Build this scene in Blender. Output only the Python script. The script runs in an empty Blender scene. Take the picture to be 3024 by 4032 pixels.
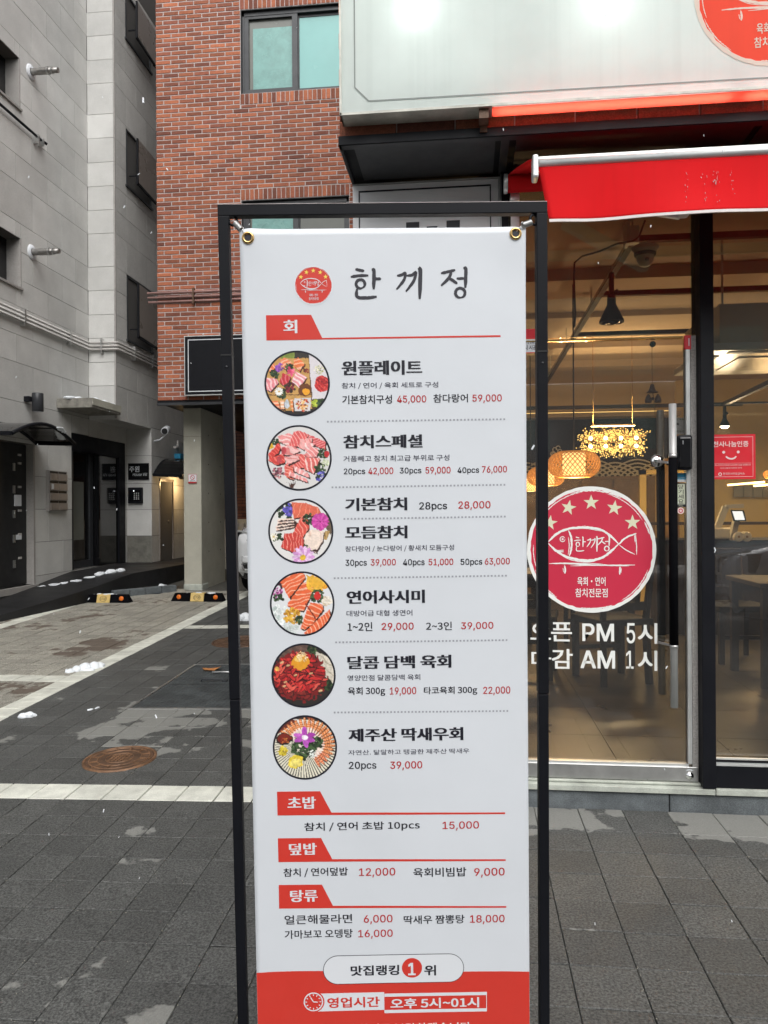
import bpy, bmesh, math, random
import numpy as np
from mathutils import Vector, Matrix
random.seed(7); rng = np.random.default_rng(7)
R = math.radians
scene = bpy.context.scene
col = scene.collection

# ------------------------------------------------------------------ camera, world, sun, exposure
F, YAW, PITCH, ROLL, H = 3000.0, R(6.24), R(0.02), R(-0.34), 1.38   # focal length in photo pixels, camera height
def _cam():
    cy, sy, cp, sp = math.cos(YAW), math.sin(YAW), math.cos(PITCH), math.sin(PITCH)
    f = Vector((-sy*cp, cy*cp, sp)); r = Vector((cy, sy, 0)); u = r.cross(f)
    return (math.cos(ROLL)*r+math.sin(ROLL)*u), (-math.sin(ROLL)*r+math.cos(ROLL)*u), f
CR, CU, CF = _cam()
cd = bpy.data.cameras.new('camera'); cam = bpy.data.objects.new('camera', cd); col.objects.link(cam)
m = Matrix((CR, CU, -CF)).transposed().to_4x4(); m.translation = (0, 0, H); cam.matrix_world = m
cd.sensor_fit = 'VERTICAL'; cd.sensor_height = 32.0; cd.lens = 32.0*F/4032.0
cd.clip_start = 0.05; cd.clip_end = 500
scene.camera = cam

world = bpy.data.worlds.new('World'); scene.world = world; world.use_nodes = True
wn = world.node_tree.nodes; wl = world.node_tree.links
bg = wn['Background']; sky = wn.new('ShaderNodeTexSky'); sky.sky_type = 'NISHITA'; sky.sun_disc = False
SUN_EL, SUN_AZ = R(46), R(163)
sky.sun_elevation = SUN_EL; sky.sun_rotation = SUN_AZ; sky.dust_density = 3.0; sky.air_density = 1.0; sky.ozone_density = 1.0
hs = wn.new('ShaderNodeHueSaturation'); hs.inputs['Saturation'].default_value = 0.12; hs.inputs['Value'].default_value = 1.0
wl.new(sky.outputs[0], hs.inputs['Color']); wl.new(hs.outputs[0], bg.inputs[0]); bg.inputs[1].default_value = 0.15
sl = bpy.data.lights.new('sun', 'SUN'); sl.energy = 1.1; sl.angle = R(60); sl.color = (1, .985, .95)
so = bpy.data.objects.new('sun', sl); col.objects.link(so)
sd = Vector((math.sin(SUN_AZ)*math.cos(SUN_EL), math.cos(SUN_AZ)*math.cos(SUN_EL), math.sin(SUN_EL)))
so.rotation_euler = sd.to_track_quat('Z', 'Y').to_euler(); so.location = (0, -5, 20)
scene.view_settings.view_transform = 'Standard'; scene.view_settings.look = 'None'
scene.view_settings.gamma = 1; scene.view_settings.use_curve_mapping = False
scene.view_settings.exposure = 0.80
scene.cycles.max_bounces = 8; scene.cycles.diffuse_bounces = 4; scene.cycles.glossy_bounces = 4
scene.cycles.transparent_max_bounces = 12; scene.cycles.sample_clamp_indirect = 4.0
scene.cycles.use_denoising = True

# ------------------------------------------------------------------ measuring: a point of the place from its sight line
def ray(px, py): return CR*((px-1512)/F) - CU*((py-2016)/F) + CF
def onY(px, py, Y): d = ray(px, py); t = Y/d.y; return Vector((d.x*t, Y, H+d.z*t))
def onX(px, py, X): d = ray(px, py); t = X/d.x; return Vector((X, d.y*t, H+d.z*t))
def onZ(px, py, z): d = ray(px, py); t = (z-H)/d.z; return Vector((d.x*t, d.y*t, z))
def sstep(a, b, x): t = min(1, max(0, (x-a)/(b-a))); return t*t*(3-2*t)
def G(x, y):                                            # the pavement: level by the shop, rising gently up the alley
    yy = min(14, max(-3, y)); xx = max(-6, x)
    g = -0.08+0.035*(yy-4)+0.02*(max(xx, -3.6)+1.3)
    b = sstep(-0.75, 0.2, x)
    return g*(1-b)
def onG(px, py):
    z = 0
    for _ in range(12): p = onZ(px, py, z); z = G(p.x, p.y)
    return p

# ------------------------------------------------------------------ helpers
class MB:
    def __init__(s): s.v = []; s.f = []; s.m = []; s.sm = []; s.cur = 0; s.smooth = False
    def add(s, vs, fs):
        b = len(s.v); s.v += [tuple(v) for v in vs]
        for f in fs: s.f.append(tuple(b+i for i in f)); s.m.append(s.cur); s.sm.append(s.smooth)
        return s
    def box(s, x0, x1, y0, y1, z0, z1):
        v = [(x, y, z) for z in (z0, z1) for y in (y0, y1) for x in (x0, x1)]
        return s.add(v, [(0,2,3,1),(4,5,7,6),(0,1,5,4),(2,6,7,3),(0,4,6,2),(1,3,7,5)])
    def bar(s, p, q, w, h, up=(0,0,1)):
        p, q = Vector(p), Vector(q); d = (q-p).normalized(); a = d.cross(Vector(up))
        if a.length < 1e-4: a = d.cross(Vector((1,0,0)))
        a.normalize(); b = a.cross(d)
        v = [e+a*(i*w/2)+b*(j*h/2) for e in (p, q) for i, j in ((-1,-1),(1,-1),(1,1),(-1,1))]
        return s.add(v, [(0,1,2,3),(7,6,5,4),(0,4,5,1),(1,5,6,2),(2,6,7,3),(3,7,4,0)])
    def quad(s, a, b, c, d): return s.add([a, b, c, d], [(0,1,2,3)])
    def poly(s, vs): return s.add(vs, [tuple(range(len(vs)))])
    def tube(s, pts, r, n=8, cap=True, r2=None):
        pts = [Vector(p) for p in pts]; N = len(pts); rings = []; a = None
        for i, p in enumerate(pts):
            d = (pts[min(i+1, N-1)]-pts[max(i-1, 0)]).normalized()
            if a is None:
                a = d.cross(Vector((0,0,1)));
                if a.length < .05: a = d.cross(Vector((1,0,0)))
            a = (a-d*a.dot(d)).normalized(); b = d.cross(a)
            rr = r if r2 is None else r+(r2-r)*i/max(1, N-1)
            rings.append([p+a*math.cos(t)*rr+b*math.sin(t)*rr for t in [2*math.pi*k/n for k in range(n)]])
        vs = [v for q in rings for v in q]; fs = []
        for i in range(N-1):
            for k in range(n): fs.append((i*n+k, i*n+(k+1)%n, (i+1)*n+(k+1)%n, (i+1)*n+k))
        sm = s.smooth; s.smooth = True; base = len(s.v); s.add(vs, fs); s.smooth = False
        if cap:
            s.add(rings[0], [tuple(range(n))[::-1]]); s.add(rings[-1], [tuple(range(n))])
        s.smooth = sm; return s
    def lathe(s, c, prof, n=20, axis='Z', smooth=True):
        c = Vector(c); vs = []
        for r, z in prof:
            for k in range(n):
                t = 2*math.pi*k/n
                vs.append(c+{'Z': Vector((r*math.cos(t), r*math.sin(t), z)), 'Y': Vector((r*math.cos(t), z, r*math.sin(t))),
                             'X': Vector((z, r*math.cos(t), r*math.sin(t)))}[axis])
        fs = [(i*n+k, i*n+(k+1)%n, (i+1)*n+(k+1)%n, (i+1)*n+k) for i in range(len(prof)-1) for k in range(n)]
        sm = s.smooth; s.smooth = smooth; s.add(vs, fs); s.smooth = sm; return s
    def prism(s, pts, vec):
        vec = Vector(vec); n = len(pts); a = [Vector(p) for p in pts]
        s.add(a+[p+vec for p in a], [tuple(range(n))[::-1], tuple(range(n, 2*n))]+[(i, (i+1)%n, n+(i+1)%n, n+i) for i in range(n)]); return s
    def ell(s, c, r, n=12, k=8, amp=0, seed=0):
        c = Vector(c); rr = random.Random(seed); vs = []; fs = []
        for i in range(k+1):
            for j in range(n):
                th = math.pi*i/k; ph = 2*math.pi*j/n; q = 1+amp*(rr.random()-.5) if 0 < i < k else 1
                vs.append(c+Vector((r[0]*math.sin(th)*math.cos(ph)*q, r[1]*math.sin(th)*math.sin(ph)*q, r[2]*math.cos(th)*q)))
        for i in range(k):
            for j in range(n): fs.append((i*n+j, i*n+(j+1)%n, (i+1)*n+(j+1)%n, (i+1)*n+j))
        sm = s.smooth; s.smooth = True; s.add(vs, fs); s.smooth = sm; return s
def mesh_from(name, mb, mats, recalc=True, off=Vector((0,0,0))):
    me = bpy.data.meshes.new(name)
    me.from_pydata([(v[0]-off[0], v[1]-off[1], v[2]-off[2]) for v in mb.v], [], mb.f)
    for mt in (mats if isinstance(mats, (list, tuple)) else [mats]): me.materials.append(mt)
    me.polygons.foreach_set('material_index', mb.m); me.polygons.foreach_set('use_smooth', mb.sm)
    if recalc:
        bm = bmesh.new(); bm.from_mesh(me); bmesh.ops.remove_doubles(bm, verts=bm.verts, dist=1e-6)
        bmesh.ops.recalc_face_normals(bm, faces=bm.faces); bm.to_mesh(me); bm.free()
    me.update(); return me
def rootloc(o):
    l = Vector((0,0,0))
    while o is not None: l += o.location; o = o.parent
    return l
def obj(name, mb, mats, parent=None, bevel=0, kind=None, local=False, recalc=True):
    off = Vector((0,0,0)) if (local or parent is None) else rootloc(parent)
    me = mesh_from(name, mb, mats, recalc, off)
    o = bpy.data.objects.new(name, me); col.objects.link(o); o.parent = parent
    if bevel: b = o.modifiers.new('bevel', 'BEVEL'); b.width = bevel; b.segments = 2; b.limit_method = 'ANGLE'; b.harden_normals = False
    if kind: o['kind'] = kind
    return o
def inst(name, me, parent, loc, rot=(0,0,0), scale=(1,1,1)):
    o = bpy.data.objects.new(name, me); col.objects.link(o); o.parent = parent
    o.location = Vector(loc)-(rootloc(parent) if parent else Vector((0,0,0))); o.rotation_euler = rot; o.scale = scale; return o
def thing(name, label, cat, loc=(0,0,0), rz=0, group=None):
    o = bpy.data.objects.new(name, None); col.objects.link(o); o.empty_display_size = .1
    o.location = loc; o.rotation_euler = (0,0,rz); o['label'] = label; o['category'] = cat
    if group: o['group'] = group
    return o
def tag(o, label, cat, group=None):
    o['label'] = label; o['category'] = cat
    if group: o['group'] = group
    return o
def copy_tree(o, parent=None):
    kids = [c for c in bpy.data.objects if c.parent == o]
    c = o.copy(); col.objects.link(c); c.parent = parent
    for k in kids: copy_tree(k, c)
    return c
def part(name, parent, mats, *boxes, bevel=0, kind=None):
    mb = MB()
    for b in boxes: mb.box(*b)
    return obj(name, mb, mats, parent, bevel, kind)

def srgb(h):
    if isinstance(h, str): c = [int(h[i:i+2], 16)/255 for i in (0, 2, 4)]
    else: c = [x/255 for x in h]
    return tuple(x/12.92 if x <= .04045 else ((x+.055)/1.055)**2.4 for x in c)
def mat(name, c, rough=.6, metal=0, noise=0, nscale=20, bump=0, bscale=60, spec=.5, var=0, dirt=0, dscale=2, speck=0, sscale=300, coat=0, attr=None, c2=None, emit=None, es=0):
    """procedural material: base colour, mottling (noise), speckle, per-piece variation (var), soft dirt, relief"""
    m = bpy.data.materials.new(name); m.use_nodes = True; N = m.node_tree.nodes; L = m.node_tree.links; b = N['Principled BSDF']
    b.inputs['Roughness'].default_value = rough; b.inputs['Metallic'].default_value = metal
    b.inputs['Specular IOR Level'].default_value = spec; b.inputs['Coat Weight'].default_value = coat
    geo = N.new('ShaderNodeNewGeometry'); pos = geo.outputs['Position']
    rgb = N.new('ShaderNodeRGB'); rgb.outputs[0].default_value = (*c, 1); cur = rgb.outputs[0]
    def mixc(fac, a, bcol, mode='MIX'):
        x = N.new('ShaderNodeMix'); x.data_type = 'RGBA'; x.blend_type = mode
        if hasattr(fac, 'links') or not isinstance(fac, float): L.new(fac, x.inputs[0])
        else: x.inputs[0].default_value = fac
        L.new(a, x.inputs[6])
        if isinstance(bcol, tuple): x.inputs[7].default_value = (*bcol, 1)
        else: L.new(bcol, x.inputs[7])
        return x.outputs[2]
    def ns(scale, detail=4, rough_=.6, vec=None):
        t = N.new('ShaderNodeTexNoise'); t.inputs['Scale'].default_value = scale; t.inputs['Detail'].default_value = detail; t.inputs['Roughness'].default_value = rough_
        L.new(vec or pos, t.inputs['Vector']); return t.outputs['Fac']
    def mr(v, a, b_, c_, d): x = N.new('ShaderNodeMapRange'); L.new(v, x.inputs[0]); [setattr(x.inputs[i+1], 'default_value', q) for i, q in enumerate((a, b_, c_, d))]; return x.outputs[0]
    def mul(col_, v):
        x = N.new('ShaderNodeVectorMath'); x.operation = 'SCALE'; L.new(col_, x.inputs[0]); L.new(v, x.inputs['Scale']); return x.outputs[0]
    if attr:
        a = N.new('ShaderNodeAttribute'); a.attribute_name = attr; cur = a.outputs['Color']
    if var or c2:
        oi = N.new('ShaderNodeObjectInfo'); at = N.new('ShaderNodeAttribute'); at.attribute_name = 'tone'
        ad = N.new('ShaderNodeMath'); ad.operation = 'ADD'; L.new(oi.outputs['Random'], ad.inputs[0]); L.new(at.outputs['Fac'], ad.inputs[1])
        fr = N.new('ShaderNodeMath'); fr.operation = 'FRACT'; L.new(ad.outputs[0], fr.inputs[0]); rnd = fr.outputs[0]
        if c2: cur = mixc(mr(rnd, .0, 1, 0, 1), cur, c2)
        if var:
            m7 = N.new('ShaderNodeMath'); m7.operation = 'MULTIPLY'; L.new(rnd, m7.inputs[0]); m7.inputs[1].default_value = 7.31
            f7 = N.new('ShaderNodeMath'); f7.operation = 'FRACT'; L.new(m7.outputs[0], f7.inputs[0])
            cur = mul(cur, mr(f7.outputs[0], 0, 1, 1-var, 1+var))
    if noise: cur = mul(cur, mr(ns(nscale), .3, .7, 1-noise, 1+noise))
    if speck: cur = mul(cur, mr(ns(sscale, 2, .7), .35, .65, 1-speck, 1+speck))
    if dirt: cur = mul(cur, mr(ns(dscale, 5), .42, .68, 1, 1-dirt))
    L.new(cur, b.inputs['Base Color'])
    if noise or dirt:
        L.new(mr(ns(nscale*.7), .3, .7, max(0, rough-.08), min(1, rough+.08)), b.inputs['Roughness'])
    if bump:
        bp = N.new('ShaderNodeBump'); bp.inputs['Strength'].default_value = min(1, bump); bp.inputs['Distance'].default_value = .004*max(1, bump)
        L.new(ns(bscale, 5), bp.inputs['Height']); L.new(bp.outputs[0], b.inputs['Normal'])
    if emit: b.inputs['Emission Color'].default_value = (*emit, 1); b.inputs['Emission Strength'].default_value = es
    return m
def glass(name, tint=(1,1,1), refl=1.0, ior=1.5, rough=.0):
    m = bpy.data.materials.new(name); m.use_nodes = True; N = m.node_tree.nodes; L = m.node_tree.links; N.remove(N['Principled BSDF'])
    t = N.new('ShaderNodeBsdfTransparent'); t.inputs[0].default_value = (*tint, 1); g = N.new('ShaderNodeBsdfGlossy'); g.inputs['Roughness'].default_value = rough
    fr = N.new('ShaderNodeFresnel'); fr.inputs[0].default_value = ior; mx = N.new('ShaderNodeMixShader'); mu = N.new('ShaderNodeMath'); mu.operation = 'MULTIPLY'; mu.inputs[1].default_value = refl
    L.new(fr.outputs[0], mu.inputs[0]); L.new(mu.outputs[0], mx.inputs[0]); L.new(t.outputs[0], mx.inputs[1]); L.new(g.outputs[0], mx.inputs[2])
    # a thin film of street dust and smears, doubling as a milky veil of reflections
    df = N.new('ShaderNodeBsdfDiffuse'); df.inputs[0].default_value = (.62, .64, .66, 1); geo = N.new('ShaderNodeNewGeometry'); mp = N.new('ShaderNodeMapping'); mp.inputs['Scale'].default_value = (2.2, 1, .9); mp.inputs['Rotation'].default_value = (0, .6, 0); L.new(geo.outputs['Position'], mp.inputs[0])
    nz = N.new('ShaderNodeTexNoise'); nz.inputs['Scale'].default_value = 1.6; nz.inputs['Detail'].default_value = 6; L.new(mp.outputs[0], nz.inputs['Vector']); r = N.new('ShaderNodeMapRange'); r.inputs[1].default_value = .3; r.inputs[2].default_value = .75; r.inputs[3].default_value = .010; r.inputs[4].default_value = .042; L.new(nz.outputs['Fac'], r.inputs[0])
    m2 = N.new('ShaderNodeMixShader'); L.new(r.outputs[0], m2.inputs[0]); L.new(mx.outputs[0], m2.inputs[1]); L.new(df.outputs[0], m2.inputs[2]); L.new(m2.outputs[0], N['Material Output'].inputs[0])
    return m
def emis(name, c, s):
    m = bpy.data.materials.new(name); m.use_nodes = True; N = m.node_tree.nodes; b = N['Principled BSDF']
    b.inputs['Base Color'].default_value = (*c, 1); b.inputs['Emission Color'].default_value = (*c, 1); b.inputs['Emission Strength'].default_value = s; return m

M = {}
M['stone'] = mat('pale_granite', (.53,.525,.505), .75, noise=.07, nscale=3, speck=.18, sscale=130, var=.08, bump=.15, bscale=200, dirt=.14, dscale=.9)
M['stone_trim'] = mat('granite_trim', (.30,.285,.27), .75, speck=.2, sscale=160, noise=.1, nscale=4)
M['stone_rough'] = mat('granite_base', (.15,.145,.125), .85, speck=.35, sscale=120, noise=.25, nscale=8, bump=.5, bscale=90)
M['joint'] = mat('dark_joint', (.10,.095,.09), .9)
M['brick'] = mat('red_brick', (.34,.108,.050), .85, c2=(.18,.056,.034), var=.30, noise=.16, nscale=26, speck=.22, sscale=150, bump=.6, bscale=110)
M['mortar'] = mat('pale_mortar', (.43,.375,.36), .9, noise=.12, nscale=15, bump=.3, bscale=120)
M['slab_dark'] = None
M['black_metal'] = mat('black_painted_metal', (.0055,.006,.0085), .5, spec=.18, noise=.12, nscale=9, bump=.05, bscale=30)
M['black_matt'] = mat('black_matt', (.01,.01,.011), .6, noise=.2, nscale=6)
M['charcoal'] = mat('charcoal_frame', (.028,.03,.034), .42, noise=.12, nscale=12)
M['steel'] = mat('brushed_steel', (.56,.56,.55), .32, .9, noise=.12, nscale=14, bump=.08, bscale=40)
M['chrome'] = mat('chrome', (.75,.75,.74), .12, 1.0, noise=.06, nscale=8)
M['alu'] = mat('aluminium', (.62,.63,.62), .38, .55, noise=.1, nscale=10)
M['galv'] = mat('painted_pipe', (.42,.40,.38), .5, .1, noise=.1, nscale=9)
M['pinkpipe'] = mat('pink_painted_pipe', (.36,.21,.19), .55, noise=.12, nscale=9)
M['concrete'] = mat('painted_concrete', (.41,.395,.33), .85, noise=.07, nscale=4, speck=.08, sscale=90, bump=.3, bscale=50, dirt=.12, dscale=1.4)
M['grime'] = mat('dirty_concrete', (.2,.19,.165), .9, noise=.35, nscale=12, bump=.6, bscale=60)
M['asphalt'] = mat('wet_asphalt', (.017,.017,.018), .5, spec=.25, noise=.35, nscale=2.2, speck=.25, sscale=150, bump=.25, bscale=150)
M['granite_step'] = mat('blue_granite', (.105,.118,.125), .8, speck=.3, sscale=220, noise=.28, nscale=9, bump=.5, bscale=120, dirt=.35, dscale=5)
M['sill'] = mat('sill_stone', (.40,.42,.37), .7, noise=.14, nscale=12, speck=.1, sscale=200, dirt=.35, dscale=5, bump=.2, bscale=70)
M['snow'] = mat('snow', (.70,.73,.76), .85, noise=.05, nscale=20, bump=.9, bscale=70)
M['frost1'] = mat('teal_frosted_pane', (.14,.30,.275), .25, noise=.16, nscale=9, bump=.1, bscale=20)
M['frost2'] = mat('pale_teal_pane', (.17,.39,.37), .22, noise=.04, nscale=2)
M['smokepane'] = mat('grey_pane', (.12,.125,.11), .2, noise=.06, nscale=3)
M['darkpane'] = mat('dark_glass', (.006,.006,.007), .08, coat=.3, noise=.2, nscale=3)
M['screen'] = mat('bronze_screen', (.24,.205,.18), .3, noise=.05, nscale=2)
M['white_vinyl'] = mat('white_banner_vinyl', (.60,.625,.66), .5, noise=.02, nscale=4, bump=.22, bscale=7, dirt=.03, dscale=3)
M['p_red'] = mat('print_red', (.56,.036,.024), .5, noise=.02, nscale=30)
M['p_redtx'] = mat('print_red_text', (.42,.020,.024), .5)
M['p_black'] = mat('print_black', (.012,.012,.02), .45)
M['p_navy'] = mat('print_thin', (.035,.035,.06), .5)
M['p_grey'] = mat('print_grey', (.30,.31,.34), .5)
M['p_white'] = mat('print_white', (.64,.66,.69), .5)
M['p_yellow'] = mat('print_yellow', (.80,.62,.10), .5)
M['photo'] = mat('photo_print', (1,1,1), .5, attr='ink')
M['crimson'] = mat('crimson_vinyl', (.50,.022,.055), .42, noise=.03, nscale=5)
M['cream'] = mat('cream_vinyl', (.62,.62,.44), .5)
M['white_st'] = mat('white_vinyl_letters', (.72,.73,.70), .5, noise=.03, nscale=20)
M['trimwhite'] = mat('white_trim', (.62,.56,.55), .6, noise=.06, nscale=40)
M['panelwhite'] = mat('pale_sign_panel', (.86,.86,.87), .4, noise=.03, nscale=6, dirt=.08, dscale=3)
M['boxedge'] = mat('sign_box_edge', (.55,.54,.48), .5, noise=.15, nscale=16, dirt=.3, dscale=9)
M['rust'] = mat('rusted_iron', (.20,.105,.055), .55, .25, noise=.4, nscale=16, bump=.7, bscale=70, dirt=.5, dscale=7)
M['rust2'] = mat('rusted_iron_dark', (.10,.055,.032), .6, .25, noise=.4, nscale=16, bump=.7, bscale=70)
M['plate'] = mat('steel_plate', (.075,.085,.088), .5, .3, noise=.25, nscale=7, dirt=.3, dscale=4, bump=.15, bscale=200)
M['rubber'] = mat('black_rubber', (.003,.003,.004), .85, spec=.06, noise=.2, nscale=20, bump=.3, bscale=90)
M['yellow'] = mat('yellow_rubber', (.62,.44,.15), .6, noise=.1, nscale=25, dirt=.15, dscale=12)
M['orange'] = mat('orange_reflector', (.75,.17,.015), .3)
M['brass'] = mat('brass', (.60,.40,.17), .22, 1.0)
M['doorwood'] = mat('ochre_lit_door', (.62,.42,.17), .55, noise=.06, nscale=3)  # ochre deepened and lightened to carry the warm light on the door
M['carwhite'] = mat('car_paint_white', (.55,.56,.57), .18, coat=.8)
M['cargrey'] = mat('car_paint_grey_blue', (.40,.46,.53), .18, coat=.8)
M['clearlamp'] = mat('lamp_glass', (.35,.35,.36), .1, .4, coat=1)
M['wood_dark'] = mat('dark_wood', (.022,.014,.010), .62, spec=.25, noise=.3, nscale=14)
M['wood_mid'] = mat('mid_wood', (.20,.115,.05), .5, noise=.15, nscale=9)
M['in_wall'] = mat('interior_plaster', (.46,.36,.22), .85, noise=.06, nscale=2)
M['in_ceil'] = mat('interior_ceiling', (.44,.335,.24), .9, noise=.05, nscale=2.5)
M['in_yellow'] = mat('interior_yellow_wall', (.62,.48,.22), .8, noise=.08, nscale=1.5)
M['in_dark'] = mat('interior_dark_wall', (.020,.020,.022), .8, spec=.2, noise=.15, nscale=2)
M['in_tile'] = mat('floor_tile', (.050,.043,.036), .34, noise=.12, nscale=3, var=.08)
M['wavepaint'] = mat('wave_paint', (.70,.64,.48), .7)
M['cane'] = mat('woven_cane', (.50,.22,.04), .6, emit=(1,.40,.06), es=.32)
M['lampglow'] = emis('lantern_core', (1,.64,.25), 1.7)
M['bulb'] = emis('bulb_glow', (1,.86,.55), 9)
M['spark'] = emis('crystal_glow', (1,.68,.20), 2.0)
M['cove'] = emis('cove_light', (1,.66,.22), 1.6)
M['led'] = emis('led_strip', (1,.72,.30), 5)
M['tablet'] = emis('tablet_screen', (.80,.86,.93), 1.0)
M['blackcable'] = mat('black_cable', (.015,.012,.012), .5)
M['glass'] = glass('window_glass', (.78,.77,.75), 2.1)
M['glass_door'] = glass('door_glass', (.80,.79,.77), 1.9)
M['dome'] = mat('camera_dome', (.50,.47,.40), .3)
M['leaf'] = mat('dry_leaf', (.42,.17,.05), .7, noise=.2, nscale=80)
M['blue_st'] = mat('blue_sticker', (.03,.28,.48), .5)
M['glow'] = mat('glow_sign', (.50,.53,.40), .5)
M['redst'] = mat('red_sticker', (.60,.018,.03), .35, noise=.04, nscale=30)
M['pinkw'] = mat('pink_white', (.72,.58,.56), .5)

def slab_mat(name, base, dry, thr, var, dryzones=False):
    m = mat(name, base, .62, noise=.10, nscale=7, speck=.62, sscale=120, var=var, bump=.9, bscale=130)
    N = m.node_tree.nodes; L = m.node_tree.links; b = N['Principled BSDF']; src = b.inputs['Base Color'].links[0].from_socket
    geo = N.new('ShaderNodeNewGeometry'); oi = N.new('ShaderNodeObjectInfo'); at = N.new('ShaderNodeAttribute'); at.attribute_name = 'tone'
    s1 = N.new('ShaderNodeMath'); s1.operation = 'ADD'; L.new(oi.outputs['Random'], s1.inputs[0]); L.new(at.outputs['Fac'], s1.inputs[1])
    add = N.new('ShaderNodeVectorMath'); add.operation = 'ADD'; sc = N.new('ShaderNodeVectorMath'); sc.operation = 'SCALE'
    cmb = N.new('ShaderNodeCombineXYZ'); L.new(s1.outputs[0], cmb.inputs[2]); sc.inputs['Scale'].default_value = .35
    L.new(cmb.outputs[0], sc.inputs[0]); L.new(geo.outputs['Position'], add.inputs[0]); L.new(sc.outputs[0], add.inputs[1])
    big = N.new('ShaderNodeTexNoise'); big.inputs['Scale'].default_value = 1.1; big.inputs['Detail'].default_value = 1; L.new(geo.outputs['Position'], big.inputs['Vector'])
    t = N.new('ShaderNodeTexNoise'); t.inputs['Scale'].default_value = 4.2; t.inputs['Detail'].default_value = 4; t.inputs['Roughness'].default_value = .55; L.new(add.outputs[0], t.inputs['Vector'])
    sm = N.new('ShaderNodeMath'); sm.operation = 'ADD'; L.new(big.outputs['Fac'], sm.inputs[0]); L.new(t.outputs['Fac'], sm.inputs[1])
    # where the paving has dried: round the hatch and along the step, slab by slab
    def band(cx, cy, sx, sy, amp, prev):
        s0 = N.new('ShaderNodeVectorMath'); s0.operation = 'SUBTRACT'; s0.inputs[1].default_value = (cx, cy, 0); L.new(geo.outputs['Position'], s0.inputs[0])
        s2 = N.new('ShaderNodeVectorMath'); s2.operation = 'MULTIPLY'; s2.inputs[1].default_value = (1/sx, 1/sy, 0); L.new(s0.outputs[0], s2.inputs[0])
        ln = N.new('ShaderNodeVectorMath'); ln.operation = 'LENGTH'; L.new(s2.outputs[0], ln.inputs[0])
        q = N.new('ShaderNodeMapRange'); q.interpolation_type = 'SMOOTHSTEP'; q.inputs[1].default_value = 1; q.inputs[2].default_value = .45; q.inputs[3].default_value = 0; q.inputs[4].default_value = amp; L.new(ln.outputs[1 if ln.outputs[1].enabled else 0], q.inputs[0])
        ad = N.new('ShaderNodeMath'); ad.operation = 'ADD'; L.new(prev, ad.inputs[0]); L.new(q.outputs[0], ad.inputs[1]); return ad.outputs[0]
    cur = sm.outputs[0]
    if dryzones:
        cur = band(-1.75, 4.95, 1.3, .75, .29, cur); cur = band(1.0, 3.56, 2.2, .36, .42, cur); cur = band(-2.2, 5.7, .6, 1.2, .18, cur)
        rn = N.new('ShaderNodeMath'); rn.operation = 'FRACT'; L.new(s1.outputs[0], rn.inputs[0]); rm = N.new('ShaderNodeMapRange'); rm.inputs[3].default_value = -.13; rm.inputs[4].default_value = .10; L.new(rn.outputs[0], rm.inputs[0])
        ad = N.new('ShaderNodeMath'); ad.operation = 'ADD'; L.new(cur, ad.inputs[0]); L.new(rm.outputs[0], ad.inputs[1]); cur = ad.outputs[0]
    r = N.new('ShaderNodeMapRange'); r.inputs[1].default_value = thr; r.inputs[2].default_value = thr+.03; L.new(cur, r.inputs[0])
    mx = N.new('ShaderNodeMix'); mx.data_type = 'RGBA'; L.new(r.outputs[0], mx.inputs[0]); L.new(src, mx.inputs[6])
    sp = N.new('ShaderNodeTexNoise'); sp.inputs['Scale'].default_value = 120; L.new(geo.outputs['Position'], sp.inputs['Vector'])
    r2 = N.new('ShaderNodeMapRange'); r2.inputs[3].default_value = .75; r2.inputs[4].default_value = 1.2; L.new(sp.outputs['Fac'], r2.inputs[0])
    d = N.new('ShaderNodeVectorMath'); d.operation = 'SCALE'; d.inputs[0].default_value = dry; L.new(r2.outputs[0], d.inputs['Scale']); L.new(d.outputs[0], mx.inputs[7])
    L.new(mx.outputs[2], b.inputs['Base Color'])
    return m
M['slab_dark'] = slab_mat('damp_dark_slab', (.066,.067,.0635), (.20,.20,.185), 1.27, .13, True)
M['slab_light'] = slab_mat('beige_slab', (.265,.252,.215), (.12,.095,.075), 1.13, .16)
M['slab_white'] = mat('white_slab', (.60,.60,.53), .75, noise=.10, nscale=14, speck=.12, sscale=200, var=.07, bump=.4, bscale=160, dirt=.25, dscale=5)
M['bed'] = mat('slab_joint_bed', (.055,.052,.044), .95, noise=.4, nscale=60, speck=.6, sscale=200)

def apply_tone(me, tones):
    a = me.attributes.new('tone', 'FLOAT', 'FACE'); a.data.foreach_set('value', tones)

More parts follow.
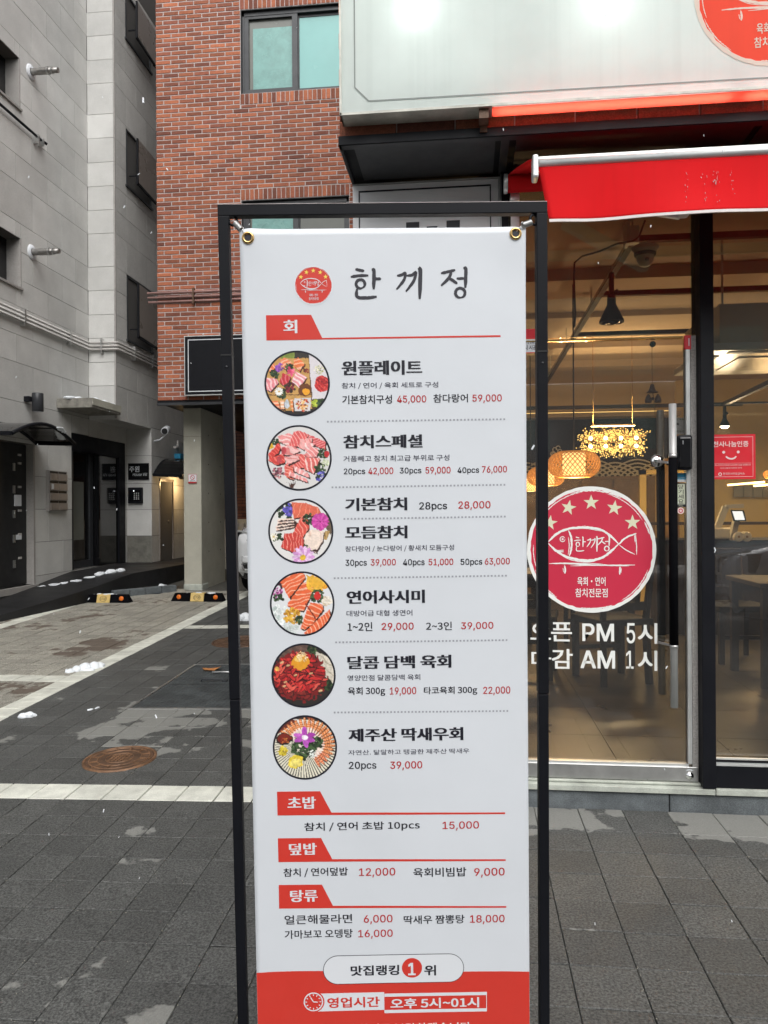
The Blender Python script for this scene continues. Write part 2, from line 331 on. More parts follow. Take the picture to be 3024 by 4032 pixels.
# ------------------------------------------------------------------ text and print helpers
_tc = {}
import os
UIFONT = HFONT = None
try:                                                     # Blender's own bundled interface fonts
    fd = bpy.utils.system_resource('DATAFILES', path='fonts')
    for fn in os.listdir(fd):
        if fn == 'Inter.woff2': UIFONT = bpy.data.fonts.load(os.path.join(fd, fn))
        if 'CJK' in fn: HFONT = bpy.data.fonts.load(os.path.join(fd, fn))
except Exception: pass
def glyph(body, off=0.0, shear=0):
    k = (body, off, shear)
    if k in _tc: return _tc[k]
    c = bpy.data.curves.new('t', 'FONT'); c.body = body
    ft = UIFONT if body.isascii() else HFONT
    if ft: c.font = ft
    c.size = 1; c.offset = off; c.shear = shear; c.resolution_u = 3
    o = bpy.data.objects.new('t', c); col.objects.link(o); bpy.context.view_layer.update()
    me = o.evaluated_get(bpy.context.evaluated_depsgraph_get()).to_mesh()
    v = [(p.co.x, p.co.y) for p in me.vertices]; f = [tuple(p.vertices) for p in me.polygons]
    o.to_mesh_clear(); bpy.data.objects.remove(o); bpy.data.curves.remove(c)
    xs = [a for a, b in v]; ys = [b for a, b in v]; x0, x1, y0, y1 = min(xs), max(xs), min(ys), max(ys)
    _tc[k] = ([((a-x0)/(x1-x0), (b-y0)/(y1-y0)) for a, b in v], f); return _tc[k]
def put_text(mb, body, u0, v0, u1, v1, surf, w, off=0.0, smear=0, shear=0):
    vs, fs = glyph(body, 0, shear); h = v1-v0; b = max(0, off)*h*.9; k = 0
    if smear: ds = [(-smear, 0), (0, 0), (smear, 0)]
    elif b > 0: ds = [(-b, -b*.7), (b, -b*.7), (-b, b*.7), (b, b*.7)]
    else: ds = [(0, 0)]
    if smear and b: ds += [(-smear, b*.7), (smear, b*.7), (-smear, -b*.7), (smear, -b*.7)]
    m = max([abs(d[0]) for d in ds]); n_ = max([abs(d[1]) for d in ds])
    for i, (dx, dy) in enumerate(ds):
        mb.add([surf(u0+m+a*(u1-u0-2*m)+dx, v0+n_+b_*(v1-v0-2*n_)+dy, w+i*.00005) for a, b_ in vs], fs)
def ribbon(mb, pts, w, surf, dep, taper=.25, rough=.0, n=14, seed=1):
    """a brush stroke: tapered ribbon with slightly ragged edges"""
    rr = random.Random(seed); P = [Vector((*p, 0)) for p in pts]
    # resample with Catmull-Rom
    Q = []
    ext = [P[0]*2-P[1]]+P+[P[-1]*2-P[-2]]
    for i in range(1, len(ext)-2):
        for k in range(n):
            t = k/n; a, b, c, d = ext[i-1:i+3]
            Q.append(.5*((2*b)+(c-a)*t+(2*a-5*b+4*c-d)*t*t+(3*b-a-3*c+d)*t**3))
    Q.append(P[-1]); N = len(Q); vs = []
    for i, q in enumerate(Q):
        d = (Q[min(i+1, N-1)]-Q[max(i-1, 0)]); d = d.normalized() if d.length > 0 else Vector((1,0,0)); nn = Vector((-d.y, d.x, 0))
        s = i/(N-1); k = min(1, taper+(1-taper)*min(1, min(s, 1-s)*6))
        a = w/2*k*(1+rough*(rr.random()-.5)*2); b = w/2*k*(1+rough*(rr.random()-.5)*2)
        for e in (q+nn*a, q-nn*b): vs.append(surf(e.x, e.y, dep))
    mb.add(vs, [(2*i, 2*i+1, 2*i+3, 2*i+2) for i in range(N-1)])
def circ(cx, cy, r, a0=0, a1=360, n=10): return [(cx+r*math.cos(R(a0+(a1-a0)*i/n)), cy+r*math.sin(R(a0+(a1-a0)*i/n))) for i in range(n+1)]
def disc(mb, cx, cy, r, surf, dep, n=48, ry=None, rough=0, seed=0):
    rr = random.Random(seed); ry = ry or r
    vs = [surf(cx, cy, dep)]+[surf(cx+r*math.cos(2*math.pi*i/n)*(1+rough*(rr.random()-.5)), cy+ry*math.sin(2*math.pi*i/n)*(1+rough*(rr.random()-.5)), dep) for i in range(n)]
    mb.add(vs, [(0, 1+i, 1+(i+1)%n) for i in range(n)])
def ring(mb, cx, cy, r0, r1, surf, dep, n=72, rough=0, seed=0):
    rr = random.Random(seed); vs = []
    for i in range(n):
        t = 2*math.pi*i/n
        for r in (r0*(1+rough*(rr.random()-.5)), r1*(1+rough*.4*(rr.random()-.5))): vs.append(surf(cx+r*math.cos(t), cy+r*math.sin(t), dep))
    mb.add(vs, [(2*i, 2*i+1, (2*i+3) % (2*n), (2*i+2) % (2*n)) for i in range(n)])
def star(mb, cx, cy, r, surf, dep, rot=0, k=.40):
    vs = [surf(cx, cy, dep)]+[surf(cx+(r if i % 2 == 0 else r*k)*math.sin(R(rot)+math.pi*i/5), cy+(r if i % 2 == 0 else r*k)*math.cos(R(rot)+math.pi*i/5), dep) for i in range(10)]
    mb.add(vs, [(0, 1+i, 1+(i+1)%10) for i in range(10)])
# brush lettering of the shop name, in the units of a 1660 px wide enlargement
NAME = {0: [([(682,343),(725,352)], 9), ([(660,380),(700,374),(745,373)], 9), (circ(707,414,21,60,420,10), 9), ([(765,338),(772,360),(770,440)], 11),
            ([(770,388),(806,390)], 9), ([(690,436),(692,475),(740,480),(785,474)], 10)],
        1: [([(882,374),(905,370),(922,362),(915,395),(880,440)], 9), ([(928,374),(955,370),(973,358),(962,400),(925,450)], 9), ([(985,336),(994,355),(991,486)], 12)],
        2: [([(1093,362),(1130,354),(1162,346)], 9), ([(1145,352),(1130,385),(1094,422)], 9), ([(1128,382),(1150,396),(1172,412)], 9), ([(1168,387),(1206,386)], 8),
            ([(1205,330),(1213,350),(1210,432)], 11), (circ(1186,456,23,80,440,10), 9)]}
def brush_name(mb, tf, surf, dep, wmul=1.0, only=None):
    k = 0
    for g, strokes in NAME.items():
        if only is not None and g != only: continue
        for pts, w in strokes:
            P = [tf(x, y, g) for x, y in pts]; k += 1
            a = tf(0, 0, g); b = tf(1, 0, g); s = abs(b[0]-a[0])
            ribbon(mb, P, w*wmul*s, surf, dep+k*.00002, taper=.55, rough=.10, n=6, seed=k)
def logo(parent, cx, cy, r, surf, mats, w, fine=True, clipname='logo', r_y=None):
    """round red emblem: five stars, a fish with the shop name on its belly, a little bench and two lines of small letters"""
    T = lambda x, y: (cx+(x-696)/666*r, cy-(y-684)/666*r)
    mb = MB(); disc(mb, cx, cy, r*.995, surf, w, 72, rough=.006); o = obj(clipname+'_disc', mb, mats[0], parent, local=True, recalc=False)
    mb = MB(); ring(mb, cx, cy, r*.945, r*1.0, surf, w+.0003, 90, rough=.02, seed=3)
    for a0, a1, rr, ww in ((100,160,.92,.012),(30,75,.915,.010),(175,200,.90,.012),(200,235,.93,.014),(-60,-20,.925,.013),(-100,-70,.935,.02),(15,28,.93,.02),(60,110,.935,.02)):
        ribbon(mb, circ(cx, cy, r*rr, a0, a1, 6), r*ww, surf, w+.0004, rough=.6, n=8, seed=a0)
    f = lambda pts: [T(*p) for p in pts]
    S = [([(245,610),(330,525),(450,468),(640,448),(800,478),(900,545),(980,625)], 22), ([(245,610),(330,692),(450,762),(640,800),(800,772),(900,702),(980,625)], 24),
         ([(260,600),(400,490),(640,430)], 6), ([(300,680),(480,790),(700,812),(880,730)], 7), ([(500,466),(650,462),(800,492)], 6),
         ([(980,630),(1050,562),(1160,514)], 18), ([(985,635),(1060,692),(1145,735)], 10), ([(1150,512),(1160,620),(1162,738)], 10), ([(1140,530),(1148,610)], 8),
         ([(465,480),(492,560),(494,660),(470,755)], 20), ([(462,550),(470,650),(458,740)], 8), (circ(402,573,26,0,340,8), 9), (circ(404,572,8,0,340,6), 8),
         ([(345,694),(415,690)], 8), ([(352,702),(412,708)], 12), ([(260,834),(420,830),(640,842),(900,850),(1145,846)], 15), ([(480,856),(760,850),(1085,856)], 9), ([(420,826),(640,828),(820,836)], 6),
         ([(420,848),(428,900),(424,938)], 16), ([(404,880),(412,925)], 7), ([(992,862),(990,900),(988,948)], 16), ([(1005,880),(1000,930)], 7), ([(385,160),(505,150)], 4)]
    for i, (pts, ww) in enumerate(S[:-1]): ribbon(mb, f(pts), ww/666*r, surf, w+.0005+i*.00002, taper=.35, rough=.28, n=8, seed=i)
    obj(clipname+'_linework', mb, mats[1], parent, local=True, recalc=False)
    mb = MB(); GX = {0: (520, 660, 122/146), 1: (652, 880, 106/114), 2: (764, 1093, 120/120)}
    fx = lambda x, y, g: T(GX[g][0]+(x-GX[g][1])*GX[g][2], 543+(y-335)*(162/150.))
    brush_name(mb, fx, surf, w+.0011, 1.35)
    obj(clipname+'_name', mb, mats[1], parent, local=True, recalc=False)
    for (body, x0, y0, x1, y1) in (('육회·연어', 552,972,842,1065), ('참치전문점', 530,1093,863,1186)):
        a = T(x0, y1); b = T(x1, y0); mb = MB(); put_text(mb, body, a[0], a[1], b[0], b[1], surf, w+.0011, off=.012); obj(clipname+'_lettering', mb, mats[1], parent, local=True, recalc=False)
    mb = MB()
    for x, y, rot in ((700,188,0),(465,240,12),(938,247,-8+16),(1122,400,0),(270,400,8)): a = T(x, y); star(mb, a[0], a[1], r*.125, surf, w+.0006, rot)
    obj(clipname+'_stars', mb, mats[2], parent, local=True, recalc=False)

# ================================================================== GROUND
def grid_sheet(name, x0, x1, y0, y1, nx, ny, zf, mt, parent=None, kind='structure'):
    mb = MB(); vs = [(x0+(x1-x0)*i/nx, y0+(y1-y0)*j/ny, zf(x0+(x1-x0)*i/nx, y0+(y1-y0)*j/ny)) for j in range(ny+1) for i in range(nx+1)]
    mb.add(vs, [(j*(nx+1)+i, j*(nx+1)+i+1, (j+1)*(nx+1)+i+1, (j+1)*(nx+1)+i) for j in range(ny) for i in range(nx)])
    return obj(name, mb, mt, parent, kind=kind, recalc=False)
far = MB(); far.box(-90, 90, -90, 110, -1.2, -.9)
obj('ground', far, M['asphalt'], kind='structure')
pav = grid_sheet('pavement', -7.2, 4.0, -6, 18, 56, 96, lambda x, y: G(x, y)-.012, M['bed'])
PIT = 0.2
def kind_of(ix, iy):                      # which slab lies in the cell whose corner is (ix*.2-.1, 3.765+iy*.2)
    x = ix*PIT-.1; y = 3.765+iy*PIT
    if abs(iy) < .5 and x < .1: return 'w'
    if -3.55 < x < -3.45 and y > 3.9: return 'w'
    if x < -3.55 and iy in (12, 13) and iy == 12: return 'w'
    if x > -3.4 and iy == 24: return 'w'
    if -5.85 < x < -5.65 and y > 3.9: return 'w'
    if x <= -3.55 and y > 3.9: return 'l'
    return 'd'
cells = []
for ix in range(-29, 15):
    for iy in range(-15, 41):
        x = ix*PIT-.1; y = 3.765+iy*PIT; xc, yc = x+.1, y+.1
        if yc < .9: continue
        if x > -.35 and y > 3.6: continue                   # under the shop
        if x > -.35 and yc > 3.36: continue                 # the last row by the step is cut separately
        if x > -4.7 and y > 11.7: continue
        # only what lies in or near the view
        d = Vector((xc, yc, G(xc, yc)-H)); zc = d.dot(CF)
        if zc < .6: continue
        px = 1512+F*d.dot(CR)/zc
        if px < -500 or px > 3500: continue
        if -2.56 < xc < -1.3 and 5.36 < yc < 6.75: continue  # the hatch
        cells.append((zc, ix, iy, kind_of(ix, iy), px, 2016-F*d.dot(CU)/zc))
def slab_mesh(w, d, h, gap=.0028, ch=.002):
    mb = MB(); a = w/2-gap/2; b = d/2-gap/2
    vs = [(-a,-b,-h),(a,-b,-h),(a,b,-h),(-a,b,-h),(-a,-b,-ch),(a,-b,-ch),(a,b,-ch),(-a,b,-ch),(-a+ch,-b+ch,0),(a-ch,-b+ch,0),(a-ch,b-ch,0),(-a+ch,b-ch,0)]
    return mb.add(vs, [(0,1,5,4),(1,2,6,5),(2,3,7,6),(3,0,4,7),(4,5,9,8),(5,6,10,9),(6,7,11,10),(7,4,8,11),(8,9,10,11)])
SM = {k: mesh_from('paving_slab', slab_mesh(PIT, PIT, .03, .0028 if k == 'd' else .006, .002 if k == 'd' else .0035), M[mm], recalc=False) for k, mm in (('d','slab_dark'),('l','slab_light'),('w','slab_white'))}
def vis(c): return (-60 < c[4] < 900 or 2060 < c[4] < 3080) and c[5] < 4150
cells.sort(key=lambda c: (not vis(c), c[0]))
# the row against the step is deeper
edge = []
rest = {'d': [], 'l': [], 'w': []}
def slab_matrix(xc, yc, jit=True):
    e = .05; z = G(xc, yc); n = Vector((-(G(xc+e, yc)-G(xc-e, yc))/(2*e), -(G(xc, yc+e)-G(xc, yc-e))/(2*e), 1)).normalized()
    if jit: n = (n+Vector((random.uniform(-.006,.006), random.uniform(-.006,.006), 0))).normalized(); z += random.uniform(-.0012, .0012)
    X = Vector((1, 0, -n.x/n.z)).normalized(); Y = n.cross(X)
    m = Matrix((X, Y, n)).transposed().to_4x4(); m = m @ Matrix.Rotation(random.uniform(-.004,.004), 4, 'Z'); m.translation = (xc, yc, z); return m
for i, (zc, ix, iy, k, px, py) in enumerate(cells):
    xc, yc = ix*PIT, 3.765+iy*PIT+.1
    mtx = slab_matrix(xc, yc)
    if i < 292:
        o = bpy.data.objects.new('paving_slab', SM[k]); col.objects.link(o); o.parent = pav; o.matrix_local = mtx
    else: rest[k].append(mtx)
em = mesh_from('paving_slab', slab_mesh(PIT, .246, .03), M['slab_dark'], recalc=False)
for ix in range(-1, 14):
    o = bpy.data.objects.new('paving_slab', em if ix > 8 or ix < 1 else em); col.objects.link(o); o.parent = pav; o.matrix_local = slab_matrix(ix*PIT, 3.490, True)
field = MB(); tones = []
base = slab_mesh(PIT, PIT, .03)
for mi, k in enumerate('dlw'):
    base = slab_mesh(PIT, PIT, .03, .0035 if k == 'd' else .0075, .0025 if k == 'd' else .004)
    for mtx in rest[k]:
        field.cur = mi; field.add([mtx @ Vector(v) for v in base.v], base.f[4:]); tones += [random.random()]*5
o = obj('paving_slab_field', field, [M['slab_dark'], M['slab_light'], M['slab_white']], pav, kind='stuff', recalc=False); apply_tone(o.data, tones)

# dark asphalt of the ramp and the raised platform along the stone house
lane = MB(); P0 = 9.3
for x0, x1, y0, y1 in ((-12, -5.86, -6, 9.3), (-5.75, -4.75, 11.35, 16)):
    lane.add([(x0,y0,G(x0,y0)+.004),(x1,y0,G(x1,y0)+.004),(x1,y1,G(x1,y1)+.004),(x0,y1,G(x0,y1)+.004)], [(0,1,2,3)])
obj('lane', lane, M['asphalt'], kind='structure', recalc=False)
ramp = MB(); PZ = .475
RY = [8.4, 9.6, 10.56, 11.5, 12.3, 16]; RZ = [.075, .245, .345, .465, .475, .475]; RE = [-5.9, -5.62, -5.44, -5.28, -5.1, -5.05]; RZE = [.07, .20, .30, .435, .465, .47]
ramp_z = lambda x, y: float(np.interp(y, RY, RZ))*.5+float(np.interp(y, RY, RZE))*.5
n = 24; ys = [8.4+7.6*i/n for i in range(n+1)]; ip = lambda T, y: float(np.interp(y, RY, T))
ramp.add([v for y in ys for v in ((-6.29, y, ip(RZ, y)), (ip(RE, y), y, ip(RZE, y)), (ip(RE, y), y, -.12))], [f for i in range(n) for f in ((3*i, 3*i+1, 3*i+4, 3*i+3), (3*i+1, 3*i+2, 3*i+5, 3*i+4))])
obj('ramp', ramp, M['asphalt'], kind='structure', recalc=True)
k = thing('kerb', 'rough grey granite kerb lying beside the dark ramp', 'kerb', (-5.2, 11.15, G(-5.2, 11.15)))
a = onG(440, 2352); b = onG(690, 2327)
for i in range(4):
    p = a.lerp(b, i/4+.004); q = a.lerp(b, (i+1)/4-.004); mb = MB(); mb.bar((p.x,p.y,G(p.x,p.y)+.04), (q.x,q.y,G(q.x,q.y)+.04), .14, .12); obj('kerb_stone', mb, M['granite_step'], k, .01)

gr = MB(); rr = random.Random(77)
for i in range(2600):
    x = rr.uniform(-2.6, 1.6); y = rr.uniform(1.6, 5.2)
    if rr.random() < .6: x = round(x/.2)*.2-.1+rr.gauss(0, .006)
    elif rr.random() < .5: y = 3.765+round((y-3.765)/.2)*.2+rr.gauss(0, .006)
    if x > -.4 and y > 3.58: continue
    s_ = rr.uniform(.0008, .0024); z = G(x, y)+s_*.3; gr.add([(x-s_, y-s_*.7, z), (x+s_, y-s_*.5, z), (x+.2*s_, y+s_, z), (x, y, z+s_*rr.uniform(.6, 1.2))], [(0,1,3),(1,2,3),(2,0,3)])
tag(obj('grit', gr, mat('pale_grit', (.26,.245,.20), .9, noise=.3, nscale=90), kind='stuff', recalc=False), 'pale grit and crumbs scattered in the paving joints', 'grit')
# iron covers, hatch
def manhole(c, r, label, seed, mats):
    t = thing('manhole_cover', label, 'manhole cover', c, 0, 'round iron covers in the pavement')
    nx = (G(c.x+.05, c.y)-G(c.x-.05, c.y))/.1; ny = (G(c.x, c.y+.05)-G(c.x, c.y-.05))/.1
    tilt = Matrix(((1,0,0),(0,1,0),(nx,ny,1)))
    def fin(name, mb, mt): mb.v = [tuple(tilt @ Vector(v)) for v in mb.v]; return obj(name, mb, mt, t, local=True)
    mb = MB(); mb.lathe((0,0,0), [(r*1.0,-.01),(r*1.0,.006),(r*.93,.006),(r*.93,-.004)], 48); fin('rim', mb, mats[0])
    mb = MB(); mb.lathe((0,0,0), [(r*.92,-.004),(r*.92,.003),(r*.88,.004),(r*.0,.004)], 48); fin('lid', mb, mats[1])
    mb = MB(); rr = random.Random(seed)
    for q, w in ((.80,.03),(.58,.028),(.36,.02)): mb.lathe((0,0,.0), [(r*q,.004),(r*(q+.004),.0085),(r*(q+w),.0085),(r*(q+w+.004),.004)], 40)
    for i in range(12):
        t0 = 2*math.pi*i/12
        for r0, r1 in ((.61,.80),) if i % 2 else ((.61,.80),(.84,.88)): mb.bar((r*r0*math.cos(t0),r*r0*math.sin(t0),.006),(r*r1*math.cos(t0),r*r1*math.sin(t0),.006),.012,.005)
    for i in range(-2, 3):
        for j in range(-2, 3): mb.box(i*r*.11-r*.035, i*r*.11+r*.035, j*r*.11-r*.03, j*r*.11+r*.03, .004, .0075)
    fin('raised_pattern', mb, mats[0])
    return t
c = onG(472, 2990); manhole(Vector((c.x, c.y, G(c.x, c.y)+.004)), .212, 'round rusty orange manhole cover in the dark paving before the white slab row', 1, (M['rust'], M['rust2']))
c = onG(948, 2527); manhole(Vector((c.x, c.y, G(c.x, c.y)+.004)), .30, 'round dark rusty manhole cover farther back, half behind the menu stand', 2, (M['rust2'], M['rust2']))
h = thing('access_hatch', 'grey steel access hatch of two plates flush in the paving', 'hatch', (-1.95, 6.0, G(-1.95, 6.0)))
for y0, y1 in ((5.385, 6.045), (6.055, 6.73)):
    mb = MB(); x0, x1 = -2.47, -1.33
    mb.add([(x0,y0,G(x0,y0)+.004),(x1,y0,G(x1,y0)+.004),(x1,y1,G(x1,y1)+.004),(x0,y1,G(x0,y1)+.004)], [(0,1,2,3)])
    n = 0
    for i in range(30):
        for j in range(17):
            x = x0+.03+i*.0375; y = y0+.025+j*.038; s = .012 if (i+j) % 2 else -.012
            mb.bar((x-.010, y-s*.8, G(x,y)+.0048), (x+.010, y+s*.8, G(x,y)+.0048), .006, .003)
    obj('plate', mb, M['plate'], h, recalc=False)
mb = MB()
for a, b in (((-2.49,5.37),(-1.31,5.37)),((-2.49,6.745),(-1.31,6.745)),((-2.485,5.37),(-2.485,6.745)),((-1.315,5.37),(-1.315,6.745))):
    mb.bar((*a,G(*a)+.001),(*b,G(*b)+.001),.02,.012)
obj('rim', mb, M['steel'], h)
for px, py, s in ((877, 2657, 1), (838, 2686, -1)):
    c = onG(px, py); mb = MB(); z = G(c.x, c.y)+.012
    mb.tube([(c.x-.1,c.y,z-.006),(c.x-.09,c.y,z+.012),(c.x+.09,c.y+.01,z+.012),(c.x+.1,c.y+.01,z-.006)], .007, 6); mb.box(c.x+.08,c.x+.12,c.y-.015,c.y+.02,z-.008,z+.008)
    obj('handle', mb, M['steel'] if s > 0 else M['charcoal'], h)
c = onG(833, 2640); mb = MB(); z = G(c.x, c.y)+.01
mb.add([(c.x-.09,c.y+.01,z+.012),(c.x-.03,c.y+.05,z),(c.x+.05,c.y+.045,z+.01),(c.x+.09,c.y,z+.03),(c.x+.04,c.y-.05,z),(c.x-.05,c.y-.055,z+.006),(c.x,c.y,z-.004)], [(0,1,6),(1,2,6),(2,3,6),(3,4,6),(4,5,6),(5,0,6)])
tag(obj('fallen_leaf', mb, M['leaf'], recalc=False), 'curled orange dry leaf lying on the steel hatch', 'leaf')

# snow left on the ground
def snow(px, py, pts, label, name='snow_patch', zf=None, base=None):
    c = base or onG(px, py); mb = MB()
    for i, (dx, dy, rx, ry, rz) in enumerate(pts):
        z = (zf or G)(c.x+dx, c.y+dy)
        mb.ell((c.x+dx, c.y+dy, z), (rx, ry, rz), 14, 8, .35, i*7+int(px))
        for q in range(5): a_ = random.uniform(0, 6.28); mb.ell((c.x+dx+rx*.7*math.cos(a_), c.y+dy+ry*.7*math.sin(a_), z+rz*random.uniform(-.1,.5)), (rx*random.uniform(.25,.6), ry*random.uniform(.25,.6), rz*random.uniform(.3,.6)), 9, 6, .5, i*17+q)
    o = obj(name, mb, M['snow'], recalc=False); sub = o.modifiers.new('s', 'SUBSURF'); sub.levels = 1; sub.render_levels = 1
    return tag(o, label, 'snow', 'scraps of snow left on the ground')
snow(335, 2635, [(-.09,-.10,.04,.05,.03),(-.05,-.05,.05,.05,.045),(.0,.0,.06,.06,.06),(.06,.05,.06,.05,.06),(.10,.08,.05,.04,.045),(.03,-.03,.08,.04,.02)], 'largest lump of white snow on the white slab line beside the beige paving')
snow(103, 2822, [(-.02,-.01,.035,.03,.03),(.02,.01,.04,.03,.035),(.05,.02,.02,.02,.02)], 'small rounded lump of snow at the left on dark paving')
snow(966, 2440, [(0,0,.09,.08,.09),(-.09,-.02,.06,.06,.04),(.08,.02,.08,.06,.08)], 'lump of snow seen between stand post and banner')
rz = lambda x, y: (.21 if y < 9.7 else .24)
z0 = [(.0,.0),(.12,.10),(.22,.18),(.32,.30),(.40,.50),(.47,.66),(.55,.84),(.62,1.0)]
c = onZ(170, 2342, .2)
snow(170, 2342, [(a, b*1.2, .07+.02*math.sin(i*2.3), .12, .018+.03*(i > 4)) for i, (a, b) in enumerate(z0)], 'thin streak of snow on the wet black ramp', zf=ramp_z, base=Vector((c.x, c.y, .2)))
c = onG(580, 2308)
snow(580, 2310, [(-.16,0,.14,.10,.03),(0,.05,.16,.12,.07),(.14,.08,.14,.10,.05),(-.36,-.12,.10,.06,.02),(-.45,-.2,.1,.05,.015),(.26,.1,.08,.06,.02)], 'slushy heap of snow behind the granite kerb')
snow(372, 2778, [(0,0,.018,.03,.008),(.03,.05,.012,.03,.006)], 'tiny crumb of snow in a joint beyond the near manhole', base=onG(355, 2795))

# ================================================================== WHEEL STOPS
def wheel_stop(c, L, label):
    t = thing('wheel_stop', label, 'wheel stop', c, R(-2 if c.x < -4.5 else -1), 'rubber wheel stops')
    hgt, d0, d1 = .115, .15, .085
    def seg(x0, x1, t0, t1, g=0.0):
        mb = MB(); vs = []
        for x, s in ((x0, t0), (x1, t1)):
            vs += [(x, -d0/2-g, 0), (x, d0/2+g, 0), (x*1-s, d1/2+g, hgt+g), (x-s, -d1/2-g, hgt+g)]
        mb.add(vs, [(0,1,2,3),(7,6,5,4),(0,4,5,1),(1,5,6,2),(2,6,7,3),(3,7,4,0)]); return mb
    h2 = L/2; obj('rubber_block', seg(-h2, -.101, -.05, 0), M['rubber'], t, .006, local=True); obj('rubber_block', seg(.101, h2, 0, .05), M['rubber'], t, .006, local=True)
    y = obj('yellow_block', seg(-.1, .1, 0, 0, .003), M['yellow'], t, .005, local=True)
    sl = (d0-d1)/2/hgt
    S = lambda u, v, w: Vector((u, -d0/2+sl*v-.004-w-.001, v))
    mb = MB(); put_text(mb, 'STOP', -.042, .040, .042, .072, S, .001, off=.01); ring(mb, 0, .056, .048, .054, lambda u, v, w: S(u, .056+(v-.056)*.72, w), .0008, 32)
    obj('lettering', mb, M['p_black'], y, local=True, recalc=False)
    for x in (-.275, .275):
        mb = MB(); mb.lathe((x, -d0/2+sl*.06-.002, .06), [(0,-.012),(.026,-.010),(.034,-.002),(.034,.01)], 20, 'Y'); obj('reflector', mb, M['orange'], t, local=True)
        mb = MB(); disc(mb, x*.62, 0, .014, lambda u, v, w: Vector((u, v, hgt+w)), .001, 12); obj('bolt_cap', mb, M['snow'], t, local=True, recalc=False)
    mb = MB(); rr = random.Random(int(c.x*100))
    for i in range(9): mb.ell((rr.uniform(-.1, .30) if c.x > -4.5 else rr.uniform(-.12,.12), rr.uniform(-.03,.02), hgt), (rr.uniform(.02,.06), .025, .012), 8, 5, .4, i)
    obj('snow_cap', mb, M['snow'], t, local=True, recalc=False)
a = onG(415, 2371); b = onG(782, 2366)
wheel_stop(a, .79, 'black and yellow rubber wheel stop at the left, beside the ramp'); wheel_stop(b, .79, 'black and yellow rubber wheel stop in front of the concrete pillar')

# ================================================================== LEFT STONE HOUSE
XL, XB, YC, YD = -6.3, -5.82, 12.17, 13.585
house = thing('stone_house', 'pale granite clad apartment house with dark entrance and protruding bay on the left', 'building', (XL, 12, 0))
def subtract(rc, holes):
    out = [rc]
    for h in holes:
        nxt = []
        for (a0, a1, b0, b1) in out:
            if h[1] <= a0 or h[0] >= a1 or h[3] <= b0 or h[2] >= b1: nxt.append((a0, a1, b0, b1)); continue
            if h[0] > a0: nxt.append((a0, h[0], b0, b1))
            if h[1] < a1: nxt.append((h[1], a1, b0, b1))
            m0, m1 = max(a0, h[0]), min(a1, h[1])
            if h[2] > b0: nxt.append((m0, m1, b0, h[2]))
            if h[3] < b1: nxt.append((m0, m1, h[3], b1))
        out = nxt
    return [r for r in out if r[1]-r[0] > .02 and r[3]-r[2] > .02]
rows = [10.6, 10.18, 9.787, 9.391, 8.986, 8.59, 8.074, 7.674, 7.269, 6.869, 6.468, 6.076, 5.518, 5.122, 4.719, 4.325, 3.92, 3.524, 2.975, 2.46, 1.94, 1.455, .97, .475, .1]
def clad(to, a0, a1, b0, b1, holes, start, step, alt=True, mt='stone', rowlist=rows, g=.0035, trans=None, parent=house):
    rr = [b1]+[r for r in rowlist if b0 < r < b1]+[b0]
    for i in range(len(rr)-1):
        idx = min(range(len(rowlist)), key=lambda k: abs(rowlist[k]-rr[i]))
        off = start+(step/2 if (idx % 2 and alt) else 0); k = math.floor((a0-off)/step)
        while off+k*step < a1:
            p0, p1 = max(a0, off+k*step), min(a1, off+(k+1)*step); k += 1
            if p1-p0 < .03: continue
            for rc in subtract((p0, p1, rr[i+1], rr[i]), holes):
                mb = MB(); to(mb, rc[0]+g*(rc[0] > a0), rc[1]-g*(rc[1] < a1), rc[2]+g, rc[3]-g, random.uniform(0, .0015))
                obj('stone_panel', mb, M[mt], parent)
onXL = lambda mb, a0, a1, b0, b1, j: mb.box(XL-.03, XL+j, a0, a1, b0, b1)
onXB = lambda mb, a0, a1, b0, b1, j: mb.box(XB-.03, XB+j, a0, a1, b0, b1)
mb = MB(); mb.box(XL-6, XL-.05, 2.0, 13.6, -.2, 12)
W1 = (9.0, 10.224, 7.15, 7.87); W2 = (9.0, 10.228, 4.60, 5.305); DL = (9.3, 10.50, .36, 2.40); DM = (11.595, 13.49, .48, 2.688)
# backing wall with openings
back = MB()
for rc in subtract((2.0, YD+.2, -.2, 12), [W1, W2, DL, DM]): back.box(XL-.3, XL-.012, rc[0], rc[1], rc[2], rc[3])
back.box(XL-.3, XB-.012, YC+.012, 20, 2.985, 12); back.box(XL-.3, XB-.012, YD+.012, 20, -.2, 2.985); back.box(XL-6, XL-.3, 2, 2.3, -.2, 12)
back.box(XL-6.3, XL-6, 2, 20, -.2, 12)
obj('wall', back, M['joint'], house)
clad(onXL, 8.4, YC, 2.975, 10.6, [W1, W2], 10.107-.82, .82)
clad(onXL, YC, YD, 2.46, 2.975, [], 12.1, .82)
clad(onXL, 8.4, YD, .1, 2.975, [DL, DM, (YC, 13.7, 2.46, 2.975)], 10.5, .82, rowlist=rows)
clad(onXB, YC, 15.3, 2.98, 10.6, [(12.59, 13.63, 9.6, 10.42), (12.59, 13.63, 7.06, 8.03), (12.59, 13.63, 4.39, 5.50)], 12.17, .835)
clad(onXB, YD, 15.6, .475, 2.98, [(13.95, 14.61, .475, 2.03)], 13.585, .835)
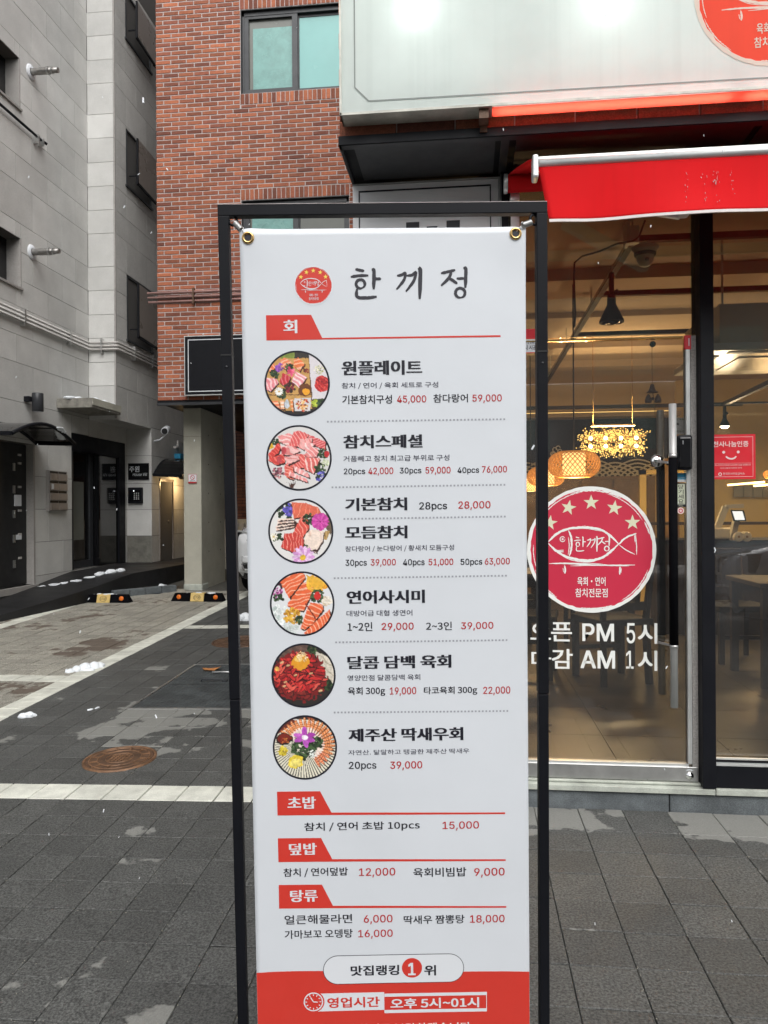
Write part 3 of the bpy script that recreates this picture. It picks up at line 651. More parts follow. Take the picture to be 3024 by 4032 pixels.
# bay front, lighter narrow pieces, and the lower return
clad(lambda mb, a0, a1, b0, b1, j: mb.box(a0, a1, YC-j, YC+.03, b0, b1), XL+.002, XB-.03, 2.98, 10.6, [], XL-.3, 2.0, alt=False)
mb = MB(); mb.box(XB-.028, XB+.002, YC-.004, YC+.02, 2.98, 10.6); obj('corner_strip', mb, M['stone_trim'], house)
clad(lambda mb, a0, a1, b0, b1, j: mb.box(a0, a1, YD-j, YD+.03, b0, b1), XL+.002, XB, .97, 2.98, [], XL-.3, 2.0, alt=False)
mb = MB(); mb.box(XL+.002, XB, YD-.003, YD+.03, .475, .965); obj('base_stone', mb, M['stone_rough'], house)
mb = MB(); mb.box(XL, XB, YC+.01, YD, 2.96, 2.984); obj('bay_underside', mb, M['stone'], house)
# deep dark windows in the near wall
for w in (W1, W2):
    f = MB(); f.box(XL-.22, XL+.004, w[1]-.012, w[1]+.006, w[2], w[3]); f.box(XL-.22, XL+.03, w[0], w[1]+.02, w[2]-.03, w[2])
    fr = obj('window_frame', f, M['stone_trim'], house)
    p = MB(); p.box(XL-.20, XL-.17, w[0], w[1]-.25, w[2], w[3]); p.box(XL-.24, XL-.21, w[0], w[1], w[2], w[3]); obj('pane', p, M['darkpane'], fr)
# bay windows, each with a bronze privacy screen standing off the wall
for (z0, z1) in ((9.6, 10.42), (7.06, 8.03), (4.39, 5.50)):
    f = MB(); y0, y1 = 12.59, 13.63
    for b in ((XB-.12, XB+.01, y0, y0+.03, z0, z1), (XB-.12, XB+.01, y1-.03, y1, z0, z1), (XB-.12, XB+.01, y0, y1, z1-.03, z1), (XB-.12, XB+.03, y0-.03, y1+.05, z0-.035, z0)): f.box(*b)
    fr = obj('window_frame', f, M['charcoal'], house)
    p = MB(); p.box(XB-.14, XB-.11, y0, y1, z0, z1); obj('pane', p, M['darkpane'], fr)
    s = MB(); s.add([(XB+.16, y0+.13, z0+.10), (XB+.16, y1+.16, z0+.04), (XB+.16, y1+.16, z1-.16), (XB+.16, y0+.13, z1-.12),
                     (XB+.145, y0+.13, z0+.10), (XB+.145, y1+.16, z0+.04), (XB+.145, y1+.16, z1-.16), (XB+.145, y0+.13, z1-.12)], [(0,1,2,3),(7,6,5,4),(0,4,5,1),(1,5,6,2),(2,6,7,3),(3,7,4,0)])
    sc = obj('privacy_screen', s, M['screen'], house)
    s = MB()
    for y in (y0+.13, y1+.14):
        s.bar((XB+.15, y, z0+.04), (XB+.15, y, z1-.12), .03, .03); s.bar((XB, y, z0+.2), (XB+.15, y, z0+.2), .02, .02)
    s.bar((XB+.15, y0+.1, z0+.07), (XB+.15, y1+.18, z0+.02), .03, .04)
    obj('screen_frame', s, M['black_metal'], sc)
# left double door with pale notices and handles
d = part('steel_door', house, M['black_matt'], (XL-.14, XL-.10, 9.3, 10.49, .37, 2.39))
part('door_frame', d, M['stone_trim'], (XL-.12, XL+.012, 10.49, 10.535, .30, 2.40), (XL-.12, XL+.05, 9.2, 10.56, .27, .36))
for z in (.62, .98, 1.33, 1.68, 2.0): part('hinge_plate', d, M['steel'], (XL-.10, XL-.085, 10.155, 10.20, z, z+.11))
for z in (.74, 1.08, 1.42, 1.76, 2.10, 2.22): part('lock_plate', d, M['galv'], (XL-.10, XL-.085, 10.28, 10.35, z, z+.03))
part('paper_notice', d, M['p_white'], (XL-.10, XL-.088, 10.19, 10.35, 1.50, 1.66)); part('paper_notice', d, M['p_white'], (XL-.10, XL-.088, 10.2, 10.35, 1.02, 1.09))
# arched shade over the left door
def arch_shade(y0, y1, zb, zt, x0, out, label, slope=.10):
    t = thing('door_canopy', label, 'canopy', (x0, (y0+y1)/2, zb), 0, 'arched shades over the side doors'); n = 12; mb = MB(); fr = MB(); rib = [[], []]
    for k, xx in enumerate((x0+.02, x0+out)):
        for i in range(n+1):
            s = i/n; rib[k].append(Vector((xx, y0+(y1-y0)*s, zb+(zt-zb)*math.sin(math.pi*s)-slope*k)))
    mb.add(rib[0]+rib[1], [(i, i+1, n+2+i, n+1+i) for i in range(n)]); sh = obj('roof_sheet', mb, M['darkpane'], t, recalc=False); sh.modifiers.new('s', 'SOLIDIFY').thickness = .01
    fr.tube(rib[0], .022, 6); fr.tube(rib[1], .026, 6); fr.bar(rib[0][0], rib[1][0], .05, .05); fr.bar(rib[0][-1], rib[1][-1], .05, .05); obj('frame', fr, M['black_metal'], t)
    g = MB()
    for i in range(2, n-1, 3): g.tube([rib[0][i], rib[1][i]], .01, 5)
    obj('rib', g, M['black_metal'], t); return t, rib
t, rib = arch_shade(9.0, 10.55, 2.42, 2.62, XL, .62, 'arched dark door shade with snow on its edge at the far left', .02)
mb = MB()
for i in range(8): p = rib[1][11].lerp(rib[1][8], i/8)-Vector((.12-.02*i, 0, 0)); mb.ell((p.x, p.y, p.z+.02), (.07, .09, .022), 9, 5, .4, i)
tag(obj('snow_patch', mb, M['snow'], recalc=False), 'snow caught on the arched shade at the far left', 'snow', 'scraps of snow left on the ground')
arch_shade(13.62, 14.95, 2.1, 2.42, XB, .55, 'arched dark door shade over the ochre door behind the pillar', .03)
# main entrance
e = part('entrance_portal', house, M['black_metal'], (XL-.28, XL-.24, 11.595, 13.49, .48, 2.688), (XL-.25, XL+.012, 11.595, 13.49, 2.40, 2.68), (XL-.25, XL+.012, 13.25, 13.49, .48, 2.42))
obj('side_reveal', (lambda m_: m_.box(XL-.25, XL+.008, 11.60, 11.63, .48, 2.42))(MB()), M['black_matt'], e)
part('glass_door', e, M['darkpane'], (XL-.17, XL-.15, 11.63, 12.42, .50, 2.40))
for b in ((XL-.18, XL-.12, 12.42, 12.52, .48, 2.40), (XL-.18, XL-.12, 11.63, 11.72, .48, 2.40), (XL-.18, XL-.12, 11.63, 12.42, .48, .60)): part('door_rail', e, M['charcoal'], b)
part('door_window', e, M['smokepane'], (XL-.149, XL-.14, 11.83, 12.24, .95, 1.92))
part('polished_panel', e, M['darkpane'], (XL-.20, XL-.02, 12.54, 13.24, .49, 2.39))
# mailboxes
mbx = thing('mailbox_unit', 'brown metal mailbox unit of eight boxes on the granite wall', 'mailbox', (XL, 11.09, 1.42))
part('casing', mbx, M['stone_trim'], (XL+.004, XL+.05, 10.835, 11.365, 1.43, 2.045))
for i in range(2):
    for j in range(4):
        y0 = 10.865+i*.245; z0 = 1.445+j*.15
        part('slot', mbx, M['black_matt'], (XL+.051, XL+.056, y0, y0+.225, z0+.108, z0+.138))
        part('mailbox_door', mbx, M['screen'], (XL+.05, XL+.075, y0, y0+.225, z0, z0+.105), bevel=.003)
part('letter', mbx, M['p_white'], (XL+.076, XL+.079, 10.872, 10.93, 1.76, 1.84))
# plaque with the house name, door phone
pq = onY(507, 1825, YD); pq2 = onY(588, 1888, YD)
pl = thing('name_plaque', 'black house name plaque with white letters beside the entrance', 'sign', ((pq.x+pq2.x)/2, YD-.02, 2.16))
part('board', pl, M['darkpane'], (pq.x, pq2.x, YD-.03, YD-.004, pq2.z, pq.z))
mb = MB(); S = lambda u, v, w: Vector((u, YD-.031-w, v)) - rootloc(pl); W = pq2.x-pq.x; Hh = pq.z-pq2.z
put_text(mb, '주원', pq.x+W*.06, pq2.z+Hh*.46, pq.x+W*.55, pq2.z+Hh*.82, S, .001, off=.01); put_text(mb, 'House Vill', pq.x+W*.22, pq2.z+Hh*.22, pq.x+W*.93, pq2.z+Hh*.40, S, .001, shear=.25)
obj('lettering', mb, M['p_white'], pl, local=True, recalc=False)
a = onY(509, 1920, YD); b = onY(565, 1982, YD)
dp = thing('door_phone', 'black door intercom under the house name plaque', 'intercom', ((a.x+b.x)/2, YD-.02, b.z))
part('hood', dp, M['black_metal'], (a.x, b.x, YD-.07, YD-.004, b.z, a.z), bevel=.012); part('face_plate', dp, M['darkpane'], (a.x+.03, b.x-.03, YD-.075, YD-.068, b.z+.04, a.z-.05))
part('lit_strip', dp, emis('intercom_light', (.9,.95,1), 1.2), (a.x+.13, b.x-.16, YD-.079, YD-.076, a.z-.075, a.z-.055))
mb = MB()
for i in range(3):
    for j in range(4): mb.box(b.x-.15+i*.04, b.x-.13+i*.04, YD-.079, YD-.076, b.z+.07+j*.035, b.z+.09+j*.035)
obj('keypad', mb, M['alu'], dp)
# wall lamp, ledge with snow
c = Vector((XL, 10.43, 2.97)); wlp = thing('wall_lamp', 'dark grey cylinder wall lamp on the granite wall', 'lamp', c)
part('bracket', wlp, M['black_metal'], (XL+.004, XL+.09, 10.27, 10.36, 3.0, 3.07)); mb = MB(); mb.lathe((XL+.14, 10.40, 0), [(0,3.13),(.075,3.13),(.08,3.12),(.08,2.87),(.07,2.865),(.0,2.87)], 18); obj('lamp_body', mb, M['charcoal'], wlp)
mb = MB(); mb.lathe((XL+.14, 10.40, 0), [(.066,2.864),(0,2.862)], 18); obj('lens', mb, M['p_white'], wlp)
lg = thing('stone_ledge', 'weathered concrete ledge with snow above the dark entrance', 'ledge', (XL, 11.6, 3.1))
ld = part('slab', lg, M['grime'], (XL+.004, XL+.58, 11.15, 12.12, 3.02, 3.17), bevel=.006); part('face_strip', lg, M['concrete'], (XL+.585, XL+.592, 11.15, 12.12, 3.06, 3.17))
mb = MB(); rr = random.Random(4)
for i in range(26): mb.ell((XL+rr.uniform(.1,.5), 11.22+i*.033, 3.175), (.09, .10, .035), 10, 6, .4, i)
tag(obj('snow_patch', mb, M['snow'], recalc=False), 'strip of snow lying on the concrete ledge over the entrance', 'snow', 'scraps of snow left on the ground')
# boiler flues
for px, py, lab in ((310/2.592, 735/2.592, 'upper steel boiler flue sticking out of the granite wall'), (205/1.651, 1640/1.651, 'lower steel boiler flue sticking out of the granite wall')):
    p = onX(px, py, XL); t = thing('boiler_flue', lab, 'flue pipe', p, 0, 'boiler flues')
    mb = MB(); mb.lathe(p, [(.0,.0),(.11,.0),(.105,.015),(.055,.025)], 24, 'X'); obj('wall_flange', mb, M['p_white'], t)
    fl_ = mat('dull_steel', (.30,.29,.275), .38, .7, noise=.25, nscale=20)
    mb = MB(); prof = [(.046,.02),(.046,.12)]
    for i in range(7): prof += [(.052,.13+i*.028),(.043,.143+i*.028)]
    prof += [(.042,.34),(.038,.36),(.038,.43),(.032,.43),(.0,.40)]; mb.lathe(p, prof, 18, 'X'); obj('pipe', mb, fl_, t)
    mb = MB(); mb.lathe(p, [(.056,.26),(.056,.285)], 16, 'X'); mb.lathe(p, [(.05,.33),(.05,.345)], 16, 'X'); obj('clamp', mb, M['steel'], t)
# conduits wrapping round the bay
cdt = thing('conduit_run', 'three parallel grey conduits running across the granite wall and round its bay', 'pipes', (XL, 10.5, 4.1))
for i in range(3):
    z = 4.235-i*.055; mb = MB(); mb.tube([(XL+.05,5,z),(XL+.05,YC-.06,z),(XL+.08,YC-.05,z),(XB+.03,YC-.05,z),(XB+.05,YC-.03,z),(XB+.05,16,z)], .019, 8); obj('conduit', mb, M['galv'], cdt)
for y in (9.1, 10.2, 11.45):
    mb = MB(); mb.box(XL, XL+.075, y, y+.03, 4.06, 4.30); obj('clamp', mb, M['steel'], cdt)
mb = MB(); mb.box(-6.06, -6.03, YC-.075, YC, 4.06, 4.30); obj('clamp', mb, M['steel'], cdt)
for y in (12.75, 13.5): mb = MB(); mb.box(XB, XB+.075, y, y+.03, 4.06, 4.30); obj('clamp', mb, M['steel'], cdt)
mb = MB(); mb.tube([(XL+.05,8,6.93),(XL+.05,10.72,6.93),(XL+.10,10.76,6.90)], .02, 7)
sp = thing('thin_pipe', 'single thin black pipe ending between the two near windows', 'pipe', (XL, 10, 6.93)); obj('pipe', mb, M['black_metal'], sp); part('bracket', sp, M['steel'], (XL, XL+.09, 10.55, 10.58, 6.82, 6.95)); part('bracket', sp, M['steel'], (XL, XL+.09, 10.68, 10.70, 6.84, 6.95))
# camera, ochre door, small pipes
c = onX(500+340/2.212, 1500+440/2.212, XB+.25); t = thing('security_camera', 'white bullet security camera on the granite wall left of the pillar', 'camera', c)
mb = MB(); mb.tube([c+Vector((-.25,.05,-.17)), c+Vector((-.12,.02,-.15)), c+Vector((0,0,-.05))], .018, 7); obj('arm', mb, M['p_white'], t)
mb = MB(); mb.tube([c+Vector((-.02,.10,.05)), c+Vector((.03,-.14,-.01))], .072, 16); obj('housing', mb, M['p_white'], t, .008); mb = MB(); mb.tube([c+Vector((.03,-.141,-.01)), c+Vector((.034,-.15,-.012))], .055, 16); obj('lens', mb, M['black_matt'], t)
d = part('ochre_lit_door', house, M['doorwood'], (XB-.12, XB-.08, 13.97, 14.42, .50, 2.0)); part('door_gap', d, M['black_matt'], (XB-.13, XB-.08, 14.42, 14.60, .50, 2.0)); part('door_frame', d, M['screen'], (XB-.1, XB+.01, 13.94, 13.97, .48, 2.05), (XB-.1, XB+.01, 13.94, 14.63, 2.0, 2.05), (XB-.1, XB+.01, 14.60, 14.63, .48, 2.05))
mb = MB(); mb.ell((XB-.03, 14.40, 1.22), (.035,.035,.035), 10, 8); obj('door_knob', mb, M['chrome'], d)
dl = thing('canopy_lamp', 'small warm lamp under the arched shade of the ochre door', 'lamp', (XB+.28, 14.75, 2.06)); mb = MB(); mb.lathe((0,0,0), [(0,.03),(.05,.03),(.055,0),(.04,-.02),(0,-.025)], 14); obj('globe', mb, M['lampglow'], dl, local=True)
l = bpy.data.lights.new('lamp_light', 'POINT'); l.energy = 9; l.color = (1,.66,.30); l.shadow_soft_size = .06; o = bpy.data.objects.new('lamp_light', l); col.objects.link(o); o.parent = dl; o.location = (.05, -.1, -.09)
mp = thing('meter_pipes', 'small white bent gas pipes beside the concrete pillar', 'pipes', (XB, 15.0, 2.5)); mb = MB()
mb.tube([(XB+.05,14.75,2.62),(XB+.05,14.75,2.83),(XB+.05,15.05,2.83),(XB+.05,15.05,2.6)], .02, 7); mb.tube([(XB+.05,14.6,2.7),(XB+.05,14.75,2.7)], .03, 7); obj('pipe', mb, M['galv'], mp); part('valve_box', mp, M['blue_st'], (XB+.0, XB+.12, 14.7, 15.1, 2.48, 2.58))

# ================================================================== BRICK HOUSE
YB, BX0, BX1, BZ0, BZ1 = 11.3, -4.742, -1.25, 3.115, 9.86
brickh = thing('brick_house', 'red brick house on a concrete pillar with grey framed windows', 'building', (-3.2, YB, 0))
WA = (-3.392, -1.735, 7.765, 9.045); WB = (-3.392, -1.735, 4.87, 6.14)
mb = MB()
for rc in subtract((BX0+.012, 6, BZ0+.01, 13), [WA, WB]): mb.box(rc[0], rc[1], YB+.006, YB+.25, rc[2], rc[3])
mb.box(BX0+.012, BX0+.25, YB+.25, 20, BZ0+.01, 13)
obj('mortar_wall', mb, M['mortar'], brickh)
CH, BL = .0681, .2455
def brick_mesh(w, h, d=.007, c=.003):
    a, b = w/2, h/2; v = [(-a,d,-b),(a,d,-b),(a,d,b),(-a,d,b),(-a,c,-b),(a,c,-b),(a,c,b),(-a,c,b),(-a+c,0,-b+c),(a-c,0,-b+c),(a-c,0,b-c),(-a+c,0,b-c)]
    mb = MB(); mb.add(v, [(0,1,5,4),(1,2,6,5),(2,3,7,6),(3,0,4,7),(4,5,9,8),(5,6,10,9),(6,7,11,10),(7,4,8,11),(8,9,10,11)]); return mb
bricks = []
sold = [(WA[0]-.01, WA[1]+.01, WA[3], WA[3]+.172), (WA[0]-.01, WA[1]+.01, WA[2]-.166, WA[2]), (WB[0]-.01, WB[1]+.01, WB[3], WB[3]+.172), (WB[0]-.01, WB[1]+.01, WB[2]-.166, WB[2])]
z = BZ0; r = 0
while z < BZ1:
    off = BX0-(BL/2 if r % 2 else 0)+(BL*.03 if (r//2) % 2 else 0); k = 0
    while off+k*BL < BX1:
        a0 = max(BX0, off+k*BL); a1 = min(BX1, off+(k+1)*BL); k += 1
        if a1-a0 < .03: continue
        for rc in subtract((a0, a1, z, z+CH), [WA, WB]+sold):
            if rc[1]-rc[0] > .04 and rc[3]-rc[2] > .03: bricks.append(((rc[0]+rc[1])/2, (rc[2]+rc[3])/2, rc[1]-rc[0]-.014, rc[3]-rc[2]-.0145))
    z += CH; r += 1
for (x0, x1, z0, z1) in sold:
    n = round((x1-x0)/.0685)
    for i in range(n): w = (x1-x0)/n; bricks.append((x0+w*(i+.5), (z0+z1)/2, w-.011, z1-z0-.012))
def seen(b):
    d = Vector((b[0], YB, b[1]-H)); zc = d.dot(CF); px = 1512+F*d.dot(CR)/zc; py = 2016-F*d.dot(CU)/zc
    return 600 < px < (1385 if py > 560 else 1335) and py > -5 and not (px > 850 and py > 800)
bricks.sort(key=lambda b: (not seen(b), -b[2]*b[3] if b[2] > .2 else 0, random.random()))
cache = {}; fieldb = MB(); tb = []
for i, (x, z, w, h) in enumerate(bricks):
    tilt = random.uniform(-.0035, .0035); dy = random.uniform(-.002, .002)
    if i < 296:
        key = (round(w, 3), round(h, 3))
        if key not in cache: cache[key] = mesh_from('brick', brick_mesh(w, h), M['brick'], recalc=False)
        inst('brick', cache[key], brickh, (x, YB+dy, z), (0, tilt, 0))
    else:
        b = brick_mesh(w, h); ct, st = math.cos(tilt), math.sin(tilt)
        fieldb.add([(x+v[0]*ct+v[2]*st, YB+dy+v[1], z-v[0]*st+v[2]*ct) for v in b.v], b.f[4:]); tb += [random.random()]*5
# left return and lower wall far back
z = BZ0; r = 0
o = obj('brick_field', fieldb, M['brick'], brickh, kind='stuff', recalc=False); apply_tone(o.data, tb)
def window(w, label, left_open):
    x0, x1, z0, z1 = w; y = YB+.07
    f = MB(); t = .045
    for b in ((x0, x1, y-.02, y+.06, z1-t-.03, z1), (x0, x1, y-.03, y+.06, z0, z0+t), (x0, x0+t, y-.02, y+.06, z0, z1), (x1-t, x1, y-.02, y+.06, z0, z1)): f.box(*b)
    fr = obj('window', f, M['charcoal'], brickh)
    xm = x0+(x1-x0)*.52
    part('reveal', fr, M['black_matt'], (x0, x0+.012, YB+.005, y-.02, z0, z1), (x0, x1, YB+.005, y-.02, z1-.012, z1))
    part('sash', fr, M['charcoal'], (x0+.045, x0+.11, y-.012, y+.04, z0+.045, z1-.075), (xm-.075, xm+.01, y-.012, y+.04, z0+.045, z1-.075), (x0+.11, xm-.075, y-.012, y+.04, z0+.045, z0+.085), (x0+.11, xm-.075, y-.012, y+.04, z1-.115, z1-.075))
    part('sash', fr, M['charcoal'], (xm+.01, xm+.03, y+.03, y+.055, z0+.045, z1-.075), (x1-.09, x1-.045, y+.03, y+.055, z0+.045, z1-.075), (xm+.03, x1-.09, y+.03, y+.055, z1-.12, z1-.075))
    part('pane', fr, M['frost1'], (x0+.17 if left_open else x0+.14, xm-.08, y+.02, y+.03, z0+.085, z1-.25 if left_open else z1-.115)); part('pane', fr, M['smokepane'], (x0+.11, xm-.075, y+.032, y+.04, z0+.085, z1-.115))
    part('pane', fr, M['frost2'] if left_open else M['smokepane'], (xm+.03, x1-.09, y+.04, y+.05, z0+.045, z1-.12))
window(WA, '', True); window(WB, '', False)
mb = MB(); mb.box(BX0-.0, 6, YB-.004, 20, 3.085, 3.112); obj('soffit', mb, M['black_metal'], brickh)
part('soffit_edge', brickh, M['charcoal'], (BX0, 0, YB-.012, YB+.03, 3.045, 3.085))
# concrete pillar
pc = part('pillar', brickh, M['concrete'], (-4.56, -4.265, 11.9, 13.1, .0, 3.085), bevel=.012)
part('pillar_foot', pc, M['sill'], (-4.57, -4.255, 11.885, 12.2, .1, G(-4.4, 11.9)+.09), bevel=.02)
part('pillar_joint', pc, M['grime'], (-4.561, -4.264, 11.897, 11.91, 2.62, 2.626))
for j in range(5):
    for y in (12.25, 12.85):
        mb = MB(); mb.lathe((-4.2655, y, .75+j*.48), [(0,.002),(.014,.002),(.012,.0)], 8, 'X'); obj('form_tie_hole', mb, M['black_matt'], pc)
a = onY(742, 1867, 11.898); b = onY(776, 1903, 11.898)
ns_ = thing('no_smoking_sign', 'small white and red no smoking sign on the concrete pillar', 'sign', ((a.x+b.x)/2, 11.89, b.z)); L0 = rootloc(ns_)
part('plate', ns_, M['p_white'], (a.x, b.x, 11.884, 11.896, b.z, a.z)); S = lambda u, v, w: Vector((u, 11.883-w, v))-L0; w_ = b.x-a.x; cx = (a.x+b.x)/2; mb = MB()
ring(mb, cx, a.z-w_*.38, w_*.20, w_*.26, S, .001, 24); ribbon(mb, [(cx-.022, a.z-w_*.38+.022), (cx+.022, a.z-w_*.38-.022)], .007, S, .0012, 1)
for (u0, v0, u1, v1) in ((a.x, b.z, b.x, b.z+.025), (a.x, a.z-.006, b.x, a.z), (a.x, b.z, a.x+.005, a.z), (b.x-.005, b.z, b.x, a.z)): mb.add([S(u0,v0,.0008),S(u1,v0,.0008),S(u1,v1,.0008),S(u0,v1,.0008)], [(0,1,2,3)])
obj('red_print', mb, M['p_redtx'], ns_, local=True, recalc=False); mb = MB(); put_text(mb, '금연구역', a.x+w_*.2, b.z+.032, b.x-w_*.2, b.z+.05, S, .001, off=.02); obj('lettering', mb, M['p_black'], ns_, local=True, recalc=False)
# wall at the back of the parking bay
bw = thing('rear_wall', 'dark brick wall above a grey base at the back of the covered parking', 'wall', (-3, 16, 0))
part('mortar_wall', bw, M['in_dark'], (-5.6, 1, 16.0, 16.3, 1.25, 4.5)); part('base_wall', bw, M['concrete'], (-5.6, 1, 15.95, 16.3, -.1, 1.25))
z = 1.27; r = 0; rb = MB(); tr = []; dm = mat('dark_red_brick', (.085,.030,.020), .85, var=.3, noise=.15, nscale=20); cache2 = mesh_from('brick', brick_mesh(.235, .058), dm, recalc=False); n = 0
while z < 3.15:
    x = -5.55+(.12 if r % 2 else 0)
    while x < -2.6:
        if x < -4.1 and n < 200: inst('brick', cache2, bw, (x, 15.985, z)); n += 1
        else:
            b = brick_mesh(.235, .058); rb.add([(x+v[0], 15.985+v[1], z+v[2]) for v in b.v], b.f[4:]); tr += [random.random()]*5
        x += .246
    z += .069; r += 1
o = obj('brick_field', rb, dm, bw, kind='stuff', recalc=False); apply_tone(o.data, tr)
fn = thing('steel_fence', 'grey vertical bar fence in front of the rear brick wall', 'fence', (-4.6, 15.5, .3))
for i in range(16): part('slat', fn, M['galv'], (-5.35+i*.13, -5.29+i*.13, 15.5, 15.53, .45, 1.18))
part('rail', fn, M['galv'], (-5.4, -3.2, 15.53, 15.56, 1.1, 1.16), (-5.4, -3.2, 15.53, 15.56, .45, .51)); part('base', fn, M['concrete'], (-5.4, -3.2, 15.42, 15.6, .2, .44))
# pink pipes and blank black sign on the brick front
pp = thing('pink_pipes', 'three pink painted conduits along the brick front', 'pipes', (-4.2, YB, 4.7))
for i, z in enumerate((4.765, 4.70, 4.635)): mb = MB(); mb.tube([(-4.87, YB-.05+.02*i, z), (-1.3, YB-.05, z+.0)], .018, 8); obj('conduit', mb, M['pinkpipe'], pp)
for x in (-4.15, -3.0, -1.9): part('clamp', pp, M['rust2'], (x, x+.025, YB-.075, YB, 4.58, 4.82))
a = onY(731, 1328, YB-.06); bs = thing('blank_sign', 'blank black sign board with thin white border on the brick front', 'sign', (-3.1, YB-.06, 3.2)); L0 = rootloc(bs)
x0, x1, z0, z1 = a.x, -1.85, 3.185, a.z
part('board', bs, M['black_metal'], (x0, x1, YB-.09, YB-.005, z0, z1)); part('frame', bs, M['alu'], (x0-.012, x1+.012, YB-.095, YB-.008, z1, z1+.012), (x0-.012, x1+.012, YB-.095, YB-.008, z0-.012, z0), (x0-.012, x0, YB-.095, YB-.008, z0, z1))
S = lambda u, v, w: Vector((u, YB-.091-w, v))-L0; mb = MB(); i_ = .045
for (u0, v0, u1, v1) in ((x0+i_, z1-i_-.012, x1-i_, z1-i_), (x0+i_, z0+i_, x1-i_, z0+i_+.012), (x0+i_, z0+i_+.014, x0+i_+.012, z1-i_-.014)): mb.add([S(u0,v0,.001),S(u1,v0,.001),S(u1,v1,.001),S(u0,v1,.001)], [(0,1,2,3)])
obj('border_line', mb, M['p_white'], bs, local=True, recalc=False)

# ================================================================== CARS
def car(name, loc, rz, paint, label):
    t = thing(name, label, 'car', loc, rz)
    # local: x = width, -y = front ; stations from front to back
    st = [(-2.25, .42,.78,.78, .74), (-2.15,.24,.90,.90,.84), (-1.75,.20,1.00,1.00,.90), (-1.0,.18,1.06,1.08,.92), (-.55,.18,1.08,1.40,.92), (.0,.18,1.08,1.56,.92), (1.2,.18,1.08,1.55,.92), (1.9,.20,1.06,1.38,.90), (2.2,.30,1.0,1.02,.84)]
    n = 12; vs = []; mb = MB()
    for (y, zb, zs, zr, hw) in st:
        up = zr > zs+.05; rw = hw*.74 if up else hw*.86
        prof = [(-hw*.86, zb), (-hw, zb+.14), (-hw, zs-.22), (-hw*.96, zs-.03), (-rw, zr-.06 if up else zs+.0), (-rw*.86, zr+.01), (rw*.86, zr+.01), (rw, zr-.06 if up else zs+.0), (hw*.96, zs-.03), (hw, zs-.22), (hw, zb+.14), (hw*.86, zb)]
        vs += [(x, y, z) for x, z in prof]
    mb.smooth = True
    mb.add(vs, [(i*n+k, i*n+(k+1)%n, (i+1)*n+(k+1)%n, (i+1)*n+k) for i in range(len(st)-1) for k in range(n)])
    mb.add(vs[:n], [tuple(range(n))]); mb.add(vs[-n:], [tuple(range(n))[::-1]])
    b = obj('body', mb, paint, t, .02, local=True)
    def q(nm, pts, mt, th=.012):
        m_ = MB(); m_.poly(pts); o = obj(nm, m_, mt, t, local=True, recalc=False); s = o.modifiers.new('s', 'SOLIDIFY'); s.thickness = th; s.offset = 0; return o
    q('windscreen', [(-.78,-1.02,1.10),(.78,-1.02,1.10),(.62,-.16,1.52),(-.62,-.16,1.52)], M['darkpane'], .03); q('rear_window', [(-.7,2.16,1.08),(.7,2.16,1.08),(.6,1.55,1.50),(-.6,1.55,1.50)], M['darkpane'], .03)
    for s in (-1, 1):
        q('side_window', [(s*.90,-.75,1.10),(s*.90,.55,1.10),(s*.72,.5,1.48),(s*.71,-.1,1.48)], M['darkpane'], .03); q('side_window', [(s*.90,.62,1.10),(s*.88,1.85,1.10),(s*.72,1.35,1.47),(s*.72,.57,1.48)], M['darkpane'], .03)
        h_ = MB(); h_.add([(s*.50,-2.245,.86),(s*.86,-2.02,.92),(s*.87,-2.05,.72),(s*.52,-2.26,.70),(s*.50,-2.20,.87),(s*.84,-1.9,.93),(s*.86,-1.95,.72),(s*.52,-2.2,.70)], [(0,1,2,3),(0,4,5,1),(1,5,6,2)])
        hl = obj('headlight', h_, M['darkpane'], t, .01, local=True); l_ = MB(); l_.ell((s*.74,-2.13,.80), (.08,.05,.055), 12, 8); l_.ell((s*.62,-2.21,.80), (.05,.04,.05), 12, 8); obj('lamp', l_, M['clearlamp'], hl, local=True)
        r_ = MB(); r_.bar((s*.48,-2.27,.88), (s*.88,-2.04,.945), .02, .022); r_.bar((s*.50,-2.275,.685), (s*.88,-2.07,.71), .02, .03); r_.bar((s*.49,-2.27,.88),(s*.50,-2.275,.69),.02,.025); obj('trim', r_, M['alu'], hl, local=True)
        m_ = MB(); m_.ell((s*1.02,-.62,1.12), (.11,.07,.075), 12, 8); m_.bar((s*.9,-.62,1.06),(s*1.0,-.62,1.1),.03,.03); obj('wing_mirror', m_, paint, t, local=True)
        for y in (-1.42, 1.35):
            w_ = MB(); w_.lathe((s*.80, y, .335), [(.20,-.11*s),(.30,-.11*s),(.335,-.07*s),(.335,.07*s),(.30,.11*s),(.20,.11*s)], 28, 'X'); ty = obj('wheel', w_, M['rubber'], t, local=True)
            w_ = MB(); w_.lathe((s*.80, y, .335), [(.0,.09*s),(.05,.10*s),(.19,.08*s),(.21,.11*s)], 20, 'X'); obj('rim', w_, M['alu'], ty, local=True)
        q('tail_light', [(s*.55,2.22,.80),(s*.86,2.08,.82),(s*.86,2.06,.98),(s*.55,2.20,.97)], M['p_red'], .03)
        m_ = MB(); m_.lathe((s*.68,-2.26,.42),[(0,-.01),(.05,-.01),(.06,.03)],14,'Y'); obj('fog_light', m_, M['clearlamp'], t, local=True)
    g = MB(); g.add([(-.46,-2.262,.84),(.46,-2.262,.84),(.44,-2.275,.56),(-.44,-2.275,.56),(-.46,-2.22,.84),(.46,-2.22,.84),(.44,-2.22,.56),(-.44,-2.22,.56)], [(0,1,2,3),(0,4,5,1),(3,2,6,7),(0,3,7,4),(1,5,6,2)]); gr = obj('grille', g, M['black_matt'], t, local=True)
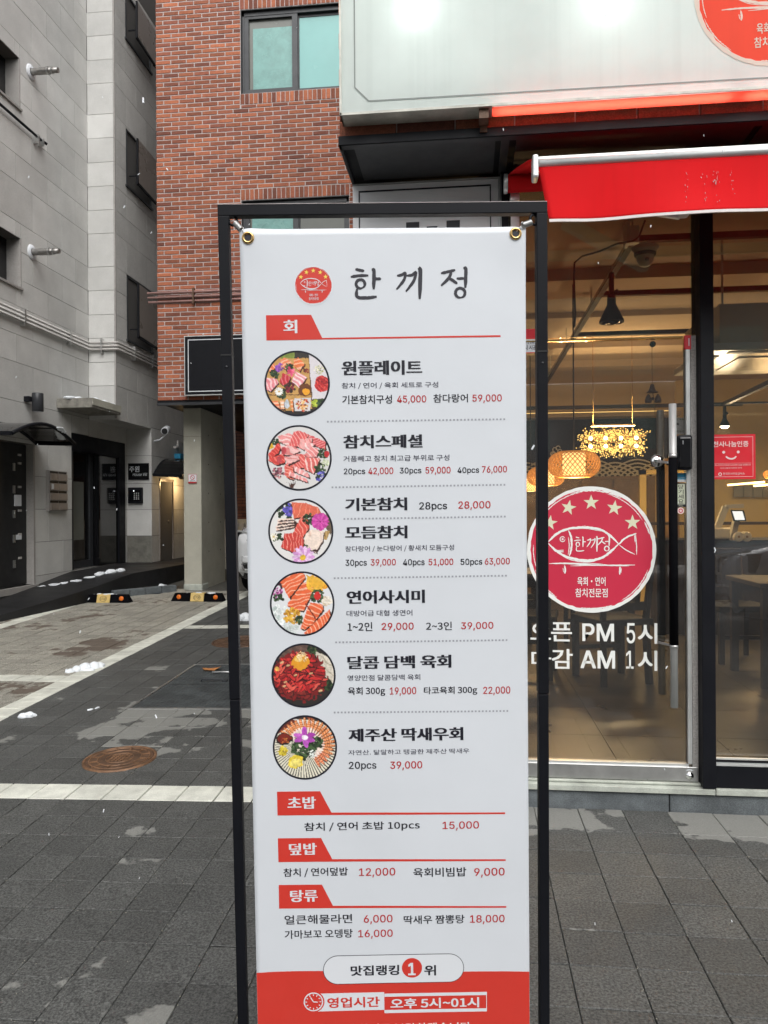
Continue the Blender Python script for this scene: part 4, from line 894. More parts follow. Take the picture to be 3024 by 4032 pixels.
    g = MB(); [g.bar((-.45,-2.275,z),(.45,-2.275,z),.02,.014) for z in (.62,.68,.74,.80)]; obj('bar', g, M['chrome'], gr, local=True)
    g = MB(); g.add([(-.86,-2.05,.60),(.86,-2.05,.60),(.70,-2.30,.58),(-.70,-2.30,.58),(-.86,-2.05,.50),(.86,-2.05,.50),(.70,-2.30,.48),(-.70,-2.30,.48)], [(0,1,2,3),(4,7,6,5),(3,2,6,7),(0,3,7,4),(1,5,6,2)]); obj('bumper', g, paint, t, .02, local=True)
    g = MB(); g.add([(-.84,-2.08,.48),(.84,-2.08,.48),(.70,-2.29,.46),(-.70,-2.29,.46),(-.82,-2.08,.26),(.82,-2.08,.26),(.66,-2.22,.24),(-.66,-2.22,.24)], [(0,1,2,3),(4,7,6,5),(3,2,6,7),(0,3,7,4),(1,5,6,2)]); lo = obj('lower_bumper', g, M['black_matt'], t, .01, local=True)
    g = MB(); g.bar((-.80,-2.13,.37),(-.62,-2.31,.36),.03,.05); g.bar((-.62,-2.31,.36),(.62,-2.31,.36),.03,.05); g.bar((.62,-2.31,.36),(.80,-2.13,.37),.03,.05); obj('trim', g, M['alu'], lo, local=True)
    return t
cp = onY(936, 2380, 10.9)
car('parked_car', (cp.x+.84, 13.0, G(-2.3, 12)+.0), 0, M['carwhite'], 'white car parked under the brick house, seen between stand post and banner')

# ================================================================== RESTAURANT FRONT
YF = 3.66                                     # plane of the door and window glass
shop = thing('restaurant_building', 'restaurant with glazed ground floor and black canopy on the right', 'building', (1, YF, 0))
X0 = -.545
SB = (.10, .14)
# step and sill stones
stp = thing('entrance_step', 'low stone step with blue grey riser below the restaurant door', 'step', (.8, 3.62, 0))
x = X0
for i, w in enumerate((.62, .84, .70, .9, .8)):
    part('riser_stone', stp, M['granite_step'], (x+.002, x+w-.002, 3.617+.001*i, 4.3, -.1, .082), bevel=.006); x += w
x = X0
for i, w in enumerate((.9, .76, .52, .9, .8)):
    part('sill_slab', stp, M['sill'], (x+.0015, x+w-.0015, 3.602, 4.3, .0845, .112-.001*(i % 2)), bevel=.003); x += w
part('threshold', stp, M['sill'], (.1, 1.125, 3.635, 4.3, .113, .124), bevel=.003)
# side wall, upper brick band, canopy
part('side_wall', shop, M['concrete'], (X0, X0+.2, 3.75, 11.2, -.1, 9))
part('upper_wall', shop, M['mortar'], (X0+.012, 6, 3.283, 3.6, 3.006, 9))
bm_ = brick_mesh(.246, .07, .012, .004); bw_me = mesh_from('brick', bm_, M['brick'], recalc=False); fb = MB(); tb = []
for j in range(26):
    for i in range(13):
        xx = X0+.125+i*.252-(0 if j % 2 == 0 else .126); zz = 3.042+j*.078
        if xx > 2.6: continue
        if j < 2: inst('brick', bw_me, shop, (xx, 3.275, zz), (0, 0, 0)) if xx > X0+.12 else inst('brick', bw_me, shop, (X0+.063, 3.275, zz), (0, 0, 0), (.49, 1, 1))
        else: fb.add([(max(X0+.001, xx+v[0]), 3.275+v[1], zz+v[2]) for v in bm_.v], bm_.f[4:]); tb += [random.random()]*5
o = obj('brick_field', fb, M['brick'], shop, kind='stuff', recalc=False); apply_tone(o.data, tb)
cn = part('canopy', shop, M['black_metal'], (X0, 3.2, 3.262, 3.72, 2.985, 3.005))
part('fascia', cn, M['black_metal'], (X0, 3.2, 3.255, 3.262, 2.970, 3.007)); part('fascia_lip', cn, M['charcoal'], (X0, 3.2, 3.262, 3.30, 2.968, 2.974), (X0, X0+.012, 3.262, 3.7, 2.968, 2.985), (.155, .19, 3.262, 3.7, 2.976, 2.984))
part('soffit_panel', cn, M['charcoal'], (X0+.06, .13, 3.30, 3.64, 2.979, 2.984), (.22, 1.2, 3.30, 3.62, 2.979, 2.984), (1.23, 3.0, 3.30, 3.62, 2.979, 2.984))
part('bracket', cn, M['rust2'], (.058, .098, 3.18, 3.255, 3.01, 3.048), (.063, .093, 3.247, 3.254, 2.985, 3.048))
# illuminated sign box
sgn = thing('sign_box', 'large white illuminated sign box with red fish emblem above the canopy', 'sign', (1.2, 3.17, 3.05)); LS = rootloc(sgn)
bx0, bx1, bz0, bz1 = -.523, 3.3, 3.05, 4.4
def trans_mat(name, c, fac, em=0):
    m = mat(name, c, .8, noise=.03, nscale=3, spec=.15, dirt=.10, dscale=2.2, bump=.2, bscale=16 if 'awning' in name else 5); N = m.node_tree.nodes; L = m.node_tree.links; b = N['Principled BSDF']; t = N.new('ShaderNodeBsdfTranslucent'); t.inputs[0].default_value = (*c, 1)
    geo = N.new('ShaderNodeNewGeometry'); mp = N.new('ShaderNodeMapping'); mp.inputs['Scale'].default_value = (26, 26, .35); L.new(geo.outputs['Position'], mp.inputs[0]); nz = N.new('ShaderNodeTexNoise'); nz.inputs['Scale'].default_value = 1; nz.inputs['Detail'].default_value = 3; L.new(mp.outputs[0], nz.inputs['Vector'])
    r = N.new('ShaderNodeMapRange'); r.inputs[1].default_value = .25; r.inputs[2].default_value = .48; r.inputs[3].default_value = .955; r.inputs[4].default_value = 1; L.new(nz.outputs['Fac'], r.inputs[0])
    for sh, ik in ((b, 'Base Color'), (t, 'Color')):
        sc = N.new('ShaderNodeVectorMath'); sc.operation = 'SCALE'; L.new(r.outputs[0], sc.inputs['Scale'])
        if sh.inputs[ik].links: L.new(sh.inputs[ik].links[0].from_socket, sc.inputs[0])
        else: sc.inputs[0].default_value = c
        L.new(sc.outputs[0], sh.inputs[ik])
    mx = N.new('ShaderNodeMixShader'); mx.inputs[0].default_value = fac; L.new(b.outputs[0], mx.inputs[1]); L.new(t.outputs[0], mx.inputs[2]); L.new(mx.outputs[0], N['Material Output'].inputs[0]); return m
M['flex'] = trans_mat('backlit_white_sheet', (.62,.67,.645), .35)
M['flexred'] = trans_mat('backlit_red_print', (.90,.10,.06), .35)
M['flexcream'] = trans_mat('backlit_cream_print', (.82,.76,.66), .35)
M['awn'] = trans_mat('red_awning_fabric', (.76,.012,.016), .22)
def sheet(x0, x1, z0, z1, y): mb = MB(); mb.quad((x0,y,z0),(x1,y,z0),(x1,y,z1),(x0,y,z1)); return mb
obj('face_sheet', sheet(bx0+.006, bx1, bz0+.006, bz1, 3.171), M['flex'], sgn, recalc=False)
part('edge_profile', sgn, M['boxedge'], (bx0, bx0+.006, 3.166, 3.262, bz0, bz1), (bx0, .112, 3.166, 3.262, bz0, bz0+.006), (bx0, bx1, 3.163, 3.166, bz0-.001, bz0+.009), (bx0-.001, bx0+.008, 3.163, 3.166, bz0, bz1))
part('back_panel', sgn, M['alu'], (bx0+.006, bx1, 3.256, 3.262, bz0+.006, bz1))
mb = MB(); mb.quad((.112,3.175,bz0),(bx1,3.175,bz0),(bx1,3.256,bz0),(.112,3.256,bz0)); obj('red_print_strip', mb, M['flexred'], sgn, recalc=False)
for i, xx in enumerate((-.46, .2, .0, .24)): pass
S = lambda u, v, w: Vector((u, 3.17-w, v))-LS
tp = [onY(*p, 3.17) for p in ((1397,0),(1397,345),(1452,398),(2968,309),(3030,306))]
mb = MB()
for i in range(4):
    p, q = tp[i], tp[i+1]
    if i == 0: p = Vector((q.x, 3.17, 4.3))
    d = (q-p).normalized(); nn = Vector((-d.z, 0, d.x))*.0028
    mb.add([S(p.x-nn.x, p.z-nn.z, .001), S(q.x-nn.x, q.z-nn.z, .001), S(q.x+nn.x, q.z+nn.z, .001), S(p.x+nn.x, p.z+nn.z, .001)], [(0,1,2,3)])
obj('border_line', mb, mat('border_grey', (.16,.18,.17), .5), sgn, local=True, recalc=False)
c = onY(3046, -42, 3.17); e = onY(2733, -42, 3.17)
logo(sgn, c.x, c.z, c.x-e.x, S, (M['flexred'], M['flexcream'], M['p_yellow']), .0008, clipname='emblem')
for px, py in ((1640, 55), (2384, 28), (3128, 0)):
    p = onY(px, py, 3.2); l = bpy.data.lights.new('sign_lamp', 'POINT'); l.energy = .45; l.shadow_soft_size = .02; l.color = (.95,1,.97)
    o = bpy.data.objects.new('sign_lamp', l); col.objects.link(o); o.parent = sgn; o.location = Vector((p.x, 3.212, p.z))-LS
for xx in (-.2, .75, 1.7, 2.6):
    l = bpy.data.lights.new('sign_lamp', 'AREA'); l.energy = 1.9; l.size = .9; l.size_y = .9; l.shape = 'RECTANGLE'; l.color = (.96,1,.97)
    o = bpy.data.objects.new('sign_lamp', l); col.objects.link(o); o.parent = sgn; o.location = Vector((xx, 3.25, 3.6))-LS; o.rotation_euler = (R(90), 0, 0)
for xx in (.6, 1.6, 2.6):
    l = bpy.data.lights.new('sign_lamp', 'AREA'); l.energy = 1.0; l.shape = 'RECTANGLE'; l.size = .95; l.size_y = .05; l.spread = R(55); l.color = (1,.95,.9)
    o = bpy.data.objects.new('sign_lamp', l); col.objects.link(o); o.parent = sgn; o.location = Vector((xx, 3.215, 3.16))-LS
# pale side sign panel under the canopy
ps = thing('side_sign_panel', 'pale grey sign panel with black border line under the canopy, behind the menu stand', 'sign', (-.2, YF, 2.0)); LP = rootloc(ps)
a = onY(1389, 727, 3.65); part('board', ps, M['panelwhite'], (a.x, .155, 3.65, 3.74, .13, 2.958)); part('edge_profile', ps, M['alu'], (.157, .163, 3.645, 3.74, .13, 2.958), (a.x, .163, 3.645, 3.74, 2.960, 2.966))
S = lambda u, v, w: Vector((u, 3.649-w, v))-LP; mb = MB(); p0 = onY(1412, 757, 3.649); p1 = onY(1933, 730, 3.649)
for (u0, v0, u1, v1) in ((p0.x, 2.925, p1.x, 2.933), (p0.x, .20, p0.x+.006, 2.924), (p1.x-.006, .20, p1.x, 2.924)): mb.add([S(u0,v0,.001),S(u1,v0,.001),S(u1,v1,.001),S(u0,v1,.001)], [(0,1,2,3)])
for q0, q1 in (((1599,876),(1651,930)), ((1758,869),(1811,930))):
    a = onY(*q0, 3.649); b = onY(*q1, 3.649); mb.add([S(a.x,b.z,.001),S(b.x,b.z,.001),S(b.x,a.z,.001),S(a.x,a.z,.001)], [(0,1,2,3)])
a = onY(1680, 892, 3.649); b = onY(1722, 900, 3.649); mb.add([S(a.x,b.z,.001),S(b.x,b.z,.001),S(b.x,a.z,.001),S(a.x,a.z,.001)], [(0,1,2,3)])
obj('black_print', mb, M['p_black'], ps, local=True, recalc=False)
part('downpipe', shop, M['alu'], (.166, .180, 3.63, 3.70, .13, 2.97))
part('wall_strip', shop, M['black_matt'], (.08, .215, 3.70, 3.80, .12, 3.0))
# black frames
fr = part('shopfront_frame', shop, M['black_metal'], (1.058, 1.117, 3.60, 3.74, .115, 2.978), bevel=.003)
part('frame_rail', fr, M['black_metal'], (1.117, 3.0, 3.62, 3.72, .115, .215), (1.117, 3.0, 3.65, 3.70, .215, .232)); part('silver_bead', fr, M['alu'], (1.117, 3.0, 3.618, 3.66, .215, .222), (1.117, 3.0, 3.645, 3.66, .236, .243))
part('frame_head', fr, M['black_metal'], (.18, 3.0, 3.62, 3.74, 2.94, 2.978)); part('frame_post', fr, M['black_metal'], (2.9, 2.97, 3.60, 3.74, .115, 2.978), (.168, .20, 3.62, 3.74, .115, 2.978))
part('window_pane', fr, M['glass'], (1.117, 2.9, 3.676, 3.684, .24, 2.94)); part('transom_pane', fr, M['glass_door'], (.20, 1.058, 3.676, 3.684, 2.20, 2.94))
part('edge_trim', fr, M['stone_trim'], (1.030, 1.057, 3.66, 3.72, .125, 2.19), bevel=.002)
# glass door
door = thing('glass_door', 'glass restaurant door with steel bottom rail and opening hours lettering', 'door', (.6, 3.66, .125)); LD = rootloc(door)
part('pane', door, M['glass_door'], (.20, 1.008, 3.672, 3.684, .20, 2.18))
rl = part('bottom_rail', door, M['steel'], (.20, 1.052, 3.648, 3.700, .128, .196), bevel=.003); part('bead', rl, M['alu'], (.20, 1.012, 3.655, 3.69, .196, .206))
mb = MB(); mb.lathe((1.013, 3.648, .156), [(0,-.012),(.009,-.012),(.010,-.006),(.0165,-.005),(.018,0)], 20, 'Y'); obj('lock_cylinder', mb, M['chrome'], rl)
mb = MB(); ribbon(mb, circ(1.013, .158, .026, 50, 130, 6), .005, lambda u, v, w: Vector((u, 3.6475-w, v))-LD, .0006); obj('lock_mark', mb, M['p_white'], rl, local=True, recalc=False)
part('edge_strip', door, M['alu'], (1.009, 1.028, 3.655, 3.70, .206, 2.17), bevel=.002)
part('top_bar', door, M['brass'], (.20, 1.0, 3.669, 3.687, 2.183, 2.190)); part('hinge_patch', door, M['redst'], (1.003, 1.032, 3.652, 3.668, 2.125, 2.19), bevel=.002)
part('hinge_label', door, M['p_white'], (1.020, 1.024, 3.650, 3.6515, 2.14, 2.175))
def bar_handle(x, y, z0, z1, label_part):
    mb = MB(); mb.tube([(x,y,z0),(x,y,z1)], .0165, 20); o = obj('pull_bar', mb, M['alu'], door)
    mb = MB(); mb.tube([(x,y,z0+.285),(x,y,z1-.245)], .0195, 20); obj('grip_sleeve', mb, M['rubber'], o)
    mb = MB(); mb.tube([(x,y,z0+.268),(x,y,z0+.288)], .0185, 20); mb.tube([(x,y,z1-.248),(x,y,z1-.225)], .0185, 20); obj('collar', mb, M['steel'], o)
    return o
pa = onY(2648, 1590, 3.585); ha = bar_handle(pa.x, 3.585, .485, 1.865, ''); hb = bar_handle(pa.x-.018+.010, 3.775, .50, 1.86, '')
for z in (1.60, .76):
    mb = MB(); mb.tube([(pa.x, 3.585, z), (pa.x, 3.665, z)], .010, 12); mb.lathe((pa.x-.05, 3.668, z+.01), [(0,-.014),(.024,-.012),(.030,-.003),(.030,.003)], 24, 'Y') if z > 1 else None; mb.bar((pa.x-.05,3.66,z+.01),(pa.x,3.64,z),.02,.012); obj('handle_mount', mb, M['chrome'], ha)
a = onY(2666, 1712, 3.62); b = onY(2728, 1850, 3.62)
lk = part('digital_lock', door, M['black_metal'], (a.x, b.x, 3.615, 3.655, b.z, a.z), bevel=.012); part('lock_window', lk, M['darkpane'], (a.x+.009, b.x-.009, 3.608, 3.6155, b.z+.012, a.z-.014), bevel=.003)
part('lock_lens', lk, M['p_white'], (a.x+.022, a.x+.0235, 3.6065, 3.608, a.z-.045, a.z-.027)); part('lock_arm', lk, M['black_metal'], (a.x-.022, a.x+.004, 3.62, 3.65, b.z+.055, b.z+.085), bevel=.006)
# door graphics
S = lambda u, v, w: Vector((u, 3.672-w, v))-LD
cc = onY(2327.5, 2164, 3.67); rr_ = onY(2584.5, 2164, 3.67).x-cc.x
logo(door, cc.x, cc.z, rr_, S, (M['crimson'], M['white_st'], M['cream']), .0008, clipname='sticker')
mb = MB(); zc = lambda x, y: onY(2060+x/2.37, 2250+y/2.37, 3.67)
for body, x0, y0, x1, y1, off in (('오', 68,484,258,636,.022),('픈', 262,476,455,652,.022),('PM', 553,489,848,650,.030),('5', 966,483,1045,671,.012),('시', 1070,484,1252,674,.022),
                             ('마', 78,738,262,904,.022),('감', 268,725,462,907,.022),('AM', 535,741,858,903,.030),('1', 960,742,1030,907,.012),('시', 1070,739,1252,926,.022)):
    a = zc(x0, y1); b = zc(x1, y0); put_text(mb, body, a.x, a.z, b.x, b.z, S, .001, off=off)
obj('opening_hours_lettering', mb, M['white_st'], door, local=True, recalc=False)
def sticker(nm, q0, q1, mt, y=3.6712, parent=door):
    a = onY(*q0, y); b = onY(*q1, y); return part(nm, parent, mt, (a.x, b.x, y-.0008, y, b.z, a.z)), a, b
s_, a, b = sticker('pull_sticker', (2660, 1903), (2701, 1996), M['p_black']); S2 = lambda u, v, w: Vector((u, 3.6702-w, v))-LD
part('glow_field', s_, M['glow'], (a.x+.004, b.x-.004, 3.6698, 3.6703, b.z+.012, a.z-.004)); mb = MB(); h4 = (a.z-b.z-.020)/4
for i, ch in enumerate('당기세요'): put_text(mb, ch, a.x+.011, a.z-.007-(i+1)*h4+.003, b.x-.011, a.z-.007-i*h4, S2, .0008, off=.015)
obj('lettering', mb, M['p_black'], s_, local=True, recalc=False); mb = MB(); put_text(mb, 'PULL', a.x+.014, b.z+.003, b.x-.013, b.z+.009, S2, .0006, off=.01); obj('lettering', mb, M['glow'], s_, local=True, recalc=False)
s_, a, b = sticker('blue_sticker', (2659, 1863), (2700, 1888), M['blue_st']); part('white_band', s_, M['p_white'], (a.x, b.x, 3.670, 3.671, b.z-.011, b.z)); mb = MB(); put_text(mb, '안심가게', a.x+.005, b.z+.004, b.x-.005, b.z+.012, S2, .0006); put_text(mb, '이용 안내', a.x+.007, b.z-.007, b.x-.007, b.z-.003, S2, .0008); obj('lettering', mb, M['cream'], s_, local=True, recalc=False)
mb = MB(); q = onY(2680, 2011, 3.671); disc(mb, q.x, q.z, .0155, S2, .0004, 24); rs = obj('round_sticker', mb, M['pinkw'], door, local=True, recalc=False); mb = MB(); ring(mb, q.x, q.z, .006, .010, S2, .0008, 20); obj('pink_print', mb, M['crimson'], rs, local=True, recalc=False)
s_, a, b = sticker('camera_notice', (2654, 1645), (2699, 1710), M['p_white'], 3.700); mb = MB(); S3 = lambda u, v, w: Vector((u, 3.699-w, v))-LD
put_text(mb, 'CCTV 작동중', a.x-.028, b.z+.008, b.x-.004, b.z+.019, S3, .0008, off=.01); mb.add([S3(a.x, a.z-.032, .001), S3(a.x+.022, a.z-.036, .001), S3(a.x+.022, a.z-.026, .001), S3(a.x, a.z-.02, .001)], [(0,1,2,3)]); obj('black_print', mb, M['p_black'], s_, local=True, recalc=False)
mb = MB()
for i in range(14): mb.add([S3(b.x-.002-i*.0028, a.z-.002-random.random()*.010, .001+i*.0001), S3(b.x-.004-i*.0028, a.z-.006-random.random()*.010, .001+i*.0001), S3(b.x-.007-i*.0028, a.z-.002-random.random()*.006, .001+i*.0001)], [(0,1,2)])
obj('leaf_print', mb, mat('green_print', (.10,.16,.04), .6), s_, local=True, recalc=False)
s_, a, b = sticker('installer_sticker', (2040, 1338), (2116, 1386), M['p_white']); mb = MB(); S2b = lambda u, v, w: Vector((u, 3.6702-w, v))-LD
put_text(mb, '010-8800-1183', a.x-.06, b.z+.040, b.x-.004, b.z+.050, S2b, .0006, off=.01); put_text(mb, '유리 섀시 시공', a.x-.03, b.z+.010, b.x-.004, b.z+.034, S2b, .0006, off=.02); obj('lettering', mb, M['p_black'], s_, local=True, recalc=False)
part('red_band', s_, M['redst'], (a.x, b.x, 3.6702, 3.671, a.z+.002, a.z+.05), (a.x, b.x, 3.6702, 3.671, b.z-.004, b.z-.0005))
# red certificate sticker on the window
cs = thing('charity_sticker', 'square red sticker with a white smiling face on the right window', 'sticker', (1.21, 3.67, 1.52)); L0 = rootloc(cs)
a = onY(2780, 1712, 3.674); b = onY(2975, 1886, 3.674); part('film', cs, M['redst'], (a.x, b.x, 3.6732, 3.6745, b.z, a.z)); S = lambda u, v, w: Vector((u, 3.673-w, v))-L0
W = b.x-a.x; Hh = a.z-b.z; P = lambda fx, fy: (a.x+W*fx, a.z-Hh*fy); mb = MB(); p = P(.14,.28); q = P(.86,.15); put_text(mb, '천사나눔인증', p[0], p[1], q[0], q[1], S, .0005, off=.02)
for fx in (.355, .65): disc(mb, *P(fx, .395), W*.03, S, .0005, 16)
ribbon(mb, [P(.40,.49), P(.45,.53), P(.51,.545), P(.57,.53), P(.61,.49)], W*.034, S, .0005, .8)
for fy, bd, x0, x1, h in ((.70, '본 업체는 한국천사무료급식소와 함께 나눔을 실천합니다', .10,.90,.035), (.765, '어르신들께 따뜻한 한끼', .28,.72,.03), (.905, '한국천사무료급식소', .34,.78,.055)):
    p = P(x0, fy); q = P(x1, fy-h); put_text(mb, bd, p[0], p[1], q[0], q[1], S, .0005, off=.004)
ring(mb, *P(.28,.885), W*.022, W*.036, S, .0005, 20)
for f0, f1 in (((.05,.055),(.95,.062)),((.05,.94),(.95,.947)),((.05,.055),(.056,.947)),((.944,.055),(.95,.947)),((.09,.642),(.91,.646))):
    p = P(f0[0], f1[1]); q = P(f1[0], f0[1]); mb.add([S(p[0],p[1],.0004),S(q[0],p[1],.0004),S(q[0],q[1],.0004),S(p[0],q[1],.0004)], [(0,1,2,3)])
obj('white_print', mb, M['pinkw'], cs, local=True, recalc=False)
# awning
aw = thing('awning', 'retractable red awning with aluminium front bar and white hem over the door', 'awning', (1.2, 3.3, 2.8)); LA = rootloc(aw)
ax0, ax1 = .272, 3.1
mb = MB(); mb.lathe((0,0,0), [], 3)
mb = MB(); mb.tube([(ax0+.02, 3.10, 2.772), (ax1, 3.10, 2.772)], .0175, 16); mb.bar((ax0+.02,3.115,2.775),(ax1,3.115,2.775),.03,.05); obj('front_bar', mb, M['alu'], aw)
mb = MB(); mb.box(ax0-.006, ax0+.018, 3.072, 3.140, 2.708, 2.800); obj('end_cap', mb, M['alu'], aw, .008)
nx, nz = 120, 14; mb = MB(); mb.smooth = True; vs = []
for j in range(nz+1):
    for i in range(nx+1):
        u = i/nx; v = j/nz; xx = ax0+.016+(ax1-ax0-.016)*u; bow = .016*v*v*math.exp(-((xx-ax0-.25)/.22)**2)
        yy = 3.094+.006*math.sin(v*3)+.005*v*math.sin(xx*5.2+1)+.004*v*math.sin(xx*13)+bow*1.2
        vs.append((xx+.045*v*(1-u)**8, yy, 2.765-v*(.222+.0025*math.sin(xx*4+.5)+.0015*math.sin(xx*17))))
mb.add(vs, [(j*(nx+1)+i, j*(nx+1)+i+1, (j+1)*(nx+1)+i+1, (j+1)*(nx+1)+i) for j in range(nz) for i in range(nx)]); vs_v = list(vs); va = obj('valance', mb, M['awn'], aw, recalc=False); va.modifiers.new('s', 'SOLIDIFY').thickness = .0012
mb = MB(); hv = [vs[nz*(nx+1)+i] for i in range(nx+1)]; pts = [Vector(v) for v in hv]
for i in range(nx): p, q = pts[i], pts[i+1]; mb.add([(p.x,p.y-.003,p.z-.005),(q.x,q.y-.003,q.z-.005),(q.x,q.y-.003,q.z+.006),(p.x,p.y-.003,p.z+.006),(p.x,p.y+.004,p.z-.005),(q.x,q.y+.004,q.z-.005)], [(0,1,2,3),(4,5,1,0)])
obj('hem', mb, M['trimwhite'], aw, recalc=False)
mb = MB(); rr = random.Random(3)
for i in range(46):
    xx = rr.choice((.86, .93, .965, .975, 1.03))+rr.gauss(0, .006); zz = 2.70-rr.random()**1.5*.12; mb.ell((xx, 3.0905, zz), (.0011, .001, rr.uniform(.001, .0045)), 5, 4)
obj('water_drop', mb, M['clearlamp'], aw, kind='stuff', recalc=False)
for xx in (.78, 1.42, 2.1):
    mb = MB(); i = min(nx, max(0, round((xx-ax0-.016)/(ax1-ax0-.016)*nx))); P_ = [Vector(vs_v[j*(nx+1)+i])+Vector((0, -.0012, 0)) for j in range(nz+1)]
    for j in range(nz): p, q = P_[j], P_[j+1]; mb.add([p+Vector((-.004,0,0)), p+Vector((.004,0,0)), q+Vector((.004,0,0)), q+Vector((-.004,0,0))], [(0,1,2,3)])
    obj('seam', mb, M['awn'], aw, recalc=False)
mb = MB(); mb.smooth = True; vs = []
for i in range(61):
    xx = ax0+.01+(ax1-ax0)*i/60
    for (yy, zz) in ((3.10, 2.797+.003*math.sin(i*.9)), (3.20, 2.832), (3.34, 2.868), (3.47, 2.895)): vs.append((xx-(yy-3.1)*.25*max(0, 1-i/6), yy, zz))
mb.add(vs, [(4*i+k, 4*i+4+k, 4*i+5+k, 4*i+1+k) for i in range(60) for k in range(3)]); fb_ = obj('roof_fabric', mb, M['awn'], aw, recalc=False); fb_.modifiers.new('s', 'SOLIDIFY').thickness = .0012
mb = MB(); mb.tube([(.188,3.50,2.868),(ax1,3.50,2.868)], .040, 20); obj('roller', mb, M['awn'], aw)
mb = MB(); mb.lathe((.19,3.50,2.868), [(0,-.018),(.043,-.016),(.043,.0)], 20, 'X'); obj('roller_cap', mb, M['alu'], aw)
part('bracket', aw, M['alu'], (.205, .245, 3.52, 3.60, 2.80, 2.84), (.21, .25, 3.60, 3.62, 2.66, 2.78)); part('square_bar', aw, M['black_metal'], (.2, ax1, 3.55, 3.60, 2.885, 2.935))
mb = MB()
e0 = onY(2400, 838, 3.45); e1 = onY(2700, 884, 3.30); e2 = onY(2780, 835, 3.12)
mb.bar((e0.x-.15, 3.52, 2.81), (e1.x-.01, 3.32, 2.64), .035, .07); mb.bar((e1.x-.01, 3.32, 2.64), (e2.x+.01, 3.13, 2.70), .03, .05); obj('folding_arm', mb, M['p_white'], aw, .006)
mb = MB(); mb.box(e1.x-.035, e1.x+.02, 3.28, 3.35, 2.615, 2.67); obj('elbow_joint', mb, M['trimwhite'], aw, .01)

# ================================================================== RESTAURANT INSIDE
room = thing('dining_room', 'warm lit dining room with bare ceiling behind the glass', 'room', (2, 7, .14)); RX0, RX1, RY1, ZC = X0+.2, 6.2, 11.2, 3.22
fl = part('room_floor', room, M['bed'], (RX0, RX1, 3.70, RY1, .05, .132))
tm = {}
n = 0
for i in range(11):
    for j in range(13):
        x0_, y0_ = RX0+i*.6-.12, 3.72+j*.6
        w = min(.597, RX1-x0_); 
        if 'b' not in tm: tm['b'] = mesh_from('floor_tile', MB().box(0, .597, 0, .597, -.006, .0), M['in_tile'])
        inst('floor_tile', tm['b'], fl, (x0_, y0_, .14))
part('ceiling', room, M['in_ceil'], (RX0, RX1, 3.76, RY1, ZC, ZC+.1))
for i, (y, h, w) in enumerate(((4.75,.03,.5),(5.9,.09,.30),(7.2,.05,.5),(8.3,.10,.35),(9.5,.08,.3))): part('ceiling_beam', room, M['in_ceil'], (RX0, RX1, y, y+w, ZC-h, ZC+.02))
part('room_wall', room, M['in_wall'], (RX0-.05, RX0, 3.75, RY1, .1, ZC)); part('room_wall', room, M['in_yellow'], (RX1, RX1+.05, 3.75, RY1, .1, ZC))
part('room_wall', room, M['in_dark'], (RX0, 2.95, RY1, RY1+.06, .1, 2.72)); part('room_wall', room, M['in_yellow'], (2.95, RX1, RY1-.02, RY1+.06, .1, ZC)); part('cove_wall', room, M['in_wall'], (RX0, 2.95, RY1+.06, RY1+.10, 2.7, ZC))
part('cove_shelf', room, M['in_wall'], (RX0, 2.95, RY1-.28, RY1+.05, 2.70, 2.76)); 
mb = MB(); mb.box(RX0+.1, 2.9, RY1-.10, RY1-.06, 2.775, 2.79); tag(obj('cove_lamp', mb, M['cove']), 'warm hidden light strip glowing on the ledge above the wave mural', 'lamp')
# panelled ceiling pieces on the right, air conditioner
ac = thing('air_conditioner', 'ceiling cassette air conditioner hanging behind the right window', 'air conditioner', (2.05, 5.4, 2.7))
a = onY(2800, 1395, 5.2)
part('casing', ac, M['in_wall'], (a.x+.07, a.x+.9, 5.25, 6.05, a.z+.08, a.z+.34)); pn = part('panel', ac, M['dome'], (a.x, a.x+.97, 5.18, 6.12, a.z+.02, a.z+.07), bevel=.01); part('slot', pn, M['black_matt'], (a.x+.12, a.x+.85, 5.22, 5.28, a.z+.014, a.z+.019)); part('slot', pn, M['black_matt'], (a.x+.05, a.x+.10, 5.35, 5.95, a.z+.014, a.z+.019)); part('grille', pn, M['screen'], (a.x+.25, a.x+.72, 5.42, 5.90, a.z+.012, a.z+.018))
for dx in (.1, .86): part('hanger_rod', ac, M['steel'], (a.x+dx, a.x+dx+.012, 5.3, 5.312, a.z+.3, ZC))
# track rails
tr = thing('track_rails', 'brown ceiling light track with one rail running deep into the room', 'light track', (1, 5, 2.95)); z = 2.95
c0 = onZ(2492, 955, z); far_ = onZ(2150, 1462, z)
mb = MB(); mb.box(c0.x-.02, c0.x+.02, c0.y, 9.6, z, z+.035); obj('rail', mb, M['wood_dark'], tr)
mb = MB(); mb.box(c0.x-.021, c0.x-.0205, c0.y, 9.6, z+.006, z+.03); obj('pale_edge', mb, M['dome'], tr)
for y in (c0.y, 5.72, 7.0, 9.3): part('cross_rail', tr, M['wood_dark'], (c0.x+.02, 4.5, y-.02, y+.02, z, z+.035)) if y != 9.3 else part('cross_rail', tr, M['wood_dark'], (RX0+.1, 3.2, y-.02, y+.02, z-.35, z-.31))
for y in (4.6, 6.1, 7.6, 9.0): part('hanger_rod', tr, M['dome'], (c0.x-.004, c0.x+.004, y, y+.008, z+.035, ZC))
part('joint_box', tr, M['dome'], (c0.x-.04, c0.x-.02, c0.y-.02, c0.y+.07, z-.01, z+.12), (c0.x-.02, c0.x+.03, c0.y-.03, c0.y+.02, z-.01, z+.09))
c = onY(2540, 1005, c0.y-.05); dc = thing('dome_camera', 'white dome security camera hanging from the ceiling track', 'camera', c)
